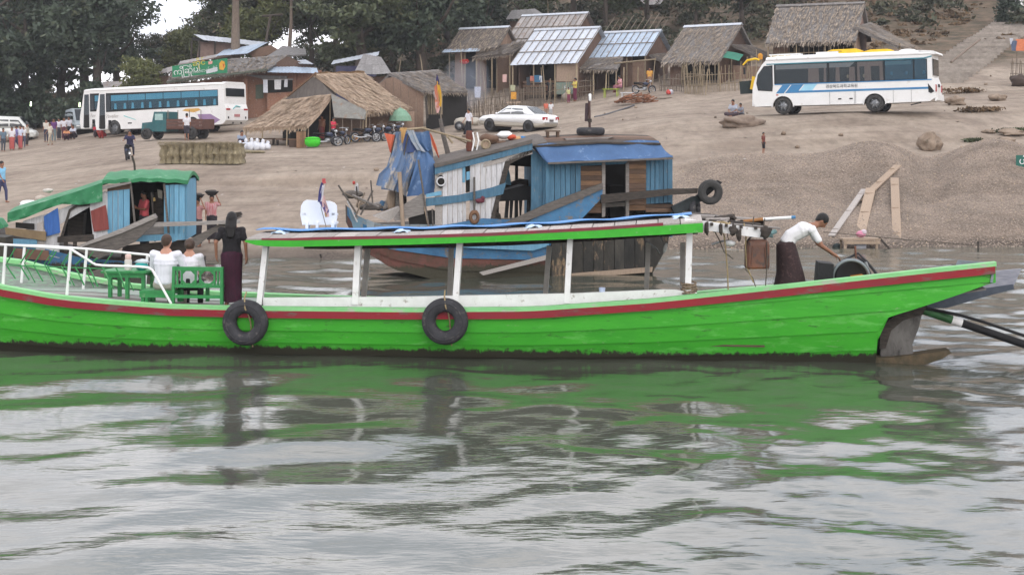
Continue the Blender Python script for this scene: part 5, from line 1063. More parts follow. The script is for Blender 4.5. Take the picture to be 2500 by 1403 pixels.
lp_('brown_board', M('khaki_board', (.25, .18, .10), (.19, .135, .08), r=.85, ns=5, b=.2), [(12, 556), (14, 572), (60, 580), (112, 588), (112, 566), (60, 560)], -.12, .06)
lp_('brown_board', M('rust_board', (.19, .11, .075), (.14, .08, .06), r=.85, ns=5, b=.2), [(30, 605), (34, 630), (120, 636), (118, 612)], -.1, .05); lp_('brown_board', 'brown', [(20, 645), (24, 668), (150, 690), (150, 655)], -.05, .06)
lp_('pale_board', 'bluelight', [(15, 582), (16, 598), (90, 600), (90, 585)], -.08, .05)
# beams
lp_('gang_beam', 'beam', [(195, 600), (190, 612), (240, 632), (330, 590), (372, 552), (384, 536), (376, 526), (300, 560)], -.5, .1)
lp_('gang_beam', 'greyplank', [(196, 597), (196, 604), (300, 568), (382, 532), (376, 522), (300, 556)], -.55, .25)
lp_('gang_beam', 'greyplank', [(376, 543), (376, 554), (480, 550), (585, 545), (585, 537), (480, 541)], -.45, .14)
lp_('gang_beam', 'beam', [(450, 590), (466, 612), (520, 570), (590, 530), (584, 518), (540, 545)], -.3, .14)
lp_('gang_beam', 'beam', [(120, 690), (130, 710), (240, 690), (270, 668), (250, 655)], -.6, .1)
lp_('rudder_blade', 'darkwood', [(560, 526), (566, 538), (592, 524), (588, 517), (574, 519)], -.3, .1)
lp_('hull_dark', 'darkwood', [(300, 600), (290, 660), (400, 665), (460, 640), (455, 585)], .3, .08)
m = MB(); m.tube([la(322, 380, 1.2), la(328, 400, 1.2), la(331, 440, 1.2)], .03, 7); m.build('pole', 'darkwood', sb_)
lumps('white_sack', 'white sack behind the sloping green tarpaulin', LF.world(la(72, 500, 1.5)), [((0, 0, 0), (.28, .2, .14), 'whitep'), ((.3, .1, .18), (.16, .12, .09), C(.5, .42, .36)), ((.45, .2, .38), (.14, .1, .06), C(.6, .55, .5))], 'sack', LF.yaw)
# a second boat just reaches in at the left edge
e = thing('moored_boat', 'boat with a green tarpaulin cut off by the left edge', 'boat', P(-12, 590, 35), .1)
m = MB(); m.ext([P(x, y, 35) - P(-12, 590, 35) for x, y in ((-60, 520), (-5, 535), (6, 550), (8, 556), (-4, 560), (-60, 556))], (0, .5, 0)); m.build('tarpaulin', 'greentarp', e)
m = MB(); m.ext([P(x, y, 35) - P(-12, 590, 35) for x, y in ((-80, 575), (12, 580), (10, 660), (-80, 660))], (0, .8, 0)); m.build('hull', 'bluehull', e)
# ================================================================ vehicles (local x points to the vehicle's nose)
def wheel(parent, x, y, r, w, rim='chrome', tyre_m='rubber', spokes=5, name='wheel', side=-1):
    o = bpy.data.objects.new(name, None); COL.objects.link(o); o.parent = parent; o.location = (x, y, r)
    m = MB(); rot = Matrix.Rotation(R(90), 3, 'X')
    m.lathe([(r * .62, -w / 2), (r * .93, -w / 2), (r, -w * .3), (r, w * .3), (r * .93, w / 2), (r * .62, w / 2), (r * .6, w * .2), (r * .6, -w * .2), (r * .62, -w / 2)], rot=rot, n=24, caps=False); m.build('tyre', tyre_m, o)
    m = MB(); s = side; m.lathe([(0, -w * .28), (r * .16, -w * .30), (r * .2, -w * .1), (r * .5, -w * .12), (r * .60, -w * .34), (r * .62, -w * .34), (r * .60, w * .2), (0, w * .2)], rot=rot if s < 0 else Matrix.Rotation(R(-90), 3, 'X'), n=20)
    if spokes:
        for k in range(spokes):
            a = 6.283 * k / spokes; m.bar((math.cos(a) * r * .12, s * w * .30, math.sin(a) * r * .12), (math.cos(a) * r * .56, s * w * .34, math.sin(a) * r * .56), r * .1, r * .06)
    m.build('rim', rim, o); return o
def text(parent, s, loc, size, mat, rot, name='lettering', ext=.002, shear=0, align='LEFT'):
    """flat lettering turned into a mesh"""
    cu = bpy.data.curves.new(name, 'FONT'); cu.body = s; cu.size = size; cu.extrude = ext; cu.shear = shear; cu.align_x = align; cu.resolution_u = 2
    tmp = bpy.data.objects.new(name, cu); COL.objects.link(tmp); bpy.context.view_layer.update()
    me = bpy.data.meshes.new_from_object(tmp.evaluated_get(bpy.context.evaluated_depsgraph_get())); bpy.data.objects.remove(tmp)
    o = bpy.data.objects.new(name, me); COL.objects.link(o); me.materials.clear(); me.materials.append(mt[mat] if isinstance(mat, str) else mat)
    o.parent = parent; o.location = loc; o.rotation_euler = rot; o['kind'] = 'stuff' if 0 else 'thing'; del o['kind']; return o
def arc(cx, r, z0, n=9):
    """wheel-arch points from right to left, opening downward at height z0"""
    a0 = math.asin(max(-1, min(1, (z0 - r * .92) / (r * 1.2)))); return [(cx - r * 1.2 * math.cos(a0 + (math.pi - 2 * a0) * k / n), r * .92 + r * 1.2 * math.sin(a0 + (math.pi - 2 * a0) * k / n)) for k in range(n + 1)]
def bus_shell(o, Lg, Wd, zb, zt, front, rear, wheels, r, mat, roof_rise=.18):
    """front and rear: lists of (x, z) from low to high describing the end profiles"""
    top = zt; side = [(front[0][0], zb)] + front[1:] ; n = 0
    # lower edge runs from the nose to the tail with wheel arches
    low = []
    for x in sorted(wheels, reverse=True):
        low += [p for p in arc(x, r, zb)][::-1]
    prof_ = [front[0]] + low + [rear[0]] + rear[1:] + front[1:][::-1]
    m = MB(); y0 = -Wd / 2 + .03
    m.ext([(x, y0, z) for x, z in prof_], (0, Wd - .06, 0)); m.build('body', mat, o)
    xf, xr = front[-1][0], rear[-1][0]; m = MB(); rg = []
    for k in range(13):
        x = xr + (xf - xr) * k / 12; e = min(1, min(k, 12 - k) * .9 + .45); rr = roof_rise * (.55 + .45 * min(1, e))
        sx = 0
        rg.append([Vector((x, -Wd / 2 + .02, zt - .02)), Vector((x, -Wd / 2 + .05, zt + rr * .45)), Vector((x, -Wd / 2 + .22, zt + rr * .88)), Vector((x, -Wd * .2, zt + rr)), Vector((x, Wd * .2, zt + rr)), Vector((x, Wd / 2 - .22, zt + rr * .88)), Vector((x, Wd / 2 - .05, zt + rr * .45)), Vector((x, Wd / 2 - .02, zt - .02))])
    m.loft(rg); m.build('roof', mat, o)
def side_poly(o, name, mat, pts, y, th=.012):
    m = MB(); m.ext([(x, y, z) for x, z in pts], (0, -th if y < 0 else th, 0)); return m.build(name, mat, o)
# ---- right hand bus, nose to the left, turned so that its tail shows
bp0 = Gd(1925, 71.3); bp1 = Gd(2145, 69.2); d = bp1 - bp0
# axle line (front to rear) in the world; nose points the other way
Pf, Pr = Gd(1925, 71.3), Gd(2146, 69.4); ax = (Pf - Pr); wb = ax.length; yaw = math.atan2(ax.y, ax.x); pitch = -math.asin(ax.z / wb)
bus = thing('bus', 'white bus with blue side stripes and yellow roof covers, parked on the slope', 'bus', Pr, yaw); bus.rotation_euler = Matrix.Rotation(yaw, 3, 'Z').to_euler(); bus.rotation_euler = (Matrix.Rotation(yaw, 3, 'Z') @ Matrix.Rotation(pitch, 3, 'Y')).to_euler()
# local: x forward (to the left in the picture), the seen flank is at +y (towards the camera after turning)
r_ = .43; S = 1; Wd = 2.3; YN = Wd / 2        # camera side is +y because the nose points left
Lf, Lr = wb + 1.55, -2.85; zb, zt = .42, 2.72
bus_shell(bus, 0, Wd, zb, zt, [(Lf - .12, zb), (Lf, .75), (Lf - .02, 1.3), (Lf - .12, 1.72), (Lf - .28, 2.15), (Lf - .52, 2.52), (Lf - .72, 2.72)], [(Lr + .25, zb + .04), (Lr, .62), (Lr - .02, 1.2), (Lr + .12, 1.6), (Lr + .14, 2.72)], [0, wb], r_, 'buswhite', .24)
for x in (0, wb):
    m = MB(); m.box((x, 0, .73), (1.06, Wd - .3, .6)); m.build('wheel_well', 'darkin', bus)
    wheel(bus, x, YN - .17, r_, .28, 'metal', 'tyregrey', 6, side=1); wheel(bus, x, -YN + .17, r_, .28, 'metal', 'tyregrey', 6, side=-1)
    m = MB(); rg = [[Vector((x + rr * math.cos(a), YN + .004 - .02 * q_, .43 * .92 + rr * math.sin(a))) for rr, q_ in ((.515, 0), (.555, 0), (.555, 1), (.515, 1))] for a in np.linspace(-.05, math.pi + .05, 17)]; m.loft(rg, smooth=False); m.build('arch_trim', 'buswhite', bus)
def sp(name, mat, pts, y=YN - .028, th=.012): return side_poly(bus, name, mat, pts, y, th)
# windows: one dark band, then panes, posts, curtains and blinds behind the panes
w0, w1 = Lr + .34, wb + .38
sp('window_band', 'darkin', [(w0, 1.52), (w1, 1.52), (w1, 2.50), (w0, 2.50)], th=.008)
sp('belt_trim', 'busblue', [(w0 - .2, 1.47), (wb + .42, 1.47), (wb + .42, 1.52), (w0 - .2, 1.52)], th=.016)
sp('top_trim', M('teal_trim', (.06, .24, .30), r=.4, b=0), [(Lr + .12, 2.58), (Lr + .5, 2.50), (Lf - .75, 2.50), (Lf - .75, 2.55), (Lr + .5, 2.56), (Lr + .12, 2.64)], th=.016)
xw = np.linspace(w0 + .06, w1, 6); xw = [w0, w0 + .62, w0 + 2.02, w0 + 3.36, w0 + 4.72, w1]
for i, (a, b) in enumerate(zip(xw[:-1], xw[1:])):
    blue = i < 2
    if i > 0:
        sp('blind', 'valance' if i != 2 else 'curtain', [(a + .08 + (.25 if i == 3 else 0), 2.24), (b - .05, 2.24), (b - .05, 2.46), (a + .08, 2.46)], th=.014) if i != 1 else sp('blind', M('teal_blind', (.16, .36, .40), (.25, .42, .42), r=.8, ns=9, b=0), [(a + .12, 2.26), (b - .02, 2.26), (b - .02, 2.44), (a + .12, 2.44)], th=.014)
    if i in (3, 4):
        for c0_, c1_ in (((.06, .36), (.80, 1.02)) if i == 3 else ((.10, .24), (.46, 1.02))):
            sp('window_curtain', 'curtain', [(a + c0_, 1.54), (a + c1_, 1.54), (a + c1_ - .02, 2.24), (a + c0_ + .02, 2.24)], th=.012)
    if i == 2:
        for c0_, c1_ in ((.05, .22), (.62, .95), (1.16, 1.3)): sp('window_curtain', 'curtain', [(a + c0_, 1.54), (a + c1_, 1.54), (a + c1_, 2.24), (a + c0_ + .03, 2.24)], th=.012)
    if i in (2, 3):
        m = MB(); m.ball((a + (.98 if i == 2 else .42), YN - .06, 1.78), (.10, .05, .17), 10, 8); m.build('seat_headrest', C(.45, .36, .24), bus)
    if i in (0, 1):
        for xx in ((.15,) if i == 0 else (.35, 1.05)):
            m = MB(); m.ball((a + xx, YN - .06, 1.85), (.13, .05, .17), 10, 8); m.build('seat_headrest', C(.08, .25, .40), bus)
    sp('window_pane', G_BLUE if blue else G_WIN, [(a + .03, 1.54), (b - .03, 1.54), (b - .03, 2.48), (a + .03, 2.48)], th=.026)
    sp('window_post', 'black', [(b - .035, 1.52), (b + .035, 1.52), (b + .035, 2.5), (b - .035, 2.5)], th=.022)
    m = MB(); 
# driver's window and white pillar
sp('side_window', 'darkin', [(Lf - .30, 1.22), (wb + .52, 1.16), (wb + .48, 1.5), (wb + .48, 2.46), (Lf - .62, 2.44), (Lf - .30, 2.02), (Lf - .22, 1.6)], th=.014)
sp('side_pane', G_WIN, [(Lf - .33, 1.26), (wb + .55, 1.2), (wb + .52, 2.42), (Lf - .62, 2.40), (Lf - .34, 2.02), (Lf - .27, 1.6)], th=.02)
sp('window_pillar', 'buswhite', [(wb + .39, 1.5), (wb + .48, 1.45), (wb + .48, 2.5), (wb + .40, 2.5)], th=.02)
# stripes
sl = .34
def para(x0, x1, z0, z1, s0=sl): return [(x0, z0), (x1, z0), (x1 - s0 * (z1 - z0) / .42, z1), (x0 - s0 * (z1 - z0) / .42, z1)]
for x0, x1, mat in ((wb + .34, wb - .06, 'busblue'), (wb - .12, wb - .72, 'busblue'), (wb - .78, wb - 1.40, 'buslight')):
    sp('stripe', mat, [(x0, 1.05), (x1, 1.05), (x1 - sl, 1.46), (x0 - sl, 1.46)], th=.008)
sp('stripe', 'busblue', [(wb - .72, 1.05), (wb - .80, 1.15), (Lr + .3, 1.15), (Lr + .3, 1.05)], th=.0085)
text(bus, '경상북도과학교육원', (wb - 2.15, YN - .013, 1.25), .19, 'black', (R(90), 0, R(180)))
# hatch lines, handles, marker light
for x in (wb - 2.35, wb - 3.55 if wb > 4 else 1.0, .9, -.9, -1.75):
    sp('panel_joint', 'black', [(x, .44), (x + .012, .44), (x + .012, 1.04), (x, 1.04)], th=.004)
for x in (1.6, 1.05): sp('hatch_handle', 'black', [(x, .66), (x + .16, .66), (x + .16, .72), (x, .72)], th=.012)
sp('marker_light', C(.45, .06, .03), [(wb + .22, .95), (wb + .33, .95), (wb + .33, 1.0), (wb + .22, 1.0)], th=.014)
# tail
m = MB(); m.box((Lr + .10, 0, 2.1), (.03, 1.75, .78)); o_ = m.build('rear_window', G_DARK, bus)
m = MB(); m.loft([[Vector((Lr + .75, y, 2.72 + .2)), Vector((Lr - .06, y, 2.82)), Vector((Lr - .10, y, 2.72)), Vector((Lr + .3, y, 2.68))] for y in (-Wd / 2 + .05, 0, Wd / 2 - .05)], smooth=False); m.build('rear_spoiler', 'buswhite', bus)
m = MB(); m.box((Lr - .02, YN - .22, 1.08), (.06, .16, .34)); m.build('tail_light', 'redlens', bus); m = MB(); m.box((Lr - .02, -YN + .22, 1.08), (.06, .16, .34)); m.build('tail_light', 'redlens', bus)
sp('vent_panel', 'black', [(Lr + .32, 1.32), (Lr + .02, .92), (Lr + .18, .84), (Lr + .3, .90)], th=.01)
m = MB(); m.box((Lr - .04, 0, 1.22), (.03, .5, .14)); m.build('number_plate', 'black', bus)
m = MB(); m.ext([(Lr + .02, -Wd / 2 + .08, .46), (Lr - .12, -Wd / 2 + .08, .50), (Lr - .10, -Wd / 2 + .08, .80), (Lr + .02, -Wd / 2 + .08, .80)], (0, Wd - .16, 0)); m.build('bumper', 'buswhite', bus)
m = MB(); m.box((Lf - .02, 0, .6), (.1, Wd - .2, .3)); m.build('bumper', 'buswhite', bus)
m = MB(); m.ext([(Lf - .13, -1.0, 1.5), (Lf - .58, -1.0, 2.60), (Lf - .54, -1.0, 2.62), (Lf - .09, -1.0, 1.52)], (0, 2.0, 0)); m.build('windscreen', G_DARK, bus)
# roof gear: yellow air units, white rack, dome
for x0, x1, y, h in ((.75, 2.65, .1, .22), (-.75, .75, .1, .14)):
    m = MB(); rg = [[Vector((x, y - .55 * s, zt + .22)), Vector((x, y - .5 * s, zt + .22 + h * s)), Vector((x, y + .5 * s, zt + .22 + h * s)), Vector((x, y + .6 * s, zt + .22))] for x, s in ((x0, .7), (x0 + .2, 1), (x1 - .5, 1), (x1, .35))]; m.loft(rg, smooth=False); m.build('roof_unit', 'yellow', bus)
m = MB(); m.box((1.95, .52, zt + .34), (.62, .3, .02)); m.build('unit_grille', 'black', bus)
m = MB(); m.ball((-1.45, .2, zt + .24), (.42, .35, .10), 14, 8); m.build('roof_dome', 'buswhite', bus)
m = MB(); m.box((wb + .0, .55, zt + .30), (1.6, .08, .06)); m.box((wb + .0, .1, zt + .30), (1.6, .08, .06)); m.build('roof_rack', 'buswhite', bus)
for k in range(5):
    m = MB(); m.box((wb - .7 + .35 * k, .55, zt + .22), (.05, .05, .14)); m.build('rack_post', 'buswhite', bus)
m = MB(); m.box((2.35, .62, zt + .27), (1.1, .22, .13)); m.build('roof_unit', 'buswhite', bus)
m = MB(); m.box((wb + .3, .1, zt + .25), (1.1, .5, .04)); m.build('unit_top', C(.5, .36, .06), bus)
# open hatch flap and yellow mirror arm at the nose
m = MB(); m.ext([(Lf + .72, YN - .3, 1.72), (Lf + .02, YN - .5, 1.78), (Lf - .02, YN - .5, 1.12), (Lf + .68, YN - .3, 1.08)], (0, .05, 0)); m.build('open_flap', M('dark_green_flap', (.02, .03, .03), r=.7), bus)
m = MB(); m.tube([(Lf - .3, YN - .4, 2.78), (Lf - .1, YN - .35, 2.85), (Lf + .3, YN - .3, 2.78), (Lf + .52, YN - .25, 2.55)], [.05, .06, .06, .04], 8); m.build('mirror_arm', 'yellow', bus)
m = MB(); m.box((Lf + .45, YN - .25, 2.25), (.06, .18, .35)); m.build('mirror', 'black', bus)
m = MB(); m.bar((Lf + .08, YN - .2, 1.3), (Lf - .05, YN - .2, 1.95), .04, .16); m.build('front_trim', 'yellow', bus)
m = MB(); m.bar((-2.2, YN - .1, .42), (-1.7, YN - .1, .30), .05); m.build('exhaust_pipe', 'black', bus)

# ---- coaches at the left
def coach(label, Pf, Pr, group):
    ax = Pf - Pr; wb = ax.length; yaw = math.atan2(ax.y, ax.x); pitch = -math.asin(ax.z / wb); Wd = 2.5; YN = Wd / 2; r_ = .5
    o = thing('coach', label, 'coach', Pr, 0, group); o.rotation_euler = (Matrix.Rotation(yaw, 3, 'Z') @ Matrix.Rotation(pitch, 3, 'Y')).to_euler()
    Lf, Lr, zb, zt = wb + 1.7, -2.75, .40, 3.15
    bus_shell(o, 0, Wd, zb, zt, [(Lf - .1, zb), (Lf, .8), (Lf - .02, 1.3), (Lf - .2, 2.0), (Lf - .45, 3.15)], [(Lr + .2, zb + .1), (Lr - .06, .75), (Lr - .08, 1.5), (Lr + .05, 1.85), (Lr + .08, 3.15)], [0, wb], r_, 'coachwhite', .2)
    sp = lambda name, mat, pts, y=YN - .028, th=.012: side_poly(o, name, mat, pts, y, th)
    for x in (0, wb):
        m = MB(); m.box((x, 0, .80), (1.2, Wd - .3, .75)); m.build('wheel_well', 'darkin', o)
        wheel(o, x, YN - .18, r_, .3, 'metal', 'tyregrey', 6, side=1); wheel(o, x, -YN + .18, r_, .3, 'metal', 'tyregrey', 6)
    w0, w1 = Lr + .55, Lf - 1.45
    sp('window_band', 'darkin', [(w0, 1.75), (w1 + .55, 1.62), (w1 + .5, 2.95), (w0, 2.82)], th=.008)
    n = 6
    for i in range(n):
        a, b = w0 + (w1 - w0) * i / n, w0 + (w1 - w0) * (i + 1) / n
        sp('window_curtain', 'curtblue', [(a + .03, 2.38), (b - .03, 2.38), (b - .03, 2.78), (a + .03, 2.78)], th=.012)
        for j in range(2): sp('window_curtain', 'curtblue', [(a + .15 + j * .85, 1.80), (a + .40 + j * .85, 1.80), (a + .36 + j * .85, 2.2), (a + .2 + j * .85, 2.2)], th=.012)
        sp('window_pane', G_SKY, [(a + .03, 1.78), (b - .03, 1.78), (b - .03, 2.80), (a + .03, 2.80)], th=.026)
    sp('side_window', G_DARK, [(w1 + .05, 1.72), (w1 + .5, 1.68), (w1 + .45, 2.85), (w1 + .05, 2.82)], th=.02)
    sp('door', G_WIN, [(Lf - .95, .5), (Lf - .35, .5), (Lf - .5, 2.9), (Lf - .95, 2.9)], th=.02); sp('door_frame', 'coachwhite', [(Lf - 1.02, .45), (Lf - .95, .45), (Lf - .95, 3.0), (Lf - 1.02, 3.0)], th=.03)
    sp('entry_step', 'darkin', [(Lf - .9, .45), (Lf - .45, .45), (Lf - .45, 1.4), (Lf - .9, 1.4)], th=.024)
    m = MB(); m.ext([(Lf - .14, -1.1, 1.35), (Lf - .42, -1.1, 3.02), (Lf - .36, -1.1, 3.02), (Lf - .06, -1.1, 1.35)], (0, 2.2, 0)); m.build('windscreen', G_DARK, o)
    sp('stripe', 'purple', [(Lr + .4, .78), (Lr + 1.2, 1.2), (Lr + 2.3, 1.22), (Lr + 2.0, .60), (Lr + .9, .55)], th=.008)
    sp('stripe', C(.62, .36, .10), [(Lr + 2.0, 1.5), (Lr + 2.6, 1.35), (Lr + 3.6, 1.5), (Lr + 3.3, 1.62), (Lr + 2.2, 1.62)], th=.0085)
    sp('stripe', C(.20, .55, .55), [(wb - .9, 1.35), (wb - 1.9, 1.05), (wb - 2.0, .98), (wb - .9, 1.28)], th=.0086)
    text(o, 'Traveller', (wb + .9, YN - .013, 1.22), .36, C(.45, .42, .40), (R(90), 0, R(180)), shear=.3)
    sp('locker_panel', 'black', [(wb - 1.6, .75), (wb - 1.25, .75), (wb - 1.25, .84), (wb - 1.6, .84)], th=.006); sp('locker_panel', 'black', [(Lf - 1.45, .75), (Lf - 1.2, .75), (Lf - 1.2, 1.05), (Lf - 1.45, 1.05)], th=.006)
    # tail
    rx = lambda x, y0, y1, z0, z1, name, mat: (lambda m: (m.box((x, (y0 + y1) / 2, (z0 + z1) / 2), (.05, abs(y1 - y0), z1 - z0)), m.build(name, mat, o)))(MB())
    rx(Lr + .05, -1.0, 1.0, 2.35, 2.9, 'rear_window', G_DARK); rx(Lr - .07, .75, 1.18, 1.42, 1.54, 'tail_light', 'redlens'); rx(Lr - .07, -1.18, -.75, 1.42, 1.54, 'tail_light', 'redlens')
    rx(Lr - .07, -.3, .3, .98, 1.16, 'number_plate', C(.45, .2, .2)); rx(Lr - .07, .9, 1.0, .85, 1.0, 'latch', 'black'); rx(Lr - .07, -1.0, -.9, .85, 1.0, 'latch', 'black'); rx(Lr - .06, .4, .5, .5, .62, 'latch', 'black'); rx(Lr - .06, -.5, -.4, .5, .62, 'latch', 'black')
    m = MB(); m.tube([(Lr - .08, .45, 1.5), (Lr - .085, .1, 1.72), (Lr - .08, -.35, 1.66)], .035, 6); m.build('swoosh', C(.15, .5, .5), o)
    m = MB(); m.box((Lr + .2, 0, zt + .12), (.3, 2.0, .14)); m.build('rear_spoiler', 'coachwhite', o)
    return o
Pf, Pr = Gd(308, 99.5), Gd(498, 96.5)
co1 = coach('white coach with blue windows and a purple flash near its tail', Pf, Pr, 'white coaches parked side by side')
co2 = coach('second white coach, only its nose and roof showing behind the first', Pf + Vector((-2.5, 4.6, .1)), Pr + Vector((-2.5, 4.6, .1)), 'white coaches parked side by side')

# ---- saloon car
def car(name, label, pos, yaw, body, lower, kind='saloon', group=None, tilt=0, lens=True):
    o = thing(name, label, 'car' if kind == 'saloon' else 'van', pos, yaw, group); o.rotation_euler = (Matrix.Rotation(yaw, 3, 'Z') @ Matrix.Rotation(tilt, 3, 'Y')).to_euler()
    if kind == 'saloon':
        sts = [(-2.38, .66, .50, .86), (-2.30, .78, .34, 1.0), (-1.9, .85, .28, 1.03), (-1.1, .88, .26, 1.03), (0, .885, .25, .98), (.9, .88, .26, .96), (1.5, .86, .27, .91), (2.05, .80, .28, .83), (2.28, .70, .32, .72), (2.36, .60, .40, .60)]
        gh = [(-1.72, .66, 1.0), (-.95, .60, 1.42), (-.2, .60, 1.47), (.35, .61, 1.44), (1.12, .70, .92)]; wx = (-1.38, 1.40); r = .325; Wd = .88
    else:
        sts = [(-2.3, .74, .45, 1.1), (-2.2, .82, .35, 1.15), (-1, .85, .33, 1.15), (1, .85, .33, 1.12), (1.7, .83, .34, 1.0), (2.15, .78, .36, .9), (2.3, .66, .45, .75)]
        gh = [(-2.25, .76, 1.1), (-2.1, .74, 1.95), (-.5, .75, 2.02), (1.0, .74, 1.96), (1.85, .74, 1.0)]; wx = (-1.4, 1.45); r = .33; Wd = .85
    zl = .52 if kind == 'saloon' else .62
    def ring(x, w_, z0, z1, half):
        if half == 'low': return [Vector((x, -w_ * .9, z0)), Vector((x, -w_, z0 + .1)), Vector((x, -w_ * 1.0, min(zl, z1))), Vector((x, w_ * 1.0, min(zl, z1))), Vector((x, w_, z0 + .1)), Vector((x, w_ * .9, z0))]
        return [Vector((x, -w_, min(zl, z1 - .02))), Vector((x, -w_ * .985, z1 - .16 if z1 - .16 > zl else (zl + z1) / 2)), Vector((x, -w_ * .90, z1 - .03)), Vector((x, -w_ * .6, z1 + .01)), Vector((x, w_ * .6, z1 + .01)), Vector((x, w_ * .90, z1 - .03)), Vector((x, w_ * .985, z1 - .16 if z1 - .16 > zl else (zl + z1) / 2)), Vector((x, w_, min(zl, z1 - .02)))]
    m = MB(); m.loft([ring(*s, 'up') for s in sts]); m.build('body', body, o)
    m = MB(); m.loft([ring(*s, 'low') for s in sts], smooth=False); m.build('lower_body', lower, o)
    # cabin
    base_w = {-1.72: .72}; n = len(gh); m = MB(); zb_ = lambda x: float(np.interp(x, [s[0] for s in sts], [s[3] for s in sts])) - .02
    rg = []
    for x, w_, z in gh:
        b = zb_(x); wb_ = .80 if kind == 'saloon' else .82; wt = w_
        rg.append([Vector((x, -wb_, b)), Vector((x, -(wb_ + wt) / 2 - .03, (b + z) / 2)), Vector((x, -wt, z - .03)), Vector((x, -wt * .8, z + .02)), Vector((x, wt * .8, z + .02)), Vector((x, wt, z - .03)), Vector((x, (wb_ + wt) / 2 + .03, (b + z) / 2)), Vector((x, wb_, b))])
    m.loft(rg); m.build('cabin', body, o)
    g = MB()
    for sd_ in (-1, 1):
        if kind == 'saloon': ws_ = (((-.98, 1.02), (-.08, 1.0), (-.08, 1.36), (-.82, 1.33)), ((.0, 1.0), (.88, .97), (.42, 1.30), (.0, 1.36)))
        else: ws_ = (((-2.0, 1.2), (-1.0, 1.2), (-1.0, 1.75), (-1.95, 1.72)), ((-.92, 1.2), (.25, 1.2), (.25, 1.76), (-.92, 1.76)), ((.35, 1.2), (1.45, 1.15), (1.0, 1.72), (.35, 1.75)))
        for w_ in ws_:
            m = MB(); pts = []
            for x, z in w_:
                b = zb_(x); gz = float(np.interp(x, [q[0] for q in gh], [q[2] for q in gh])); gw = float(np.interp(x, [q[0] for q in gh], [q[1] for q in gh])); f = (z - b) / (gz - b); bw_ = .80 if kind == 'saloon' else .82
                y = bw_ + ((bw_ + gw) / 2 + .03 - bw_) * min(1, f * 2) if f < .5 else ((bw_ + gw) / 2 + .03) + (gw - ((bw_ + gw) / 2 + .03)) * (f - .5) * 2
                pts.append(Vector((x, sd_ * (y + .012), z)))
            m.ext(pts, (0, -sd_ * .03, 0)); m.build('side_window', G_WIN if kind == 'saloon' else G_DARK, o)
    if kind == 'saloon':
        for nm, p in (('rear_window', [(-1.64, .62, 1.07), (-1.64, -.62, 1.07), (-.98, -.50, 1.43), (-.98, .50, 1.43)]), ('windscreen', [(1.06, -.62, .99), (1.06, .62, .99), (.40, .52, 1.44), (.40, -.52, 1.44)])):
            m = MB(); v_ = Vector((-.012 if nm == 'rear_window' else .012, 0, .022)); m.ext([Vector(q) + v_ for q in p], (0, 0, -.03)); m.build(nm, G_WIN, o)
    else:
        m = MB(); m.ext([(1.82, -.66, 1.08), (1.82, .66, 1.08), (1.10, .66, 1.92), (1.10, -.66, 1.92)], (.03, 0, .03)); m.build('windscreen', G_DARK, o)
        m = MB(); m.ext([(-2.29, -.62, 1.25), (-2.29, .62, 1.25), (-2.16, .6, 1.85), (-2.16, -.6, 1.85)], (-.03, 0, 0)); m.build('rear_window', G_DARK, o)
    for x in wx:
        m = MB(); m.lathe([(0, -Wd - .006), (r * 1.17, -Wd - .006), (r * 1.17, Wd + .006), (0, Wd + .006)], (x, 0, r), 22, Matrix.Rotation(R(90), 3, 'X')); m.build('wheel_well', 'darkin', o)
        for sd_ in (-1, 1): wheel(o, x, sd_ * (Wd - .085), r, .21, 'chrome', 'rubber', 7, side=sd_)
    for sd_ in (-1, 1):
        m = MB(); m.ext([(-2.30, sd_ * .80, .74), (-2.345, sd_ * .42, .74), (-2.345, sd_ * .42, .90), (-2.30, sd_ * .80, .90)], (-.05, 0, .0)); m.build('tail_light', 'redlens', o)
        m = MB(); m.ball((2.22, sd_ * .58, .64), (.12, .16, .07), 10, 6); m.build('headlight', 'whitep', o)
        m = MB(); m.ball((.85, sd_ * .96, 1.0), (.06, .09, .06), 10, 6); m.build('mirror', body, o)
        if kind == 'saloon':
            for x in (-.25, .78): m = MB(); m.box((x, sd_ * .885, .84), (.14, .02, .025)); m.build('door_handle', body, o)
    m = MB(); m.box((-2.385, 0, .70), (.03, .40, .13)); m.build('number_plate', C(.12, .1, .1), o)
    return o
cp0 = Gd(1262, 82); Pf, Pr = P(1181, 322, 83.5), P(1276, 319, 81.0); ax = Pf - Pr
yawc = R(180 - 36)
cpos = Gd(1263, 82)
car('saloon_car', 'white saloon car with beige sills, seen from behind its rear corner', cpos, yawc, 'carwhite', 'carbeige', tilt=R(-2.5))
vp = Gd(18, 113); car('minivan', 'white minivan at the left edge behind a crowd of people', vp, R(8), C(.66, .67, .65, .4), C(.60, .61, .58, .4), 'van')
vp = Gd(196, 112); car('estate_van', 'greyish van standing beside the nose of the white coach', vp, R(-62), C(.30, .34, .36, .4), C(.30, .33, .34, .4), 'van')
p_ = Gd(1142, 84.5); o = thing('trailer_tub', 'beige rounded trailer tub behind the woman in the black skirt', 'trailer', p_, R(165))
m = MB(); m.loft([[Vector((x, y * w_, z)) for y, z in ((-.5, .3), (-.62, .55), (-.45, .80 * h_), (.45, .80 * h_), (.62, .55), (.5, .3))] for x, w_, h_ in ((-.75, .8, .8), (-.5, 1, 1), (.3, 1, 1), (.62, .85, .9), (.75, .6, .72))]); m.build('tub', 'carbeige', o)
for sd_ in (-1, 1): wheel(o, .35, sd_ * .62, .28, .12, 'metal', 'rubber', 5, side=sd_)
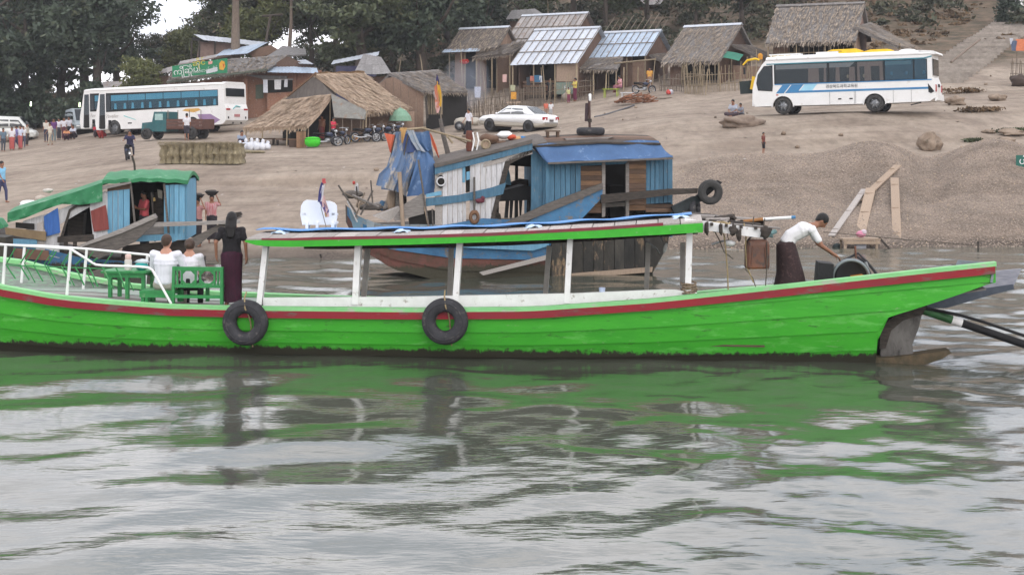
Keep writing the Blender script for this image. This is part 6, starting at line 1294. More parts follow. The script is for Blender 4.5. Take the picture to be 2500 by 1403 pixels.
# ---- green tractor truck
tp_ = Gd(432, 89); tr = thing('farm_truck', 'small teal farm truck with a brown load bed, in front of the coach', 'truck', tp_, R(180 - 16))
m = MB(); m.ext([(1.35, -.62, .55), (2.15, -.6, .55), (2.1, -.6, 1.05), (1.35, -.62, 1.12)], (0, 1.24, 0)); m.build('bonnet', 'teal', tr)
m = MB(); m.ext([(.35, -.75, .5), (1.35, -.75, .5), (1.35, -.75, 1.15), (1.2, -.72, 1.75), (.35, -.72, 1.75)], (0, 1.46, 0)); m.build('cab', 'teal', tr)
for sd_ in (-1, 1):
    m = MB(); m.box((.85, sd_ * .742, 1.42), (.55, .03, .4)); m.build('side_window', C(.35, .5, .48), tr)
m = MB(); m.box((-.95, 0, .68), (2.5, 1.5, .08)); m.build('bed_floor', 'rustbed', tr)
for sd_ in (-1, 1):
    for k in range(3):
        m = MB(); m.box((-.95, sd_ * .76, .80 + .2 * k), (2.5, .05, .18)); m.build('bed_plank', 'rustbed', tr)
m = MB(); m.box((-2.2, 0, .98), (.05, 1.5, .56)); m.build('tailboard', 'rustbed', tr)
for x in (-2.1, -1.3, -.5, .2):
    m = MB(); m.tube([(x, .76, .7), (x, .76, 1.85)], .025, 6); m.build('stake', 'stick', tr)
for x, r in ((1.75, .36), (-1.4, .42)):
    for sd_ in (-1, 1): wheel(tr, x, sd_ * .72, r, .24, 'tyregrey', 'tyregrey', 0, side=sd_)
# ---- motorbikes
def motorbike(label, pos, yaw, group, first=[]):
    if first:
        o = copy_tree(first[0]); o['label'] = label
    else:
        o = thing('motorbike', label, 'motorbike', (0, 0, 0), 0, group); first.append(o)
        for x in (-.62, .62):
            w_ = bpy.data.objects.new('wheel', None); COL.objects.link(w_); w_.parent = o; w_.location = (x, 0, .29)
            m = MB(); m.torus((0, 0, 0), .25, .045, 'Y', 22, 8); m.build('tyre', 'rubber', w_)
            m = MB(); m.torus((0, 0, 0), .195, .015, 'Y', 20, 6)
            for k in range(6): a = k * 1.047; m.bar((0, 0, 0), (math.cos(a) * .19, 0, math.sin(a) * .19), .012)
            m.build('rim', 'chrome', w_)
        m = MB(); m.tube([(.62, 0, .29), (.50, 0, .62), (.42, 0, .92)], .028, 8); m.build('fork', 'chrome', o)
        m = MB(); m.tube([(.44, 0, .80), (.2, 0, .55), (-.1, 0, .45), (-.62, 0, .32)], .04, 8); m.tube([(.0, 0, .55), (-.4, 0, .66), (-.75, 0, .68)], .03, 8); m.build('frame', 'black', o)
        m = MB(); m.ball((.05, 0, .36), (.2, .13, .14), 10, 8); m.build('engine', 'metal', o)
        m = MB(); m.ball((.12, 0, .70), (.24, .12, .11), 12, 8); m.build('tank', C(.04, .05, .09, .3), o)
        m = MB(); m.loft([[Vector((x, y, z)) for y, z in ((-w_, .70), (w_, .70), (w_ * .8, .70 + h), (-w_ * .8, .70 + h))] for x, w_, h in ((.05, .08, .06), (-.2, .12, .07), (-.6, .11, .10), (-.75, .07, .10))]); m.build('seat', 'black', o)
        m = MB(); m.tube([(.30, -.33, .97), (.40, -.15, 1.0), (.42, 0, .97), (.40, .15, 1.0), (.30, .33, .97)], .016, 6); m.build('handlebar', 'chrome', o)
        m = MB(); m.ball((.52, 0, .86), (.08, .09, .09), 10, 8); m.build('headlight', 'chrome', o)
        for x, s_ in ((.62, 1), (-.66, 1)):
            m = MB(); m.grid(lambda s, t: (x + .31 * math.cos(.5 + 1.9 * s), -.06 + .12 * t, .29 + .31 * math.sin(.5 + 1.9 * s)), 8, 2, .01); m.build('mudguard', C(.04, .05, .09, .3), o)
        m = MB(); m.tube([(0, -.14, .3), (-.4, -.16, .28), (-.75, -.16, .36)], [.03, .04, .05], 8); m.build('exhaust_pipe', 'chrome', o)
    o.location = pos; o.rotation_euler = (0, 0, yaw); o['group'] = group; return o
GB = 'motorbikes parked in front of the thatched stall'
motorbike('dark motorbike ridden down the bank at the left', Gd(312, 70.5), R(100), 'motorbike on the open bank')
for i, (px, D, ya, lb) in enumerate(((798, 78.5, 15, 'motorbike parked nearest the bright green bundle'), (832, 79.2, 60, 'motorbike under the pink red cloth'), (893, 80.5, 20, 'first motorbike of the row behind the grey board'), (918, 81.0, 40, 'second motorbike of the row behind the grey board'), (942, 81.6, 25, 'motorbike in the row just left of the green umbrella'), (968, 82.4, 50, 'motorbike partly hidden by the green umbrella'))):
    motorbike(lb, Gd(px, D), R(ya), GB)
# ================================================================ huts, fences, stalls
def slope_thatch(o, name, mat, TL, TR, BR, BL, th=.16, nu=14, nv=8, fringe=True, sag=.06, seed=1):
    TL, TR, BR, BL = map(Vector, (TL, TR, BR, BL)); nrm = (TR - TL).cross(BL - TL).normalized(); nrm = nrm if nrm.z > 0 else -nrm
    def f(s, t):
        p = (TL * (1 - s) + TR * s) * (1 - t) + (BL * (1 - s) + BR * s) * t
        step = ((t * nv) % 1.0) * .02
        return p + nrm * (.05 * mnoise.noise(Vector((s * 5 + seed, t * 4, seed))) - sag * math.sin(math.pi * t) * .6 + .02 * mnoise.noise(Vector((s * 21, t * 23, seed)))) + Vector((0, 0, -.05 * abs(mnoise.noise(Vector((s * 9, seed, 2)))) if t > .95 else 0))
    m = MB(); m.grid(f, nu, nv, -nrm * th); m.build(name, mat, o)
    if fringe:
        q = random.Random(seed); n = int((BR - BL).length * 16); vs = []; fs = []; d = (BL - TL).normalized(); e = (BR - BL).normalized()
        dn = (d * .45 + Vector((0, 0, -1)) * .55)
        for k in range(n * 2):
            s = q.random(); b = BL + (BR - BL) * s + nrm * q.uniform(-th * .9, .02) - d * .12; l = q.uniform(.16, .5); w = q.uniform(.02, .05)
            i = len(vs); c = b + dn * l + e * q.uniform(-.05, .05); vs += [b - e * w, b + e * w, c + e * w * .3, c - e * w * .3, b - e * w - nrm * .03, b + e * w - nrm * .03]; fs += [(i, i + 1, i + 2, i + 3), (i + 1, i + 5, i + 2), (i + 4, i, i + 3)]
        for A, B in ((TL, BL), (TR, BR)):
            for k in range(int((B - A).length * 9)):
                s = q.random(); b = A + (B - A) * s + nrm * q.uniform(-th * .8, .01); l = q.uniform(.06, .2); i = len(vs); ee = e if A is TR else -e
                c = b + ee * l * .7 + d * l * .6; w = d * q.uniform(.02, .04); vs += [b - w, b + w, c]; fs += [(i, i + 1, i + 2)]
        un = (TR - TL).normalized()
        for k in range(int((TR - TL).length * (BL - TL).length * 30)):
            s, t = q.random(), q.random(); b = f(s, t) + nrm * .02; l = q.uniform(.25, .7); w = un * q.uniform(.018, .055); i = len(vs); c = b + d * l + un * q.uniform(-.07, .07) + nrm * q.uniform(.02, .13); vs += [b - w, b + w, c + w * .4, c - w * .4]; fs.append((i, i + 1, i + 2, i + 3))
        m = MB(); m.add(vs, fs); f_ = m.build('thatch_fringe', 'strawstr' if mat == 'straw' else 'strands', o); f_['kind'] = 'stuff'
def slope_sheets(o, mat, TL, TR, BR, BL, n, rows, over=0, battens=True, seed=1, bat='stick', gap=.012):
    TL, TR, BR, BL = map(Vector, (TL, TR, BR, BL)); nrm = (TR - TL).cross(BL - TL).normalized(); nrm = nrm if nrm.z > 0 else -nrm; q = random.Random(seed)
    at = lambda s, t: (TL * (1 - s) + TR * s) * (1 - t) + (BL * (1 - s) + BR * s) * t
    for r in range(len(rows) - 1):
        for k in range(n):
            s0, s1 = k / n, (k + 1) / n + .012; t0, t1 = rows[r] - (.02 if r else 0), rows[r + 1] + q.uniform(-.004, .006); lift = -.012 * r + .006 * (k % 2) + q.uniform(0, .012); m = MB()
            m.grid(lambda a, b: at(s0 + (s1 - s0) * a, t0 + (t1 - t0) * b) + nrm * (lift + .012 * math.cos(a * 12.566)), 8, 1, -nrm * .01, smooth=True); m.build('roof_sheet', mat, o)
    if battens:
        for k in range(n + 1):
            s = min(1, max(0, k / n)); m = MB(); m.tube([at(s, -over * (.7 + .6 * q.random())) + nrm * .05, at(s, .55) + nrm * .05, at(s, 1.0 + q.uniform(-.02, .03)) + nrm * .045], .026, 5); m.build('batten', bat, o)
        for t in rows[1:-1] + [.02]:
            m = MB(); m.tube([at(-.01, t) + nrm * .035, at(1.01, t) + nrm * .035], .03, 5); m.build('batten', bat, o)
def hut(name, label, px, py, D, yaw, L, run, rise, roof, wallmat, zbase, back=None, inset=.7, n=9, rows=(0, .36, .68, 1), over=0, ridge='tin', group='huts along the top of the bank', open_front=False, walls=True, seed=1):
    """px, py, D: middle of the ridge. local x along the ridge (right end nearer), y away from the river"""
    c = P(px, py, D); o = thing(name, label, 'hut', (c.x, c.y, zbase), yaw, group); zr = c.z - zbase; ze = zr - rise; back = back or run; ov = .35
    a, b = -L / 2, L / 2
    f = [(a, 0, zr), (b, 0, zr), (b, -run, ze), (a, -run, ze)]; g = [(b, 0, zr), (a, 0, zr), (a, back, zr - rise * back / run), (b, back, zr - rise * back / run)]
    if roof in ('thatch', 'straw', 'thatchd'):
        slope_thatch(o, 'roof_slope', roof, *f, seed=seed); slope_thatch(o, 'roof_slope', roof, *g, seed=seed + 9, fringe=False)
    else:
        slope_sheets(o, roof, *f, n, list(rows), over, seed=seed); slope_sheets(o, roof, *g, 3, [0, 1], 0, False, seed=seed + 5)
    m = MB(); m.grid(lambda s, t: (a - .03 + (L + .06) * s, (t - .5) * .44, zr + .09 - .30 * abs(t - .5)), 10, 4, .03); m.build('ridge_cap', ridge, o)
    if walls:
        wf = -run + inset; zf = zr - rise * (run - inset) / run - .12; wb_ = back - .3; zb2 = zr - rise * (back - .3) / run - .12
        for x in (a + ov, b - ov):
            for k in range(4):       # gable walls in panels
                y0, y1 = wf + (wb_ - wf) * k / 4, wf + (wb_ - wf) * (k + 1) / 4 - .02; h = lambda y: zr - rise * abs(y) / run - .14
                pts = [(x, y0, -.8), (x, y1, -.8), (x, y1, h(y1))] + ([(x, 0, h(0))] if y0 < 0 < y1 else []) + [(x, y0, h(y0))]; m = MB(); m.ext(pts, (.05, 0, 0)); m.build('wall_panel', wallmat, o)
        nx = max(3, int(L / 1.1))
        for k in range(nx):
            x0, x1 = a + ov + (L - 2 * ov) * k / nx, a + ov + (L - 2 * ov) * (k + 1) / nx - .02
            if open_front and k not in open_front: continue
            m = MB(); m.box(((x0 + x1) / 2, wf, (zf - .8) / 2), (x1 - x0, .05, zf + .8)); m.build('wall_panel', wallmat, o)
        m = MB(); m.box((0, wb_, (zb2 - .8) / 2), (L - 2 * ov, .05, zb2 + .8)); m.build('back_wall', wallmat, o)
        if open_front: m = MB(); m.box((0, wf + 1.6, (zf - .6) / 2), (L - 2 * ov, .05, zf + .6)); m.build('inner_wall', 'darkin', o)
        for k in range(4):
            x = a + .12 + (L - .24) * k / 3; m = MB(); m.tube([(x, -run + .22, -.8), (x, -run + .22, ze + .02)], .05, 6); m.build('post', 'bamboo', o)
    return o, zr, ze
def zp(py, D): return CH + (YH - py) / F * D
h1, zr, ze = hut('thatched_hut', 'largest thatched hut, high on the bank behind the white and blue bus', 2002, 11, 96, R(-25), 6.0, 3.0, 2.75, 'thatch', 'weaved', zp(158, 95), back=2.6, ridge='thatch', open_front=(0,), seed=3)
slope_thatch(h1, 'side_roof', 'thatch', (3.05, 1.9, zr - 1.2), (2.75, -2.3, zr - 1.75), (5.6, -1.9, zr - 3.1), (6.0, 2.1, zr - 2.9), seed=6)
m = MB(); m.ext([(2.72, -1.2, zr - 1.9), (2.72, -1.9, zr - 2.0), (2.95, -2.9, .2), (2.95, -1.0, .2)], (.1, 0, 0)); m.build('woven_screen', 'weave', h1)
m = MB(); m.ext([(2.69, -1.3, zr - 1.45), (2.69, 1.3, zr - 1.45), (2.69, 0, zr - .25)], (.05, 0, 0)); m.build('gable_panel', M('pinkish_gable', (.30, .21, .18), (.2, .135, .115), r=.9, ns=6, b=.3), h1)
m = MB(); m.box((2.74, 0, zr - 1.5), (.06, 2.4, .14)); m.build('gable_board', M('rust_board2', (.21, .075, .04), (.16, .06, .04), r=.8), h1)
for k in range(14):
    m = MB(); m.tube([(-2.2 + k * .33, -2.35, -.3), (-2.2 + k * .33, -2.35, ze - .3)], .02, 5); m.build('lattice_bar', 'bamboo', h1)
for k in range(2):
    m = MB(); m.box((-.1, -2.38, .25 + .5 * k), (4.6, .04, .05)); m.build('lattice_rail', 'bamboo', h1)
for x in (1.3, 4.5, 5.6):
    m = MB(); m.tube([(x, -2.7 if x < 2 else -1.7, -.8), (x, -2.7 if x < 2 else -1.7, ze - .02 if x < 2 else zr - 2.9)], .06, 7); m.build('post', 'bamboo', h1)
h2, zr, ze = hut('thatched_hut', 'thatched hut with a green cloth awning and bamboo fence, left of the bus', 1740, 62, 100, R(-35), 4.5, 3.5, 2.75, 'thatch', 'weaved', zp(202, 99), back=2.4, ridge='tin', open_front=(0,), seed=5)
slope_thatch(h2, 'side_roof', 'thatchd', (2.25, 1.6, zr - 1.4), (2.2, -1.4, zr - 1.5), (4.6, -1.2, zr - 2.55), (4.7, 1.8, zr - 2.45), seed=8)
m = MB(); m.grid(lambda s, t: (.9 + 2.6 * s, -2.3 - .7 * t, 1.55 + .45 * (1 - t) + .18 * math.sin(s * 3.1) - .2 * s), 10, 4, .02); m.build('cloth_awning', M('green_awning', (.04, .19, .13), (.035, .15, .10), r=.7, ns=4, b=.2), h2)
m = MB(); m.ext([(2.3, -1.5, -.5), (4.3, -1.3, -.5), (4.3, -1.3, 1.0), (2.3, -1.5, 1.15)], (0, .06, 0)); m.build('wall_panel', 'weave', h2)
for x in (2.2, 3.4, 4.5):
    m = MB(); m.tube([(x, -1.55, -.8), (x, -1.5, zr - 2.4)], .05, 6); m.build('post', 'bamboo', h2)
h3, zr, ze = hut('tin_roofed_hut', 'hut with bright tin roof and poles sticking up past its ridge', 1545, 77, 104, R(-30), 4.6, 2.8, 2.0, 'tinblue', 'weaved', zp(225, 103), back=2.2, over=.55, n=9, rows=(0, .5, 1), open_front=(2,), seed=7)
slope_thatch(h3, 'front_awning', 'thatch', (-2.5, -2.75, ze - .02), (.5, -2.75, ze + .02), (.75, -4.3, ze - .95), (-3.0, -4.3, ze - .8), seed=12)
m = MB(); m.ext([(.9, -2.1, -.5), (1.9, -2.1, -.5), (1.9, -2.1, ze - .3), (.9, -2.1, ze - .3)], (0, .06, 0)); m.build('wall_panel', 'weave', h3)
for x in (-2.6, -1.2, .6, 1.2, 2.3):
    m = MB(); m.tube([(x, -4.1, -.9), (x, -4.05, ze - .85)], .05, 6); m.build('post', 'bamboo', h3)
m = MB(); m.tube([(.4, -4.0, ze - .55), (3.4, -3.4, ze - .30)], .06, 6); m.build('beam', 'bamboo', h3)
slope_thatch(h3, 'side_roof', 'thatchd', (2.2, .8, ze + .4), (2.2, -1.9, ze + .15), (3.8, -1.8, ze - .55), (3.8, .8, ze - .3), seed=14)
h4, zr, ze = hut('tin_roofed_hut', 'hut with the largest bright tin roof, its front open and dark', 1385, 70, 105, R(-30), 5.5, 3.8, 2.8, 'tin', 'weaved', zp(236, 104), back=2.2, n=9, rows=(0, .34, .66, 1), open_front=(4,), seed=9)
m = MB(); m.ext([(.95, -3.5, 1.0), (2.55, -3.2, 1.0), (2.55, -3.2, ze - .0), (.95, -3.5, ze - .05)], (0, .05, 0)); m.build('wall_panel', M('pale_woven_panel', (.36, .27, .2), (.26, .19, .145), r=.9, ns=7, st=(4, 4, 1), b=.4), h4)
m = MB(); m.ext([(.95, -3.54, .1), (2.5, -3.22, .1), (2.5, -3.22, .95), (.95, -3.54, .95)], (0, .04, 0)); m.build('name_board', M('green_grey_board', (.14, .22, .18), (.2, .21, .18), r=.8, ns=5, b=.1, wear=((.30, .27, .23), .3, 6)), h4)
text(h4, 'Bago', (1.55, -3.47, .42), .40, M('board_white', (.6, .6, .58)), (R(90), 0, R(11)))
for k in range(4):
    m = MB(); m.box((-.95, -3.0 + .25, .2 + .28 * k), (2.6, .05, .2)); m.build('counter_board', 'brown', h4)
h5, zr, ze = hut('tin_roofed_hut', 'hut with an old rusty grey tin roof behind the large bright one', 1355, 35, 113, R(-30), 6.0, 3.5, 2.8, 'tinold', 'weaved', zp(190, 112), n=12, rows=(0, .4, .75, 1), open_front=(1,), seed=11)
h6, zr, ze = hut('thatched_hut', 'dark thatched hut with a red cloth in its doorway, left of the tin roofs', 1183, 68, 112, R(-30), 4.6, 2.0, 1.75, 'thatchd', 'weave', zp(205, 111), back=2.0, open_front=(0, 2), seed=13)
m = MB(); m.grid(lambda s, t: (-2.5 + 3.4 * s, -1.95 - .45 * t, ze + .02 - .28 * t), 8, 2, .02); m.build('eave_sheet', 'tinblue', h6)
m = MB(); m.ball((-.75, -1.75, 1.75), (.45, .12, .2), 10, 7, jit=.3); m.build('red_cloth', C(.48, .06, .05), h6)
slope_thatch(h6, 'side_roof', 'thatchd', (.8, -1.0, ze + .1), (4.2, -1.0, ze + .5), (4.2, -2.9, ze - .5), (.6, -2.9, ze - .75), seed=17)
for x in (.9, 2.3, 3.9):
    m = MB(); m.tube([(x, -2.7, -1), (x, -2.7, ze - .6)], .07, 6); m.build('post', 'bamboo', h6)
def roof_only(name, label, c4, mat, n, rows, wallmat=None, wall=None, group='roofs half hidden on the hill'):
    q = [P(*c) for c in c4]; b = (q[0] + q[1] + q[2] + q[3]) / 4; b.z = tz(b.x, b.y); o = thing(name, label, 'hut', b, 0, group); slope_sheets(o, mat, *[p - b for p in q], n, rows, battens=False)
    lo = min(p.z for p in q) - b.z - .1; xs = [p.x - b.x for p in q]; m = MB(); m.box(((min(xs) + max(xs)) / 2, .6, lo / 2 - .3), ((max(xs) - min(xs)) * .8, 1.6, lo + .6)); m.build('wall', wallmat or 'weaved', o); return o
roof_only('hill_house', 'grey roof behind the rusty tin roof', [(1250, 26, 126), (1305, 22, 125), (1335, 42, 122), (1235, 48, 123)], 'slate', 4, [0, 1])
roof_only('hill_house', 'tin roof high on the hill at the top edge of the picture', [(1550, -12, 142), (1630, -12, 141), (1612, 11, 138), (1575, 13, 139)], 'tinold', 4, [0, 1])
roof_only('hill_house', 'dark roof with pale edge under the broad tree', [(888, 132, 104), (930, 140, 103), (955, 180, 99), (862, 182, 100)], 'slate', 4, [0, .5, 1])
o = roof_only('hill_house', 'pale tin shed roof between the trees above the thatched stall', [(815, 148, 107), (925, 126, 106), (922, 136, 104.5), (808, 158, 105.5)], 'tin', 5, [0, 1], C(.06, .06, .11))
roof_only('hill_house', 'long low brown roof between olive bush and coach roof', [(250, 200, 121), (400, 196, 119), (398, 216, 117), (255, 222, 119)], 'tinold', 6, [0, 1])
roof_only('hill_house', 'small pale roof sliver left of the green banner', [(385, 172, 119), (430, 160, 118), (428, 172, 116), (388, 182, 117)], 'tinold', 2, [0, 1])
# ---- brick building with the green banner
D0 = 110; b0 = P(580, 300, D0); b0.z = tz(b0.x, b0.y) - .3
bb = thing('brick_building', 'long red brick building with an open arched front under the green banner', 'building', b0)
def bp(x, y, D=D0): return P(x, y, D) - b0
def bpoly(name, mat, pts, D=D0, th=.25, par=bb):
    m = MB(); m.ext([bp(x, y, D) for x, y in pts], (0, th, 0)); return m.build(name, mat, par)
bpoly('wall', 'brick', [(440, 206), (560, 186), (560, 340), (440, 345)]); bpoly('wall', 'brick', [(560, 182), (652, 176), (652, 340), (560, 340)], D0 - .02)
bpoly('wall', 'brick', [(652, 172), (785, 172), (785, 340), (652, 340)], D0 - .6)
for x0, x1, yt in ((487, 505, 212), (512, 526, 209), (533, 547, 206), (550, 563, 204), (566, 598, 203)):
    cx = (x0 + x1) / 2; bpoly('arched_opening', 'darkin', [(x0, 250), (x0, yt + 9), (x0 + (x1 - x0) * .2, yt + 2), (cx, yt), (x1 - (x1 - x0) * .2, yt + 2), (x1, yt + 9), (x1, 250)], D0 - .08, .06)
wn = bpoly('window', 'darkin', [(643, 196), (714, 196), (714, 224), (643, 228)], D0 - .66, .06); bpoly('window_frame', 'greyplank', [(640, 192), (718, 192), (718, 196), (640, 196)], D0 - .72, .08); bpoly('window_awning', 'slate', [(598, 183), (700, 186), (700, 192), (640, 193)], D0 - .9, .5)
bpoly('shutter', C(.10, .12, .09), [(624, 208), (643, 206), (643, 240), (624, 242)], D0 - .12, .06)
for x, y in ((470, 210), (600, 190), (720, 174)): bpoly('pillar', 'brick', [(x - 4, y), (x + 4, y), (x + 4, 340), (x - 4, 340)], D0 - .75, .2)
def bs(mat, c4, n, rows, bat=False): slope_sheets(bb, mat, *[bp(*c) for c in c4], n, rows, battens=bat)
slope_thatch(bb, 'roof_slope', 'slate', bp(437, 155, 114), bp(706, 133, 112.5), bp(652, 168, 107.5), bp(407, 199, 109), th=.12, fringe=True, seed=21, sag=.03)
m = MB(); m.bar(bp(407, 201, 108.8), bp(652, 170, 107.3), .12, .16); m.build('eave_board', C(.10, .11, .085), bb)
bs('tinblue', [(662, 160, 110), (772, 166, 109), (776, 179, 107.6), (652, 177, 107.9)], 7, [0, 1])
bpoly('gable', 'weaved', [(700, 138), (660, 163), (772, 168), (750, 158)], 109.5, .1)
bs('tin', [(722, 148, 110.5), (745, 146, 110.5), (765, 157, 109), (730, 156, 109)], 2, [0, 1])
slope_thatch(bb, 'roof_slope', 'slate', bp(690, 112, 116), bp(746, 120, 115), bp(748, 133, 112.6), bp(650, 138, 112.8), th=.12, fringe=False, seed=22)
# banner
bn = thing('green_banner', 'long green shop banner with white and yellow lettering on the roof edge', 'banner', P(487, 168, 108.2))
def np_(x, y, d=0): return P(x, y, 108.2 - d) - P(487, 168, 108.2)
m = MB(); m.ext([np_(*p) for p in ((420, 162), (555, 142), (555, 178), (421, 189))], (0, .05, 0)); m.build('sheet', M('banner_green', (.02, .19, .085), (.02, .16, .075), r=.6, ns=3, b=0), bn)
ry = math.atan2(20, 135)
GR = (R(90), -ry, 0)
text(bn, 'ကြိုဆိုပါ', np_(424, 184, .04), .62, M('banner_white', (.66, .68, .66)), GR); text(bn, 'ဆိုင်', np_(470, 162, .04), .58, M('banner_yellow', (.55, .48, .05)), GR)
text(bn, 'စားသောက်ဆိုင်', np_(463, 181, .04), .34, M('banner_grey', (.50, .56, .52)), GR)
for nm, c_, pts in (('picture', C(.60, .33, .05), [(535, 156), (541, 148), (548, 151), (550, 163), (545, 172), (536, 170)]), ('picture', C(.60, .30, .25), [(508, 151), (519, 149), (518, 156), (509, 158)]), ('picture', C(.55, .57, .6), [(503, 172), (520, 166), (530, 164), (531, 174), (515, 178), (504, 180)]), ('picture', C(.5, .10, .03), [(543, 156), (548, 157), (546, 166)])):
    m = MB(); m.ext([np_(x, y, .03 if c_ is not C(.5, .10, .03) else .05) for x, y in pts], (0, .02, 0)); m.build(nm, c_, bn)
ub = thing('upper_house', 'brown house with two pale tin roofs above the brick building', 'building', b0 + Vector((0, 8, 0)))
def up(x, y, D): return P(x, y, D) - ub.location
slope_sheets(ub, 'tin', up(472, 84, 121), up(654, 104, 121), up(628, 112, 119), up(496, 98, 119), 8, [0, 1], battens=False, seed=4)
slope_sheets(ub, 'tinblue', up(548, 122, 119.5), up(656, 103, 118.5), up(604, 131, 116.5), up(526, 137, 117), 6, [0, 1], battens=False, seed=5)
slope_sheets(ub, 'tinold', up(440, 150, 118), up(535, 132, 118), up(528, 140, 116.5), up(436, 158, 116.5), 5, [0, 1], battens=False, seed=6)
for nm, mat, pts, D, th in (('wall', M('pink_brown_wall', (.27, .19, .165), (.2, .14, .12), r=.9, ns=4, b=.2), [(486, 98), (612, 112), (596, 134), (480, 150)], 120, .2), ('gable', 'darkin', [(466, 90), (500, 96), (510, 104), (470, 100)], 119.5, .1), ('wall', 'brown', [(600, 128), (660, 110), (690, 128), (620, 142)], 117.5, .2)):
    m = MB(); m.ext([up(x, y, D) for x, y in pts], (0, th, 0)); m.build(nm, mat, ub)
for x in (468, 487, 525):
    m = MB(); m.tube([up(x, 100, 119.4), up(x - 1, 150, 119.4)], .09, 6); m.build('post', 'darkwood', ub)
m = MB(); m.tube([up(640, 40, 122), up(690, 36, 122)], .1, 6); m.tube([up(660, 40, 122), up(648, 110, 120)], .12, 6); m.build('ladder_pole', 'barkd', ub)
# ---- thatched stall with lean-to
s0 = Gd(760, 82); st_ = thing('thatched_stall', 'light brown thatched stall with a low lean-to roof facing the river', 'stall', s0)
def tp(x, y, D): return P(x, y, D) - s0
slope_thatch(st_, 'roof_slope', 'straw', tp(770, 180, 83.5), tp(888, 176, 87.5), tp(1000, 264, 85.5), tp(895, 270, 81), th=.18, nu=16, nv=10, seed=31)
slope_thatch(st_, 'roof_slope', 'straw', tp(888, 176, 87.5), tp(770, 180, 83.5), tp(660, 262, 87), tp(760, 250, 91), th=.18, seed=32, fringe=False)
m = MB(); m.grid(lambda s, t: tp(768 + 122 * s, 180 - 4 * s + 6 * (t - .5) + 1.2 * math.sin(s * 20), 83.4 + 4 * s) + Vector((0, 0, .1 - .3 * abs(t - .5))), 14, 3, .05); m.build('ridge_cap', M('orange_straw', (.38, .25, .14), (.26, .17, .10), r=.95, ns=9, b=.6), st_)
m = MB(); m.ext([tp(770, 183, 83.6), tp(692, 246, 84.8), tp(812, 232, 82.6)], (.2, .25, 0)); m.build('gable', 'thatchd', st_)
m = MB(); m.bar(tp(772, 178, 83.2), tp(702, 236, 84.4), .09, .09); m.build('barge_pole', 'brown2', st_)
slope_thatch(st_, 'lean_to_roof', 'straw', tp(690, 244, 84.6), tp(810, 229, 82.2), tp(748, 306, 78.6), tp(592, 312, 81), th=.2, nu=16, nv=10, seed=33, sag=.15)
m = MB(); m.ext([tp(808, 228, 82.0), tp(895, 270, 80.6), tp(888, 291, 80.3), tp(816, 287, 80.8)], (.05, .15, -.05)); m.build('grey_sheet', M('grey_weathered_sheet', (.23, .23, .21), (.17, .16, .145), r=.85, ns=4, b=.3, wear=((.21, .15, .11), .3, 3)), st_)
for k in range(9):
    x = 815 + k * 22; m = MB(); m.ext([tp(x, 285 if k < 4 else 272, 84.5 + .06 * k), tp(x + 21, 285 if k < 4 else 272, 84.5 + .06 * k), tp(x + 21, 345, 84 + .06 * k), tp(x, 345, 84 + .06 * k)], (0, .06, 0)); m.build('wall_panel', 'weave', st_)
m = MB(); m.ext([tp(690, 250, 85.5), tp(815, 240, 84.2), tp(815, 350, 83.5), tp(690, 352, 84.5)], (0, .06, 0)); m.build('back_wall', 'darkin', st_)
for x, D, y0 in ((600, 80.9, 310), (640, 80.3, 308), (700, 79.4, 306), (745, 78.7, 306), (752, 79.5, 300), (886, 80.6, 285), (893, 80.6, 268), (805, 82, 240)):
    b = Gd(x, D) - s0; m = MB(); m.tube([b - Vector((0, 0, .1)), tp(x + 1, y0, D)], .04, 6); m.build('post', 'bamboo', st_)
for k, (x, D) in enumerate(((625, 81.5), (655, 81.2), (690, 80.6), (720, 80.2))):
    m = MB(); b = Gd(x, D) - s0; m.box(b + Vector((0, 0, .35)), (.75, .5, .08)); m.build('counter_board', 'brown', st_)
    for dx in (-.3, .3):
        m = MB(); m.box(b + Vector((dx, 0, .15)), (.07, .4, .4)); m.build('counter_leg', 'darkwood', st_)
# ---- grey thatched stall beside it
s1 = Gd(1010, 90); sg = thing('grey_stall', 'grey thatched hut with a brown woven gable, right of the light thatched stall', 'hut', s1)
def gp(x, y, D): return P(x, y, D) - s1
slope_thatch(sg, 'roof_slope', 'thatch', gp(950, 178, 88.5), gp(1070, 170, 93), gp(1142, 222, 90), gp(1036, 222, 85.6), th=.16, nu=14, nv=9, seed=41)
slope_thatch(sg, 'roof_slope', 'thatch', gp(1070, 170, 93), gp(950, 178, 88.5), gp(900, 228, 92), gp(1010, 216, 96), th=.16, seed=42, fringe=False)
for k in range(7):
    x0, x1 = 905 + k * 18.5, 905 + (k + 1) * 18.5 - .6; ht = lambda x: float(np.interp(x, [905, 951, 1036], [222, 184, 226])); m = MB()
    m.ext([gp(x, y, 86.2 + (1036 - x) * .022) for x, y in ((x0, 330), (x1, 330), (x1, ht(x1)), (x0, ht(x0)))], (0, .06, 0)); m.build('wall_panel', 'weave', sg)
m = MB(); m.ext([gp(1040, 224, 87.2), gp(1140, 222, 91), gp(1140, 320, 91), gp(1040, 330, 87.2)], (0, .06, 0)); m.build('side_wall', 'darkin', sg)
for k in range(9):
    x = 1045 + k * 4.2; m = MB(); m.tube([gp(x, 228, 86.9), gp(x, 280, 86.9)], .035, 5); m.build('bar', 'bamboo', sg)
m = MB(); m.ext([gp(1036, 222, 86), gp(1042, 224, 86), gp(1046, 290, 85.8), gp(1040, 290, 85.8)], (0, .1, 0)); m.build('corner_post', 'darkwood', sg)
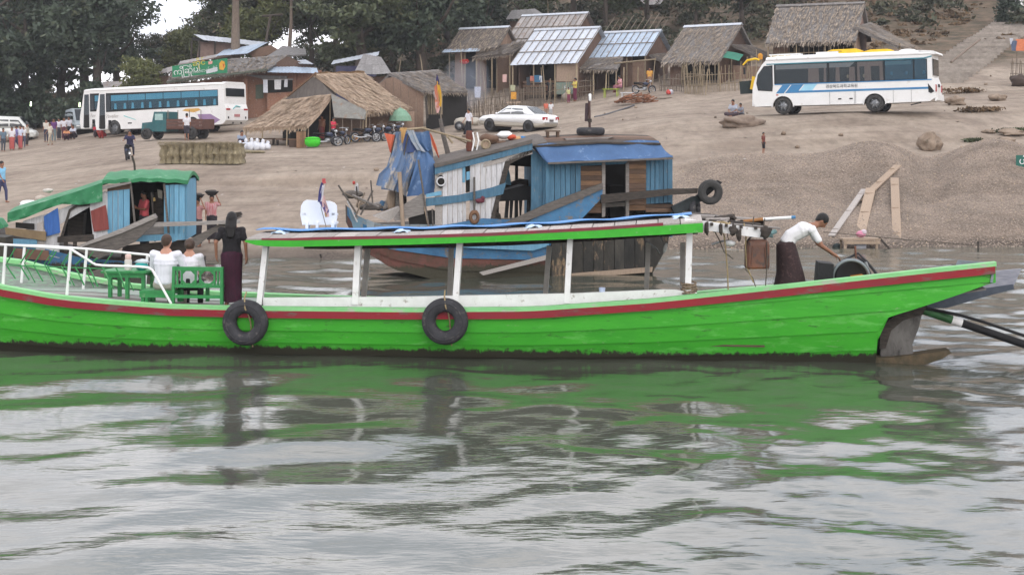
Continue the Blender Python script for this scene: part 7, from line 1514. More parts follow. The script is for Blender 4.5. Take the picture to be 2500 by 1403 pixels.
# ---- fences
def fence(name, label, a, b, n, h, mat='bamboo', r=.022, rails=(.3, .7), seed=1, lean=.1, group=None, cat='fence', tall=.25):
    """a, b = ground points; separate pickets and rails"""
    q = random.Random(seed); o = thing(name, label, cat, a, 0, group); d = b - a; 
    for k in range(n):
        p = d * ((k + q.uniform(-.25, .25)) / max(1, n - 1)); p.z = tz(a.x + p.x, a.y + p.y) - a.z; m = MB(); hh = h * q.uniform(1 - tall, 1 + tall)
        m.tube([p + Vector((0, q.uniform(-.04, .04), -.1)), p + Vector((q.uniform(-lean, lean) * hh, q.uniform(-.1, .1), hh))], r * q.uniform(.7, 1.3), 5); m.build('picket', mat, o)
    for t in rails:
        m = MB(); m.tube([(0, -.03, h * t), tuple(d * .5 + Vector((0, -.04, h * t + .03))), tuple(d + Vector((0, -.03, h * t)))], r * 1.1, 5); m.build('fence_rail', mat, o)
    return o
fence('bamboo_fence', 'bamboo picket fence in front of the thatched hut beside the bus', Gd(1672, 94.5), Gd(1838, 92), 34, 1.55, seed=2)
fence('bamboo_fence', 'short dense bamboo fence at the left corner of the thatched hut', Gd(1672, 94), Gd(1722, 92.5), 14, 1.9, seed=3)
fence('bamboo_fence', 'lattice fence left of the table with the woman in pink', Gd(1396, 99.5), Gd(1452, 98.6), 12, 1.55, 'stick', rails=(.35, .6, .85), seed=4)
fence('bamboo_fence', 'leaning bamboo stakes below the painted board', Gd(1338, 100), Gd(1385, 99.5), 7, 1.7, 'bamboo', seed=5, rails=(.55,))
fence('stick_fence', 'fence of close grey sticks in front of the large tin roofed hut', Gd(1252, 101), Gd(1332, 100), 34, 1.45, 'stick', seed=6, lean=.03, tall=.08)
fence('stick_fence', 'rough brown stick fence behind the bonnet of the white car', Gd(1140, 91), Gd(1256, 92), 46, 1.1, 'stick', seed=7, lean=.12)
fence('stick_fence', 'low brown brush fence under the smoke', Gd(1120, 98), Gd(1258, 101), 50, 1.3, 'stick', seed=8, lean=.16)
fence('bamboo_fence', 'bamboo fence hung with washing at the right edge', Gd(2466, 84.5), Gd(2530, 83), 16, 1.55, 'stick', seed=9)
fence('stick_fence', 'stick fence standing beside the thatched hut with the green awning', Gd(1612, 96.5), Gd(1672, 95), 20, 1.2, 'stick', seed=10, lean=.14)
# free poles
def pole(label, x0, y0, x1, y1, D, r=.035, mat='bamboo', group='bamboo poles among the huts', r1=None):
    a, b = P(x0, y0, D), P(x1, y1, D); o = thing('bamboo_pole', label, 'pole', a, 0, group); m = MB(); m.tube([Vector((0, 0, -.2)), (b - a) * .5 + Vector((.02, 0, 0)), b - a], [r, r * .9, r1 or r * .6], 6); m.build('cane', mat, o)
pole('tall bamboo pole in front of the dark doorway with the red cloth', 1128, 196, 1124, 104, 100)
pole('bamboo pole standing just right of the smoke', 1186, 245, 1178, 165, 98)
pole('thin cane above the ridge of the light thatched stall', 972, 182, 980, 136, 95, .03); pole('thin cane leaning left above the grey thatched stall', 1032, 176, 1025, 134, 95, .03)
pole('bamboo pole beside the yellow shirt near the thatched hut', 1590, 225, 1600, 140, 97); pole('pole at the corner of the thatched hut behind the bus nose', 1845, 200, 1847, 122, 94, .05)
pole('bamboo stake leaning by the lattice fence', 1478, 228, 1480, 180, 98, .05); pole('thin pole rising above the tin roof ridge', 1338, 40, 1336, -20, 124, .03)
pole('post with cross board at the drying yard', 1330, 236, 1325, 160, 101.5, .05); pole('thin stake in front of the dark opening of the largest tin roof', 1323, 232, 1321, 165, 101, .03)
# ---- stairway
a, b = P(2230, 232, 86), P(2492, 36, 128); sw = thing('stairway', 'long concrete stairway climbing the slope at the upper right', 'stairs', a)
n = 34; conc = M('old_concrete', (.34, .30, .26), (.22, .19, .165), r=.95, ns=3, b=.3, vary=.12)
for k in range(n):
    t = k / (n - 1); p = (b - a) * t; g_ = tz(a.x + p.x, a.y + p.y) - a.z; w_ = 3.6
    m = MB(); ang = -.28; m.box((p.x + 1.2, p.y, g_ - .05), (w_, 1.5, .5), rz=ang); m.build('step', conc, sw)
m = MB(); m.tube([P(2322, 152, 93) - a, P(2392, 97, 97) - a], .09, 6); m.build('side_log', 'bark', sw)
m = MB(); m.bar(P(2330, 168, 94) - a + Vector((0, 0, .1)), P(2478, 40, 127) - a, .25, .3); m.build('kerb', C(.10, .085, .075), sw)
gpst = P(2488, 22, 129); o = thing('gate_post', 'white square post at the top of the stairway', 'post', gpst); m = MB(); m.box((0, 0, .8), (.6, .6, 1.9)); m.build('shaft', 'whitep', o)
m = MB(); m.box((0, 0, 1.85), (.8, .8, .2)); m.build('cap', 'whitep', o)
# ================================================================ people
def capsule(m, p, q, r1, r2, n=10):
    p, q = Vector(p), Vector(q); d = q - p; l = d.length; d = d.normalized() if l > 1e-5 else Vector((0, 0, 1)); a = d.orthogonal().normalized(); b = d.cross(a); rg = []
    for t in (-90, -55, -20): rg.append((p + d * r1 * math.sin(R(t)), r1 * math.cos(R(t))))
    for t in (20, 55, 90): rg.append((q + d * r2 * math.sin(R(t)), r2 * math.cos(R(t))))
    m.loft([[c + (a * math.cos(k * 6.2832 / n) + b * math.sin(k * 6.2832 / n)) * max(r, .001) for k in range(n)] for c, r in rg])
def fuse(m, name, vox, smooth=4):
    """melt overlapping solids into one continuous skin"""
    me = m.mesh(name); o = bpy.data.objects.new(name, me); COL.objects.link(o)
    md = o.modifiers.new('r', 'REMESH'); md.mode = 'VOXEL'; md.voxel_size = vox; md.use_smooth_shade = True
    sm = o.modifiers.new('s', 'SMOOTH'); sm.factor = .5; sm.iterations = smooth
    r = bpy.data.meshes.new_from_object(o.evaluated_get(bpy.context.evaluated_depsgraph_get())); bpy.data.objects.remove(o); bpy.data.meshes.remove(me); r.name = name
    r.polygons.foreach_set('use_smooth', [True] * len(r.polygons)); return r
BASE = dict(pel=(0, 0, .90), wai=(0, .0, 1.05), che=(0, .01, 1.24), nek=(0, .015, 1.40), hed=(0, -.005, 1.54),
            shL=(.165, .01, 1.345), elL=(.205, .02, 1.08), wrL=(.215, -.06, .86), shR=(-.165, .01, 1.345), elR=(-.205, .02, 1.08), wrR=(-.215, -.06, .86),
            hiL=(.085, 0, .86), knL=(.09, -.02, .47), anL=(.09, .02, .08), hiR=(-.085, 0, .86), knR=(-.09, -.02, .47), anR=(-.09, .02, .08))
POSE = dict(
    stand={}, walk=dict(knL=(.09, -.14, .49), anL=(.09, -.16, .10), knR=(-.09, .05, .48), anR=(-.09, .26, .12), elL=(.2, .10, 1.1), wrL=(.2, .12, .88), elR=(-.2, -.08, 1.1), wrR=(-.2, -.22, .92)),
    carry=dict(elL=(.30, -.02, 1.30), wrL=(.16, -.04, 1.62), wrR=(-.2, -.1, .9)),
    arms=dict(elL=(.20, -.08, 1.12), wrL=(.04, -.24, 1.16), elR=(-.22, -.06, 1.12), wrR=(-.02, -.26, 1.22)),
    squat=dict(pel=(0, .12, .22), wai=(0, .06, .36), che=(0, -.02, .54), nek=(0, -.06, .70), hed=(0, -.10, .84), shL=(.165, -.04, .65), elL=(.22, -.18, .46), wrL=(.10, -.36, .40), shR=(-.165, -.04, .65), elR=(-.22, -.18, .46), wrR=(-.10, -.36, .40), hiL=(.09, .10, .22), knL=(.17, -.26, .44), anL=(.12, -.10, .07), hiR=(-.09, .1, .22), knR=(-.17, -.26, .44), anR=(-.12, -.10, .07)),
    sit=dict(pel=(0, .05, .14), wai=(0, .05, .28), che=(0, .0, .46), nek=(0, -.04, .62), hed=(0, -.08, .76), shL=(.165, -.02, .57), elL=(.22, -.12, .34), wrL=(.10, -.30, .26), shR=(-.165, -.02, .57), elR=(-.22, -.12, .34), wrR=(-.10, -.30, .26), hiL=(.09, .05, .13), knL=(.32, -.22, .16), anL=(-.02, -.34, .09), hiR=(-.09, .05, .13), knR=(-.32, -.22, .16), anR=(.06, -.36, .09)),
    seat=dict(pel=(0, .0, .47), wai=(0, .02, .62), che=(0, .0, .82), nek=(0, -.03, .99), hed=(0, -.06, 1.13), shL=(.18, -.01, .94), elL=(.23, -.10, .68), wrL=(.12, -.30, .60), shR=(-.18, -.01, .94), elR=(-.23, -.10, .68), wrR=(-.12, -.30, .60), hiL=(.095, 0, .46), knL=(.12, -.42, .46), anL=(.12, -.42, .08), hiR=(-.095, 0, .46), knR=(-.12, -.42, .46), anR=(-.12, -.42, .08)),
    ride=dict(pel=(0, .1, .80), wai=(0, .08, .95), che=(0, .02, 1.12), nek=(0, -.03, 1.28), hed=(0, -.08, 1.42), shL=(.165, -.0, 1.23), elL=(.28, -.2, 1.02), wrL=(.3, -.46, 1.0), shR=(-.165, 0, 1.23), elR=(-.28, -.2, 1.02), wrR=(-.3, -.46, 1.0), hiL=(.1, .1, .78), knL=(.2, -.28, .66), anL=(.2, -.1, .28), hiR=(-.1, .1, .78), knR=(-.2, -.28, .66), anR=(-.2, -.1, .28)))
def hand(m, w, d, side, L=.17, curl=.5, palm=None):
    """palm, four unequal curled fingers and a thumb; w wrist, d pointing direction, palm = normal of the palm"""
    w, d = Vector(w), Vector(d).normalized(); n = Vector(palm or (0, -1, 0)); n = (n - d * n.dot(d)).normalized(); s = d.cross(n) * side
    capsule(m, w, w + d * L * .20, .026, .030); 
    for k, (o, l) in enumerate(((-.032, .40), (-.011, .46), (.011, .43), (.031, .33))):
        b = w + d * L * .45 + s * o; capsule(m, w + d * L * .12 + s * o * .5, b, .017, .0135, 8); c = b + (d * math.cos(curl * .6) + n * math.sin(curl * .6)) * L * l * .5; e = c + (d * math.cos(curl * 1.5) + n * math.sin(curl * 1.5)) * L * l * .5
        capsule(m, b, c, .0115, .010, 8); capsule(m, c, e, .010, .008, 8)
    b = w + d * L * .12 - s * .028; c = b + (d * .6 - s * .7 + n * .25).normalized() * L * .24; capsule(m, b, c, .015, .012, 8); capsule(m, c, c + (d * .85 - s * .1 + n * .35).normalized() * L * .2, .011, .009, 8)
def body_mesh(J, near, fw=1.0, look=(0, -1, 0)):
    m = MB(); J = {k: Vector(v) for k, v in J.items()}; lk = Vector(look).normalized()
    up = (J['hed'] - J['nek']).normalized(); hr = Matrix.Identity(3)
    xax = lk.cross(up).normalized(); yax = up.cross(xax); rot = Matrix((xax, -yax if 0 else up.cross(xax), up)).transposed()
    fwd = (lk - up * lk.dot(up)).normalized()
    sd = fwd.cross(up).normalized(); rot = Matrix((sd, -fwd, up)).transposed()
    hc = J['hed']; m.ball(hc, (.074, .092, .112), 16, 12, rot)
    m.ball(hc + fwd * .012 - up * .035, (.06, .075, .08), 14, 10, rot)
    capsule(m, hc + fwd * .088 + up * .012, hc + fwd * .105 - up * .02, .011, .016)                       # nose
    capsule(m, hc + fwd * .088 - up * .05 - sd * .018, hc + fwd * .088 - up * .05 + sd * .018, .010, .010)  # mouth
    for s in (-1, 1):
        m.ball(hc + sd * s * .076 - up * .005, (.012, .022, .032), 8, 6, rot); capsule(m, hc + fwd * .084 + sd * s * .015 + up * .036, hc + fwd * .078 + sd * s * .05 + up * .036, .010, .009)
    capsule(m, J['nek'] - up * .05, hc - up * .06, .052, .046)
    sh = (J['shL'] - J['shR']).normalized()
    for a, b, w1, w2, o1, o2 in (('pel', 'wai', .098, .088, .058, .05), ('wai', 'che', .088, .098, .05, .06), ('che', 'nek', .098, .055, .066, .04)):
        for s in (-1, 0, 1): capsule(m, J[a] + sh * o1 * s, J[b] + sh * o2 * s, w1, w2)
    for s in 'LR':
        capsule(m, J['nek'] - up * .06, J['sh' + s], .05, .056); capsule(m, J['sh' + s], J['el' + s], .05, .037); capsule(m, J['el' + s], J['wr' + s], .037, .026)
        d = (J['wr' + s] - J['el' + s]).normalized()
        if near: hand(m, J['wr' + s], d, 1 if s == 'L' else -1, palm=(J['che'] - J['wr' + s]) if near != 'press' else (0, 0, -1))
        else: capsule(m, J['wr' + s], J['wr' + s] + d * .13, .032, .022)
        capsule(m, J['hi' + s], J['kn' + s], .082, .055); capsule(m, J['kn' + s], J['an' + s], .052, .036); f = J['an' + s] - Vector((0, 0, .045)); capsule(m, f + Vector((0, .03, 0)), f + Vector((0, -.13, -.005)), .036, .03)
    return m, rot, fwd, up, sd
_PC = {}
def person(label, pos, rz, pose='stand', top=(.6, .6, .6), low=(.1, .05, .06), kind='longyi', hair='short', h=1.0, sleeves='short', skin='skin', near=False, group=None, J=None, look=(0, -1, 0), fat=1.0, key=None, hairm='hair', hem=.12, name='person'):
    o = thing('person', label, 'person', pos, rz, group); o.scale = (h, h, h); k = (key or pose, kind, hair, sleeves, near, fat, look)
    if k not in _PC:
        JJ = dict(BASE); JJ.update(POSE.get(pose, {})); JJ.update(J or {}); V = {a: Vector(b) for a, b in JJ.items()}; vx = .011 if near else .026
        m, rot, fwd, up, sd = body_mesh(JJ, near, look=look); body = fuse(m, 'body', vx if near else .024, 3)
        m = MB(); sh = (V['shL'] - V['shR']).normalized(); e = .014 if near else .022
        for a, b, w1, w2, o1, o2 in (('pel', 'wai', .100, .092, .06, .052), ('wai', 'che', .092, .102, .052, .062), ('che', 'nek', .102, .045, .068, .05)):
            A, B = V[a], V[b]; B = B if b != 'nek' else B - up * .045
            if a == 'pel': A = A * .55 + B * .45 if kind != 'none' else A
            for s in (-1, 0, 1): capsule(m, A + sh * o1 * s, B + sh * o2 * s, w1 * fat + e, w2 * (fat if b != 'nek' else 1) + e)
        for s in 'LR':
            capsule(m, V['nek'] - up * .075, V['sh' + s], .04 + e, .058 + e); t = {'short': .62, 'long': 1, 'half': .85, 'none': .12}[sleeves]; P1 = V['sh' + s] + (V['el' + s] - V['sh' + s]) * t; capsule(m, V['sh' + s], P1, .052 + e, .046 + e)
            if sleeves == 'long': capsule(m, V['el' + s], V['el' + s] + (V['wr' + s] - V['el' + s]) * .9, .042 + e, .032 + e)
        shirt = fuse(m, 'shirt', vx, 4)
        m = MB()
        if kind in ('longyi', 'skirt') and pose not in ('sit', 'squat', 'seat', 'ride'):
            c0 = V['wai'] * .45 + V['pel'] * .55; ks = (V['knL'] + V['knR']) / 2; an = (V['anL'] + V['anR']) / 2; an = ks + (an - ks) * ((1 - hem) if kind == 'longyi' else .25)
            wk = (V['knL'] - V['knR']).length / 2 + .075; wa = (V['anL'] - V['anR']).length / 2 + .075; rg = []; n = 26
            yk = abs(V['knL'].y - V['knR'].y) / 2; ya = abs(V['anL'].y - V['anR'].y) / 2
            for t in np.linspace(0, 1, 11):
                if t < .3: c = c0 + (V['pel'] - c0) * (t / .3); rx, ry = .155 + .03 * t / .3, .115 + .02 * t / .3
                elif t < .62: f = (t - .3) / .32; c = V['pel'] + (ks - V['pel']) * f; rx, ry = .185 + (max(.16, wk) - .185) * f, .135 + (.12 + yk - .135) * f
                else: f = (t - .62) / .38; c = ks + (an - ks) * f; rx, ry = max(.16, wk) + (max(.15, wa) - max(.16, wk)) * f, .12 + yk + (.115 + ya - .12 - yk) * f
                rg.append([c + Vector((rx * fat * math.cos(a) * (1 + .05 * t * math.sin(5 * a + 1 + 2 * t)), ry * fat * math.sin(a) * (1 + .07 * t * math.sin(4 * a + t * 3)), .012 * math.sin(3 * a) * t)) for a in (6.2832 * i / n for i in range(n))])
            m.loft(rg); lower = m.mesh('longyi' if kind == 'longyi' else 'skirt')
        else:
            sk = kind in ('longyi', 'skirt')
            for s in 'LR':
                A = V['kn' + s] + (V['an' + s] - V['kn' + s]) * (.9 if kind != 'shorts' else .0); r1 = .03 if sk else 0
                capsule(m, V['hi' + s], V['kn' + s], .10 + r1, .068 + r1); 
                if kind != 'shorts': capsule(m, V['kn' + s], A, .068 + r1, .055 + r1)
                if sk: capsule(m, (V['knL'] + V['knR']) / 2, (V['hiL'] + V['hiR']) / 2, .08, .1); capsule(m, V['knL'], V['knR'], .07, .07)
            capsule(m, V['hiL'], V['hiR'], .118, .118); capsule(m, V['pel'], V['pel'] * .5 + V['wai'] * .5, .125, .115); lower = fuse(m, 'longyi' if sk else ('shorts' if kind == 'shorts' else 'trousers'), vx, 4)
        m = MB(); hc = V['hed']
        if hair == 'short':
            m.ball(hc + up * .028 - fwd * .016, (.085, .102, .100), 16, 12, rot); m.ball(hc + up * .0 - fwd * .045, (.078, .06, .085), 12, 10, rot)
        elif hair == 'long':
            m.ball(hc + up * .022 - fwd * .02, (.092, .108, .108), 16, 12, rot)
            for s in (-.05, -.02, .02, .05): capsule(m, hc - fwd * .06 + sd * s, V['nek'] - fwd * .105 + sd * s * 1.2 - up * .02, .05, .045); capsule(m, V['nek'] - fwd * .105 + sd * s * 1.2, V['che'] - fwd * .135 + sd * s * .8 + Vector((0, 0, -.02)), .045, .03)
        elif hair == 'bun':
            m.ball(hc + up * .022 - fwd * .02, (.09, .106, .106), 16, 12, rot); m.ball(hc - fwd * .11 - up * .01, (.05, .05, .05), 10, 8)
        hm = fuse(m, 'hair', vx, 2)
        # keep the face clear
        _PC[k] = (body, shirt, lower, hm)
    body, shirt, lower, hm = _PC[k]
    tp_ = top if not isinstance(top, tuple) else C(*top); lo = low if not isinstance(low, tuple) else C(*low)
    obj('body', body, skin, o); obj('shirt', shirt, tp_, o); obj(lower.name.split('.')[0], lower, lo, o); obj('hair', hm, hairm, o); return o
PI = math.pi
# --- on the green boat
def onboat(px, py, v): return G2W(W(px, py, v))
dz = lambda q: G2W(Vector((q.x, q.y, deck_z(q.x) + .03 - HEEL * .7 * q.y)))
q_ = W(566, 745, .55); pos = dz(q_)
person('standing woman with long black hair, black blouse and dark maroon skirt cloth, seen from behind', pos, GF.yaw + PI + .15, 'stand', M('black_blouse', (.016, .014, .016), (.010, .009, .011), r=.8, ns=8, b=.3), M('maroon_longyi', (.055, .012, .028), (.03, .01, .02), r=.85, ns=7, st=(4, 4, .6), b=.4), 'longyi', 'long', h=.99, near=True, key='womanblack', fat=1.06, hem=.0,
       J=dict(elL=(.27, .08, 1.12), wrL=(.27, .02, .90), elR=(-.25, .06, 1.10), wrR=(-.26, .02, .86), shL=(.18, .01, 1.335), shR=(-.18, .01, 1.335)), sleeves='short')
q_ = W(404, 742, .55); p = dz(q_)
person('seated man in a loose white shirt, seen from behind beside the green bench', p + Vector((0, 0, -.17)), GF.yaw + PI - .1, 'seat', M('white_shirt', (.74, .74, .80), (.66, .66, .72), r=.85, ns=5, b=.4, bs=8), C(.40, .37, .32), 'trousers', 'short', h=1.09, near=True, key='manwhite', skin='skinp', hairm='hairb', fat=1.24, sleeves='half',
       J=dict(shL=(.21, -.01, .95), shR=(-.21, -.01, .95), elL=(.28, -.12, .70), elR=(-.28, -.12, .70), pel=(0, 0, .47), wai=(0, .0, .62), hed=(0, -.05, 1.15)))
q_ = W(462, 742, .75); p = dz(q_)
person('seated woman in a white blouse, leaning close to the man on the boat', p + Vector((0, 0, -.13)), GF.yaw + PI + .15, 'seat', M('white_blouse', (.70, .69, .72), (.6, .59, .63), r=.85, ns=5, b=.3), C(.02, .02, .022), 'trousers', 'bun', h=1.02, near=True, key='womanwhite', skin='skinp', hairm='hairb', sleeves='half')
# --- boatman leaning over the engine, facing right
q_ = W(1935, 707, .95); zf = stern_z(q_.x) + .02
bm = G2W(Vector((q_.x, 1.0, zf)))
person('boatman in a white T-shirt and dark brown longyi bending over the engine', bm, GF.yaw + PI / 2, 'stand', M('white_tshirt', (.76, .75, .76), (.68, .67, .68), r=.85, ns=5, b=.3), M('brown_check_longyi', (.050, .028, .028), (.03, .018, .02), r=.85, ns=24, b=.3, wear=((.085, .05, .05), .3, 18)), 'longyi', 'short', h=1.08, near='press', key='boatman', fat=1.12, look=(0, -.75, -.66), sleeves='short', hem=.02,
       J=dict(pel=(0, .10, .93), wai=(0, .02, 1.06), che=(0, -.17, 1.17), nek=(0, -.36, 1.24), hed=(0, -.46, 1.31), shL=(.17, -.30, 1.17), shR=(-.17, -.30, 1.17), elL=(.20, -.42, .93), wrL=(.17, -.62, .79), elR=(-.20, -.44, .93), wrR=(-.15, -.64, .79), hiL=(.09, .10, .88), hiR=(-.09, .10, .88), knL=(.11, -.03, .47), knR=(-.11, .10, .47), anL=(.11, -.10, .08), anR=(-.11, .18, .08)))
# --- left boat and the two porters
p = LF.world(la(352, 560, .9)); p.z = 1.0
person('person in a bright pink top leaning in the doorway of the small cabin boat', p + Vector((0, 0, -.35)), R(-50), 'arms', C(.72, .13, .15), C(.05, .05, .06), 'longyi', 'short', h=.95)
for k, (px, D, lb, bh_) in enumerate(((482, 44.4, 'left porter in pale red plaid shirt carrying a dark basket on the head', .1), (517, 45.0, 'right porter in red and white plaid shirt carrying a dark basket on the head', .1))):
    g_ = Gd(px, D); person(lb, g_, R(-20 + 30 * k), 'carry', (.40, .20, .19) if k == 0 else M('red_plaid', (.42, .10, .11), (.50, .38, .38), r=.85, ns=26, st=(1, 1, .15), b=0), (.03, .025, .03), 'longyi', 'short', h=.93, group='porters walking at the water edge')
    b = thing('head_basket', ['dark basket on the head of the left porter', 'dark basket on the head of the right porter'][k], 'basket', g_ + Vector((0, 0, 1.52)), 0, 'baskets carried by the porters'); m = MB(); m.lathe([(.12, 0), (.21, .10), (.23, .13), (.20, .12), (.0, .10)], n=16); m.build('bowl', C(.03, .03, .032), b); m = MB(); m.ball((0, 0, .13), (.19, .19, .05), 12, 6, jit=.3); m.build('load', C(.05, .045, .04), b)
# --- on the bank
person('man in a blue shirt walking at the left edge of the picture', Gd(4, 55.5), R(70), 'walk', (.22, .48, .68), (.05, .055, .12), 'trousers', 'short')
person('rider in dark clothes on the motorbike coming down the bank', Gd(312, 70.5) + Vector((.1, 0, .0)), R(10), 'ride', (.03, .03, .07), (.03, .03, .05), 'trousers', 'short', h=.98)
person('small child in a dark red top standing at the crest of the gravel heap', Gd(1864, 60.2), R(50), 'stand', (.16, .05, .04), (.02, .02, .025), 'shorts', 'short', h=.56)
person('man in a pale grey shirt sitting on the ground before the bus', Gd(1791, 71.5), R(-35), 'sit', (.38, .40, .46), (.07, .05, .06), 'longyi', 'short', h=1.02)
person('child sitting beside the man in the pale grey shirt', Gd(1810, 71.8), R(-60), 'sit', (.30, .31, .36), (.05, .05, .06), 'longyi', 'short', h=.78)
person('woman in a yellow blouse and maroon longyi standing with a child', Gd(1404, 99), R(-60), 'arms', (.62, .50, .12), (.13, .025, .055), 'longyi', 'bun', h=1.0)
person('small child in a pale yellow top beside the woman in yellow', Gd(1388, 98.5), R(30), 'stand', (.50, .48, .24), (.22, .05, .10), 'trousers', 'short', h=.68)
person('child in a red top just behind the boot of the white car', Gd(1333, 90), R(20), 'stand', (.55, .14, .09), (.3, .2, .15), 'shorts', 'short', h=.66)
person('child in a white top just behind the boot of the white car', Gd(1345, 89), R(-20), 'stand', (.66, .66, .68), (.4, .4, .4), 'shorts', 'short', h=.66)
person('woman in a white blouse and black skirt walking past the white car', Gd(1144, 79.5), R(-50), 'walk', (.66, .65, .70), (.014, .014, .018), 'longyi', 'bun', h=1.0, hem=.25)
person('woman in a pink blouse sitting behind the low yellow green table', Gd(1514, 98) + Vector((0, 0, .15)), R(-70), 'seat', (.66, .33, .36), (.3, .12, .16), 'longyi', 'bun', h=.95)
person('person in dark clothes standing at the dark hut front under the largest tin roof', Gd(1342, 102.5), R(10), 'stand', (.03, .03, .035), (.04, .03, .03), 'longyi', 'short', h=.95)
person('person in an orange top standing by the bamboo pole at the small hut', Gd(1586, 98.5), R(0), 'stand', (.60, .30, .06), (.25, .15, .10), 'longyi', 'short', h=.92)
person('man in a blue grey shirt squatting at the pile of white sacks', Gd(589, 78), R(30), 'squat', (.26, .30, .38), (.02, .02, .04), 'longyi', 'short', h=1.05)
person('person with bare shoulders standing in the dark of the thatched stall', Gd(786, 82.5), R(-20), 'stand', (.30, .15, .10), (.20, .05, .05), 'longyi', 'short', h=.95, sleeves='none')
person('person in a pinkish red top bending at the motorbikes by the stall', Gd(814, 80.6), R(60), 'arms', (.60, .05, .09), (.05, .05, .06), 'longyi', 'short', h=.92)
person('man in a white shirt standing beside the load bed of the teal truck', Gd(456, 86.5), R(200), 'stand', (.66, .65, .68), (.05, .045, .06), 'shorts', 'short', h=1.02)
GC = 'crowd of people at the left of the landing'
for i, (px, D, top, low, kd, ps, h, ry_, lb) in enumerate((
    (8, 97, (.12, .17, .22), (.06, .07, .09), 'trousers', 'stand', .98, 40, 'person in dark grey blue clothes nearest the left edge before the minivan'),
    (29, 97.5, (.66, .63, .66), (.42, .10, .09), 'longyi', 'stand', 1.0, 10, 'person in a white top and red longyi before the minivan'),
    (40, 99, (.22, .20, .42), (.10, .09, .16), 'trousers', 'walk', 1.0, -60, 'person in a blue violet top before the minivan'),
    (50, 98, (.55, .58, .70), (.42, .10, .10), 'longyi', 'stand', 1.02, -30, 'person in a pale blue shirt and red longyi beside the minivan'),
    (57, 99.5, (.68, .68, .70), (.10, .10, .15), 'trousers', 'walk', .95, 20, 'person in a white shirt and dark trousers at the nose of the minivan'),
    (66, 104, (.50, .45, .38), (.06, .05, .05), 'trousers', 'stand', 1.0, 80, 'person in a tan shirt at the headlight of the minivan'),
    (113, 106, (.58, .54, .47), (.04, .04, .07), 'trousers', 'stand', 1.05, 0, 'person in a cream shirt at the left of the larger group'),
    (122, 100, (.60, .55, .46), (.45, .38, .30), 'trousers', 'walk', .98, -40, 'person in pale clothes walking in front of the larger group'),
    (131, 105, (.13, .05, .17), (.16, .22, .24), 'trousers', 'stand', 1.06, 20, 'person in a dark purple top in the larger group'),
    (144, 107, (.66, .64, .68), (.05, .05, .06), 'longyi', 'stand', 1.0, -20, 'person in a white shirt behind the purple top'),
    (156, 106.5, (.68, .66, .70), (.12, .04, .05), 'longyi', 'stand', 1.02, 30, 'person in a bright white shirt in the middle of the larger group'),
    (168, 107, (.62, .62, .68), (.04, .04, .05), 'trousers', 'stand', 1.0, 0, 'person in a bluish white shirt beside the grey van'),
    (163, 104, (.62, .28, .14), (.06, .03, .05), 'longyi', 'squat', 1.0, 10, 'person in an orange top crouching in the larger group'),
    (180, 104.5, (.56, .58, .66), (.05, .04, .05), 'longyi', 'squat', 1.15, -20, 'person in a pale blue top crouching before the grey van'),
    (236, 101, (.56, .03, .05), (.08, .06, .07), 'longyi', 'squat', 1.1, 30, 'person in a red top crouching at the open coach door'),
    (251, 99.5, (.60, .60, .66), (.36, .05, .05), 'longyi', 'squat', 1.1, -30, 'person in a white top crouching before the front of the coach'))):
    person(lb, Gd(px, D), R(ry_), ps, top, low, kd, 'short', h=h, group=GC)
# ================================================================ things lying about
def bale_stack():
    o = thing('straw_stack', 'long low stack of bundled straw lying on the bank', 'straw stack', Gd(495, 66), R(-8)); q = random.Random(9)
    for k in range(12):
        for r in range(2):
            x = -1.78 + .322 * k + q.uniform(-.04, .04); hh = q.uniform(.42, .52) if r else .46; z0 = .46 * r; m = MB(); m.loft([[Vector((x + a * s_ + q.uniform(-.03, .03), b * s_ + q.uniform(-.05, .05), z0 + hh * t)) for a, b in ((-.16, -.45), (0, -.5), (.16, -.45), (.17, .4), (-.17, .4))] for t, s_ in ((0, 1), (.3, .96), (.55, .88), (.8, 1), (1, 1.05))]); m.build('bundle', 'bale', o)
    vs = []; fs = []
    for k in range(2600):
        x, y, z = q.uniform(-1.95, 1.95), q.uniform(-.55, .5), q.uniform(.1, .98); d = Vector((q.uniform(-.5, .5), q.uniform(-.6, .1), q.uniform(-.9, .5))).normalized() * q.uniform(.08, .26); b = Vector((x, -.45 if q.random() < .6 else y, z if q.random() < .6 else .96)); e = Vector((0, 0, .012)); i = len(vs); vs += [b - e, b + e, b + d]; fs.append((i, i + 1, i + 2))
    m = MB(); m.add(vs, fs); s = m.build('loose_straw', 'bale', o); s['kind'] = 'stuff'
bale_stack()
for k, (px, D, s_) in enumerate(((584, 76.5, .8), (598, 76.2, 1), (612, 76.0, 1.1), (626, 76.1, 1.05), (640, 76.2, .95), (652, 76.4, .8))):
    lumps('white_sack', ['white sack at the left end of the row by the squatting man', 'second white sack of the row before the thatched stall', 'third and fullest white sack of the row', 'white sack right of the fullest one', 'white sack next to last in the row', 'last small white sack, at the right end of the row'][k], Gd(px, D), [((0, 0, .2 * s_), (.22, .2, .24 * s_), 'sack'), ((.05, 0, .48 * s_), (.09, .08, .14 * s_), 'sack')], 'sack', group='white sacks set down before the thatched stall')
lumps('straw_heap', 'flattened pale straw heap below the white sacks', Gd(600, 73.5), [((0, 0, .05), (.7, .3, .12), 'bale'), ((.6, .1, .05), (.4, .25, .1), 'bale')], 'straw')
p = Gd(735, 77.8); o = thing('wooden_crate', 'tall light brown wooden crate standing before the thatched stall', 'crate', p, R(10))
for sx, sy, w_, d_ in ((0, -.2, .48, .03), (0, .2, .48, .03)):
    for k in range(5):
        m = MB(); m.box((-.19 + .095 * k, sy, .45), (.088, .03, .9)); m.build('plank', 'brown2', o)
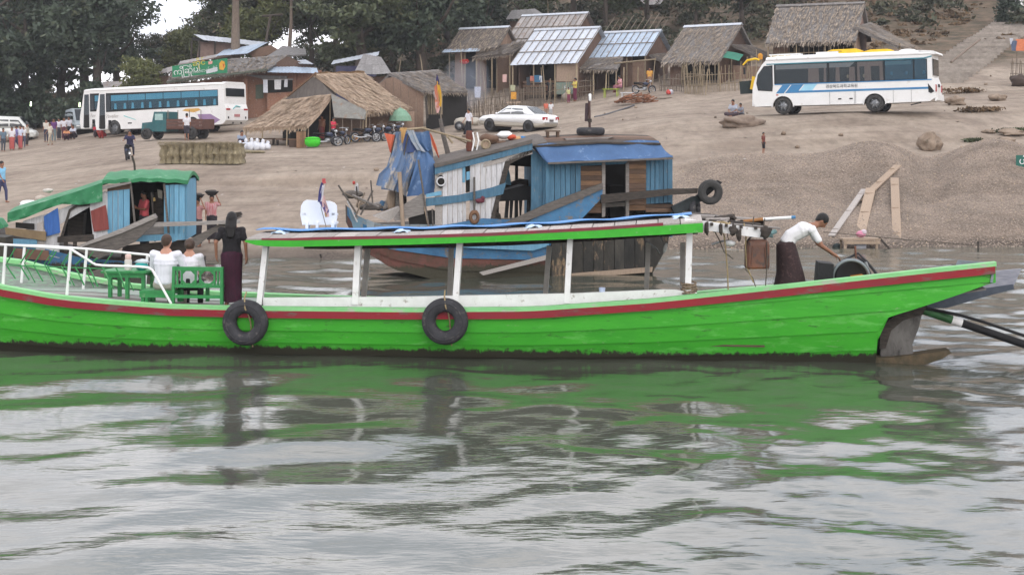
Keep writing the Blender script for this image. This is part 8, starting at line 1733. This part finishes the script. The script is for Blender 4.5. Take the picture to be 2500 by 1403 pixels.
for sx in (-.24, .24):
    m = MB(); m.box((sx, 0, .45), (.03, .40, .9)); m.build('side_panel', 'brown2', o)
m = MB(); m.box((0, 0, .91), (.55, .46, .03)); m.build('lid', 'brown', o)
p = Gd(716, 78.4); o = thing('wooden_box', 'low reddish box left of the tall wooden crate', 'box', p, R(10)); m = MB(); m.box((0, 0, .2), (.45, .4, .4)); m.build('box_body', 'brown', o); m = MB(); m.box((0, 0, .42), (.49, .44, .03)); m.build('lid', 'brown2', o)
o = thing('green_basket', 'bright green round basket before the thatched stall', 'basket', Gd(763, 77.6)); m = MB(); m.lathe([(.26, .05), (.42, .2), (.44, .42), (.36, .56), (.1, .6), (0, .6)], n=18); m.build('bowl', C(.06, .55, .03), o); m = MB(); m.torus((0, 0, .5), .40, .03, 'Z', 20, 6); m.build('rim', C(.05, .42, .03), o)
o = thing('umbrella', 'faded green umbrella standing behind the parked motorbikes', 'umbrella', Gd(977, 84)); m = MB(); n_ = 10
rg = [[Vector((rr * math.cos(6.283 * k / n_), rr * math.sin(6.283 * k / n_) * .9, z)) for k in range(n_)] for rr, z in ((.02, 1.75), (.35, 1.58), (.62, 1.25), (.70, .95))]; m.loft(rg, caps=False, smooth=False); m.build('canopy', M('faded_green_cloth', (.20, .34, .24), (.15, .27, .19), r=.8, ns=4, b=.1), o); m = MB(); m.tube([(0, 0, 0), (0, 0, 1.85)], .02, 6); m.build('pole', 'metal', o)
for k, (px, c_) in enumerate(((856, (.55, .36, .04)), (873, (.55, .22, .03)))):
    o = thing('plastic_bucket', ['yellow bucket between the motorbikes', 'orange bucket right of the yellow one'][k], 'bucket', Gd(px, 82), 0, 'buckets between the motorbikes'); m = MB(); m.lathe([(.12, 0), (.16, .35), (.15, .35), (.11, .04)], n=14); m.build('bucket_body', C(*c_), o); m = MB(); m.torus((0, 0, .42), .13, .012, 'X', 14, 5); m.build('handle', 'metal', o)
# firewood heap
o = thing('firewood_pile', 'heap of red brown split firewood on the open ground', 'firewood', Gd(1558, 91.5), R(-15)); q = random.Random(13)
for k in range(95):
    t = q.random(); x = -1.3 + 2.5 * t; hh = .55 * (1 - ((t - .5) * 1.9) ** 2) + .05; z = q.uniform(0, max(.08, hh)); y = q.uniform(-.5, .5) * (1 - z * .8); a = q.uniform(-.5, .9); m = MB(); l = q.uniform(.3, .5)
    m.bar((x - l * .5 * math.cos(a), y - .25 * q.random(), z + .05), (x + l * .5 * math.cos(a), y + .2, z + .05 + l * .8 * abs(math.sin(a))), q.uniform(.05, .09), q.uniform(.04, .07)); m.build('log', 'firewood', o)
o = thing('firewood_pile', 'few thin dark sticks beside the right end of the firewood heap', 'firewood', Gd(1612, 92.5)); 
for k in range(9):
    m = MB(); y = q.uniform(-.2, .2); m.tube([(-.5 + .1 * k, y, .05), (.1 + .1 * k, y + q.uniform(-.2, .2), .12)], .02, 5); m.build('stick', 'stick', o)
# boulders
def boulder(label, px, D, r, seed, mat='rock', rz=0, name='boulder', cat='rock', group='boulders on the bank', lift=.6, dark=None):
    m = MB(); m.ball((0, 0, r[2] * lift), r, 22, 16, jit=.55, seed=seed); o = m.build(name, mat, None); o.location = Gd(px, D); o.rotation_euler = (0, 0, rz); return tag(o, label, cat, group)
boulder('long flat sandstone slab below the sitting man and child', 1812, 67.5, (.95, .5, .34), 3, M('pale_slab', (.28, .22, .175), (.16, .12, .095), r=.95, ns=2.2, b=.9, bs=6), R(8))
boulder('upright pale boulder behind the gravel heaps', 2266, 61.5, (.48, .42, .48), 8); boulder('square brown boulder behind the tail of the bus', 2335, 73, (.46, .4, .28), 12); boulder('darker boulder farther right behind the bus', 2436, 74.5, (.42, .35, .24), 15)
boulder('grey brown rock ledge near the right edge with green tufts', 2470, 63.5, (.6, .4, .16), 18); boulder('low reddish stone left of the rock ledge', 2415, 64, (.3, .2, .1), 22)
boulder('low stone at the right, just above the gravel heap', 2452, 60.5, (.55, .4, .2), 25)
q = random.Random(31); q2 = [(q.uniform(900, 2480), q.uniform(58, 88)) for _ in range(26)]
m0 = [MB().ball((0, 0, .05), (.10, .09, .07), 7, 5, jit=.5, seed=s).mesh('small_stone') for s in range(4)]
for i, (px, D) in enumerate(q2):
    if 1830 < px < 2330 and 66 < D < 73: continue
    s = obj('small_stone', m0[i % 4], 'rock', None, Gd(px, D), q.uniform(0, 6)); f = q.uniform(.5, 1.4); s.scale = (f, f, f); tag(s, 'small stone lying loose on the sandy bank', 'stone', 'small stones scattered on the bank')
for px, D, sz, lb in ((2395, 69.5, .5, 'dead brown branches strewn behind the bus'), (2475, 64, .35, 'green weed tuft on the rock ledge'), (2380, 62.5, .2, 'tiny green tuft above the gravel'), (2352, 80, .6, 'dark dead brushwood on the slope foot')):
    b = Gd(px, D); m = leaf_mesh('foliage', [((0, 0, sz * .25), (sz * 1.8, sz * .7, sz * .3))], 420, .10, int(px), .4, 30); o = obj('weed_tuft', m, 'leafdry' if 'brown' in lb or 'dead' in lb else 'leaf', None, b); tag(o, lb, 'plant', kind='stuff')
boulder('dark brushwood mound at the right edge below the washing fence', 2490, 82, (.6, .5, .45), 40, C(.07, .05, .04), name='brush_mound', cat='mound', group=None)
# loading planks and little jetty at the water
def plank_t(label, a, b, w_, mat, group='loading planks laid on the gravel'):
    lift = max(tz(*(a + (b - a) * k).xy) - (a + (b - a) * k).z for k in (0, .15, .3, .45, .6, .75, .9, 1)) + .05; A, B = a + Vector((0, 0, lift * .5)), b + Vector((0, 0, lift)); o = thing('loading_plank', label, 'plank', A, 0, group); m = MB(); m.bar((0, 0, 0), B - A, w_, .05); m.build('board', mat, o)
    for t in (.12, .5, .88):
        m = MB(); m.bar((B - A) * t + Vector((-w_ * .4, 0, .035)), (B - A) * t + Vector((w_ * .4, 0, .035)), .05, .03); m.build('cleat', mat, o)
    return o
A = P(2096, 592, 47.6); B = G(2126, 474); plank_t('broad pale plank running up the gravel from the little jetty', A, B, .36, 'tan')
A = P(2190, 600, 47.4); B = G(2184, 450); plank_t('narrower pale plank standing apart on the right', A, B, .30, 'tan')
A = G(2030, 580); B = G(2110, 470); plank_t('lower grey plank slanting up to the left of the broad plank', A, B, .22, 'greyplank2'); A = G(2100, 495); B = G(2192, 412); plank_t('upper tan plank slanting up to the gravel crest', A, B, .30, 'tan')
jz = P(2098, 592, 46.6); o = thing('jetty', 'small rough wooden jetty standing at the water below the planks', 'jetty', Vector((jz.x, jz.y, 0)), R(3))
m = MB(); m.box((0, 0, .30), (1.25, .6, .06)); m.build('deck_board', 'tan', o); m = MB(); m.box((0, -.3, .2), (1.2, .05, .1)); m.build('cross_beam', 'tan', o)
for x in (-.55, .5):
    for y in (-.25, .25):
        m = MB(); m.bar((x, y, -.4), (x, y, .32), .08); m.build('leg', 'tan', o)
m = MB(); m.bar((.6, -.2, .35), (.95, -.3, -.05), .07); m.build('brace', 'darkwood', o)
o = thing('paper_sack', 'pale sack standing under the little jetty', 'sack', Vector((jz.x + .02, jz.y - .05, -.02)), R(3)); m = MB(); m.box((0, 0, .12), (.34, .2, .26)); m.build('sack_body', C(.42, .42, .46), o)
lumps('pink_bundle', 'pink and white bundle on the little jetty', Vector((jz.x + .06, jz.y, .34)), [((0, 0, .12), (.15, .12, .13), C(.62, .25, .35)), ((.08, -.03, .18), (.1, .09, .09), C(.6, .5, .55))], 'bundle')
lumps('dark_bundle', 'dark bundle in the water left of the little jetty', Vector((jz.x - .75, jz.y, 0)), [((0, 0, .06), (.13, .1, .1), C(.03, .04, .04))], 'bundle')
# mooring line along the shore, rope from the mast
def line(label, pts, r, mat, name='mooring_rope', cat='rope'):
    o = thing(name, label, cat, pts[0]); m = MB(); m.tube([p - pts[0] for p in pts], r, 5); m.build('strand', mat, o); return o
line('thin dark mooring rope strung along the shore at the right', [P(2010, 566, 46.5), P(2100, 574, 46.3), P(2200, 584, 46), P(2300, 592, 45.8), P(2395, 600, 45.6)], .012, 'ropedark')
o = thing('mooring_stake', 'short stake at the water edge at the right', 'stake', P(2388, 602, 46)); m = MB(); m.tube([(0, 0, -.3), (0, 0, .18)], .03, 6); m.build('shaft', 'darkwood', o); m = MB(); m.torus((0, 0, .08), .04, .012, 'Z', 10, 5); m.build('rope_turn', 'ropedark', o)
line('grey hose lying on the sand from the mast towards the firewood', [Gd(1452, 84.5) + Vector((0, 0, .03)), Gd(1475, 85) + Vector((0, 0, .03)), Gd(1508, 87) + Vector((0, 0, .03)), Gd(1548, 90) + Vector((0, 0, .03))], .06, C(.13, .13, .14), 'hose', 'hose')
line('small dark stick poking out at the waterline', [P(786, 634, 42.6), P(782, 620, 42.6)], .03, 'darkwood', 'stick', 'stick')
# right edge sign
sp_ = P(2498, 402, 55); gz = tz(sp_.x, sp_.y); o = thing('sign_board', 'small dark green sign with white lettering at the right edge', 'sign', Vector((sp_.x, sp_.y, gz)), R(-3)); zz = sp_.z - gz
m = MB(); m.box((.35, 0, zz), (1.25, .04, .74)); m.build('board', M('sign_green', (.018, .12, .09), (.015, .10, .078), r=.5, b=0), o)
for x in (.0, .75):
    m = MB(); m.tube([(x, .04, -.2), (x, .04, zz + .3)], .03, 6); m.build('leg', 'stick', o)
text(o, 'ပါတော', (-.17, -.024, zz + .02), .36, 'whitep', (R(90), 0, 0)); text(o, '၀၉', (-.07, -.024, zz - .26), .2, 'whitep', (R(90), 0, 0))
# tables, chairs, washing
def simple_table(label, pos, w_, d_, h_, mat, rz=0, group='tables and seats before the huts'):
    o = thing('low_table', label, 'table', pos, rz, group); m = MB(); m.box((0, 0, h_), (w_, d_, .05)); m.build('tabletop', mat, o)
    for x in (-w_ * .42, w_ * .42):
        for y in (-d_ * .4, d_ * .4): m = MB(); m.bar((x, y, -.05), (x * .92, y, h_), .05); m.build('leg', mat, o)
    return o
simple_table('low yellow green table before the woman in pink', Gd(1492, 97.5), 1.1, .6, .55, C(.34, .42, .06), R(-15))
simple_table('white plastic table beside the firewood heap', Gd(1532, 94.5), .9, .5, .5, C(.6, .6, .62), R(-10))
def washing(label, items, D, group):
    for k, (x, y, w_, h_, c_, lb) in enumerate(items):
        p = P(x, y, D); o = tag(MB().grid(lambda s, t: ((s - .5) * w_ * (1 - .15 * t * (k % 2)), .05 * math.sin(5 * s + 3 * t + k), -h_ * t), 5, 6, (0, .015, 0)).build('hung_cloth', C(*c_), None, p), lb, 'washing', group)
washing('', [(1232, 182, .3, .55, (.55, .36, .33), 'pink cloth hanging in the dark front of the largest tin roof'), (1290, 188, .28, .6, (.04, .05, .06), 'dark cloth over the stick fence'), (1299, 186, .3, .35, (.45, .16, .12), 'dull red cloth over the stick fence'), (1312, 184, .5, .5, (.05, .14, .24), 'blue and white washing over the stick fence'), (1320, 186, .2, .45, (.55, .56, .6), 'white washing right of the blue one on the stick fence')], 100.5, 'washing hung on the fences')
washing('', [(1254, 225, .38, .5, (.62, .30, .05), 'orange cloth on the sawhorse behind the white car'), (1166, 212, .45, .75, (.50, .52, .62), 'pale violet cloth hanging near the smoke'), (1107, 214, .25, .4, (.55, .48, .40), 'small pale cloth on a thin stake in the smoke'), (1252, 208, .35, .4, (.42, .42, .28), 'pale yellow green cloth above the orange one')], 97, 'washing hung on the fences')
washing('', [(2492, 96, .55, .7, (.62, .20, .10), 'orange shirt hung on the fence at the right edge'), (2476, 100, .35, .6, (.10, .13, .20), 'blue grey shirt hung beside the orange shirt'), (2470, 94, .2, .35, (.5, .52, .58), 'small white cloth hung left of the blue grey shirt')], 84, 'washing hung on the fences')
washing('', [(648, 195, .35, 1.0, (.60, .62, .68), 'white cloth hanging at the left of the dark window'), (678, 195, .55, .75, (.60, .60, .62), 'white cloth hanging in the middle of the dark window'), (698, 194, .25, .6, (.58, .58, .62), 'white cloth hanging at the right of the dark window')], 108.6, 'washing hung on the fences')
for k, (px, D, c_, lb) in enumerate(((1632, 94.5, (.55, .08, .07), 'red ball shaped bag on the ground by the fence corner'), (1638, 94.6, (.55, .55, .62), 'white bag beside the red one at the fence corner'))):
    lumps('carrier_bag', lb, Gd(px, D), [((0, 0, .15), (.17, .15, .17), C(*c_))], 'bag')
o = thing('water_bucket', 'orange plastic can hanging under the eave beside the bus nose', 'can', P(1856, 146, 93)); m = MB(); m.lathe([(.15, 0), (.18, .3), (.12, .38), (.06, .42)], n=12); m.build('can_body', C(.55, .25, .03), o); m = MB(); m.tube([(-.1, 0, .38), (0, 0, .5), (.1, 0, .38)], .015, 5); m.build('handle', 'black', o)
o = thing('sawhorse', 'pale wooden trestle carrying the orange cloth', 'trestle', Gd(1254, 95), R(20))
for sx in (-.3, .3):
    m = MB(); m.bar((sx * 1.6, -.25, -.05), (sx * .5, 0, .85), .06); m.build('leg', 'tan', o); m = MB(); m.bar((sx * 1.6, .25, -.05), (sx * .5, 0, .85), .06); m.build('leg', 'tan', o)
m = MB(); m.bar((-.5, 0, .85), (.5, 0, .9), .08); m.build('top_bar', 'tan', o)
o = thing('motor_scooter', 'dark motorbike parked behind the white table by the firewood', 'motorbike', Gd(1572, 96.5), R(20))
for ch in list(bpy.data.objects['motorbike'].children): copy_tree(ch, o)
lumps('clay_pot', 'pale round pot behind the child in yellow', Gd(1384, 100), [((0, 0, .35), (.32, .3, .33), C(.42, .36, .3))], 'pot')
# lit lamps under the trees
lm_ = lamp_mat('lit_lamp', (.72, 1.0, .50), 5)
for k, (x, y, lb) in enumerate(((74, 254, 'left greenish lit lamp hanging under the dark trees'), (193, 256, 'right greenish lit lamp hanging under the dark trees'))):
    p = P(x, y, 108); o = thing('lit_lamp', lb, 'lamp', p, 0, 'lit lamps under the dark trees'); m = MB(); m.tube([(.03, 0, -.17), (.05, 0, .17)], .055, 8); m.build('bulb', lm_, o); m = MB(); m.tube([(.05, 0, .17), (.05, 0, 1.6)], .012, 5); m.build('wire', 'black', o)
# air between the water and the hill
m = MB(); m.box((0, 95, 36.5), (1640, 830, 80)); hz = bpy.data.materials.new('haze'); hz.use_nodes = True; t = hz.node_tree; t.nodes.clear(); v = N(t, 'ShaderNodeVolumePrincipled'); v.inputs['Density'].default_value = .00034; v.inputs['Color'].default_value = (.9, .93, 1, 1); ou = N(t, 'ShaderNodeOutputMaterial'); t.links.new(v.outputs[0], ou.inputs['Volume'])
tag(m.build('haze', hz, None), 'pale evening haze in the air over the river', kind='stuff')
# thin smoke rising by the grey hut
m = MB(); m.ball((0, 0, 1.6), (1.7, 1.2, 1.7), 14, 10, jit=.3, seed=2); sm = bpy.data.materials.new('smoke'); sm.use_nodes = True; t = sm.node_tree; t.nodes.clear(); v = N(t, 'ShaderNodeVolumePrincipled'); v.inputs['Density'].default_value = .13; v.inputs['Color'].default_value = (.72, .80, .95, 1); ou = N(t, 'ShaderNodeOutputMaterial'); t.links.new(v.outputs[0], ou.inputs['Volume'])
o = m.build('smoke', sm, None, P(1138, 262, 95)); tag(o, 'thin bluish smoke drifting beside the grey thatched hut', kind='stuff')
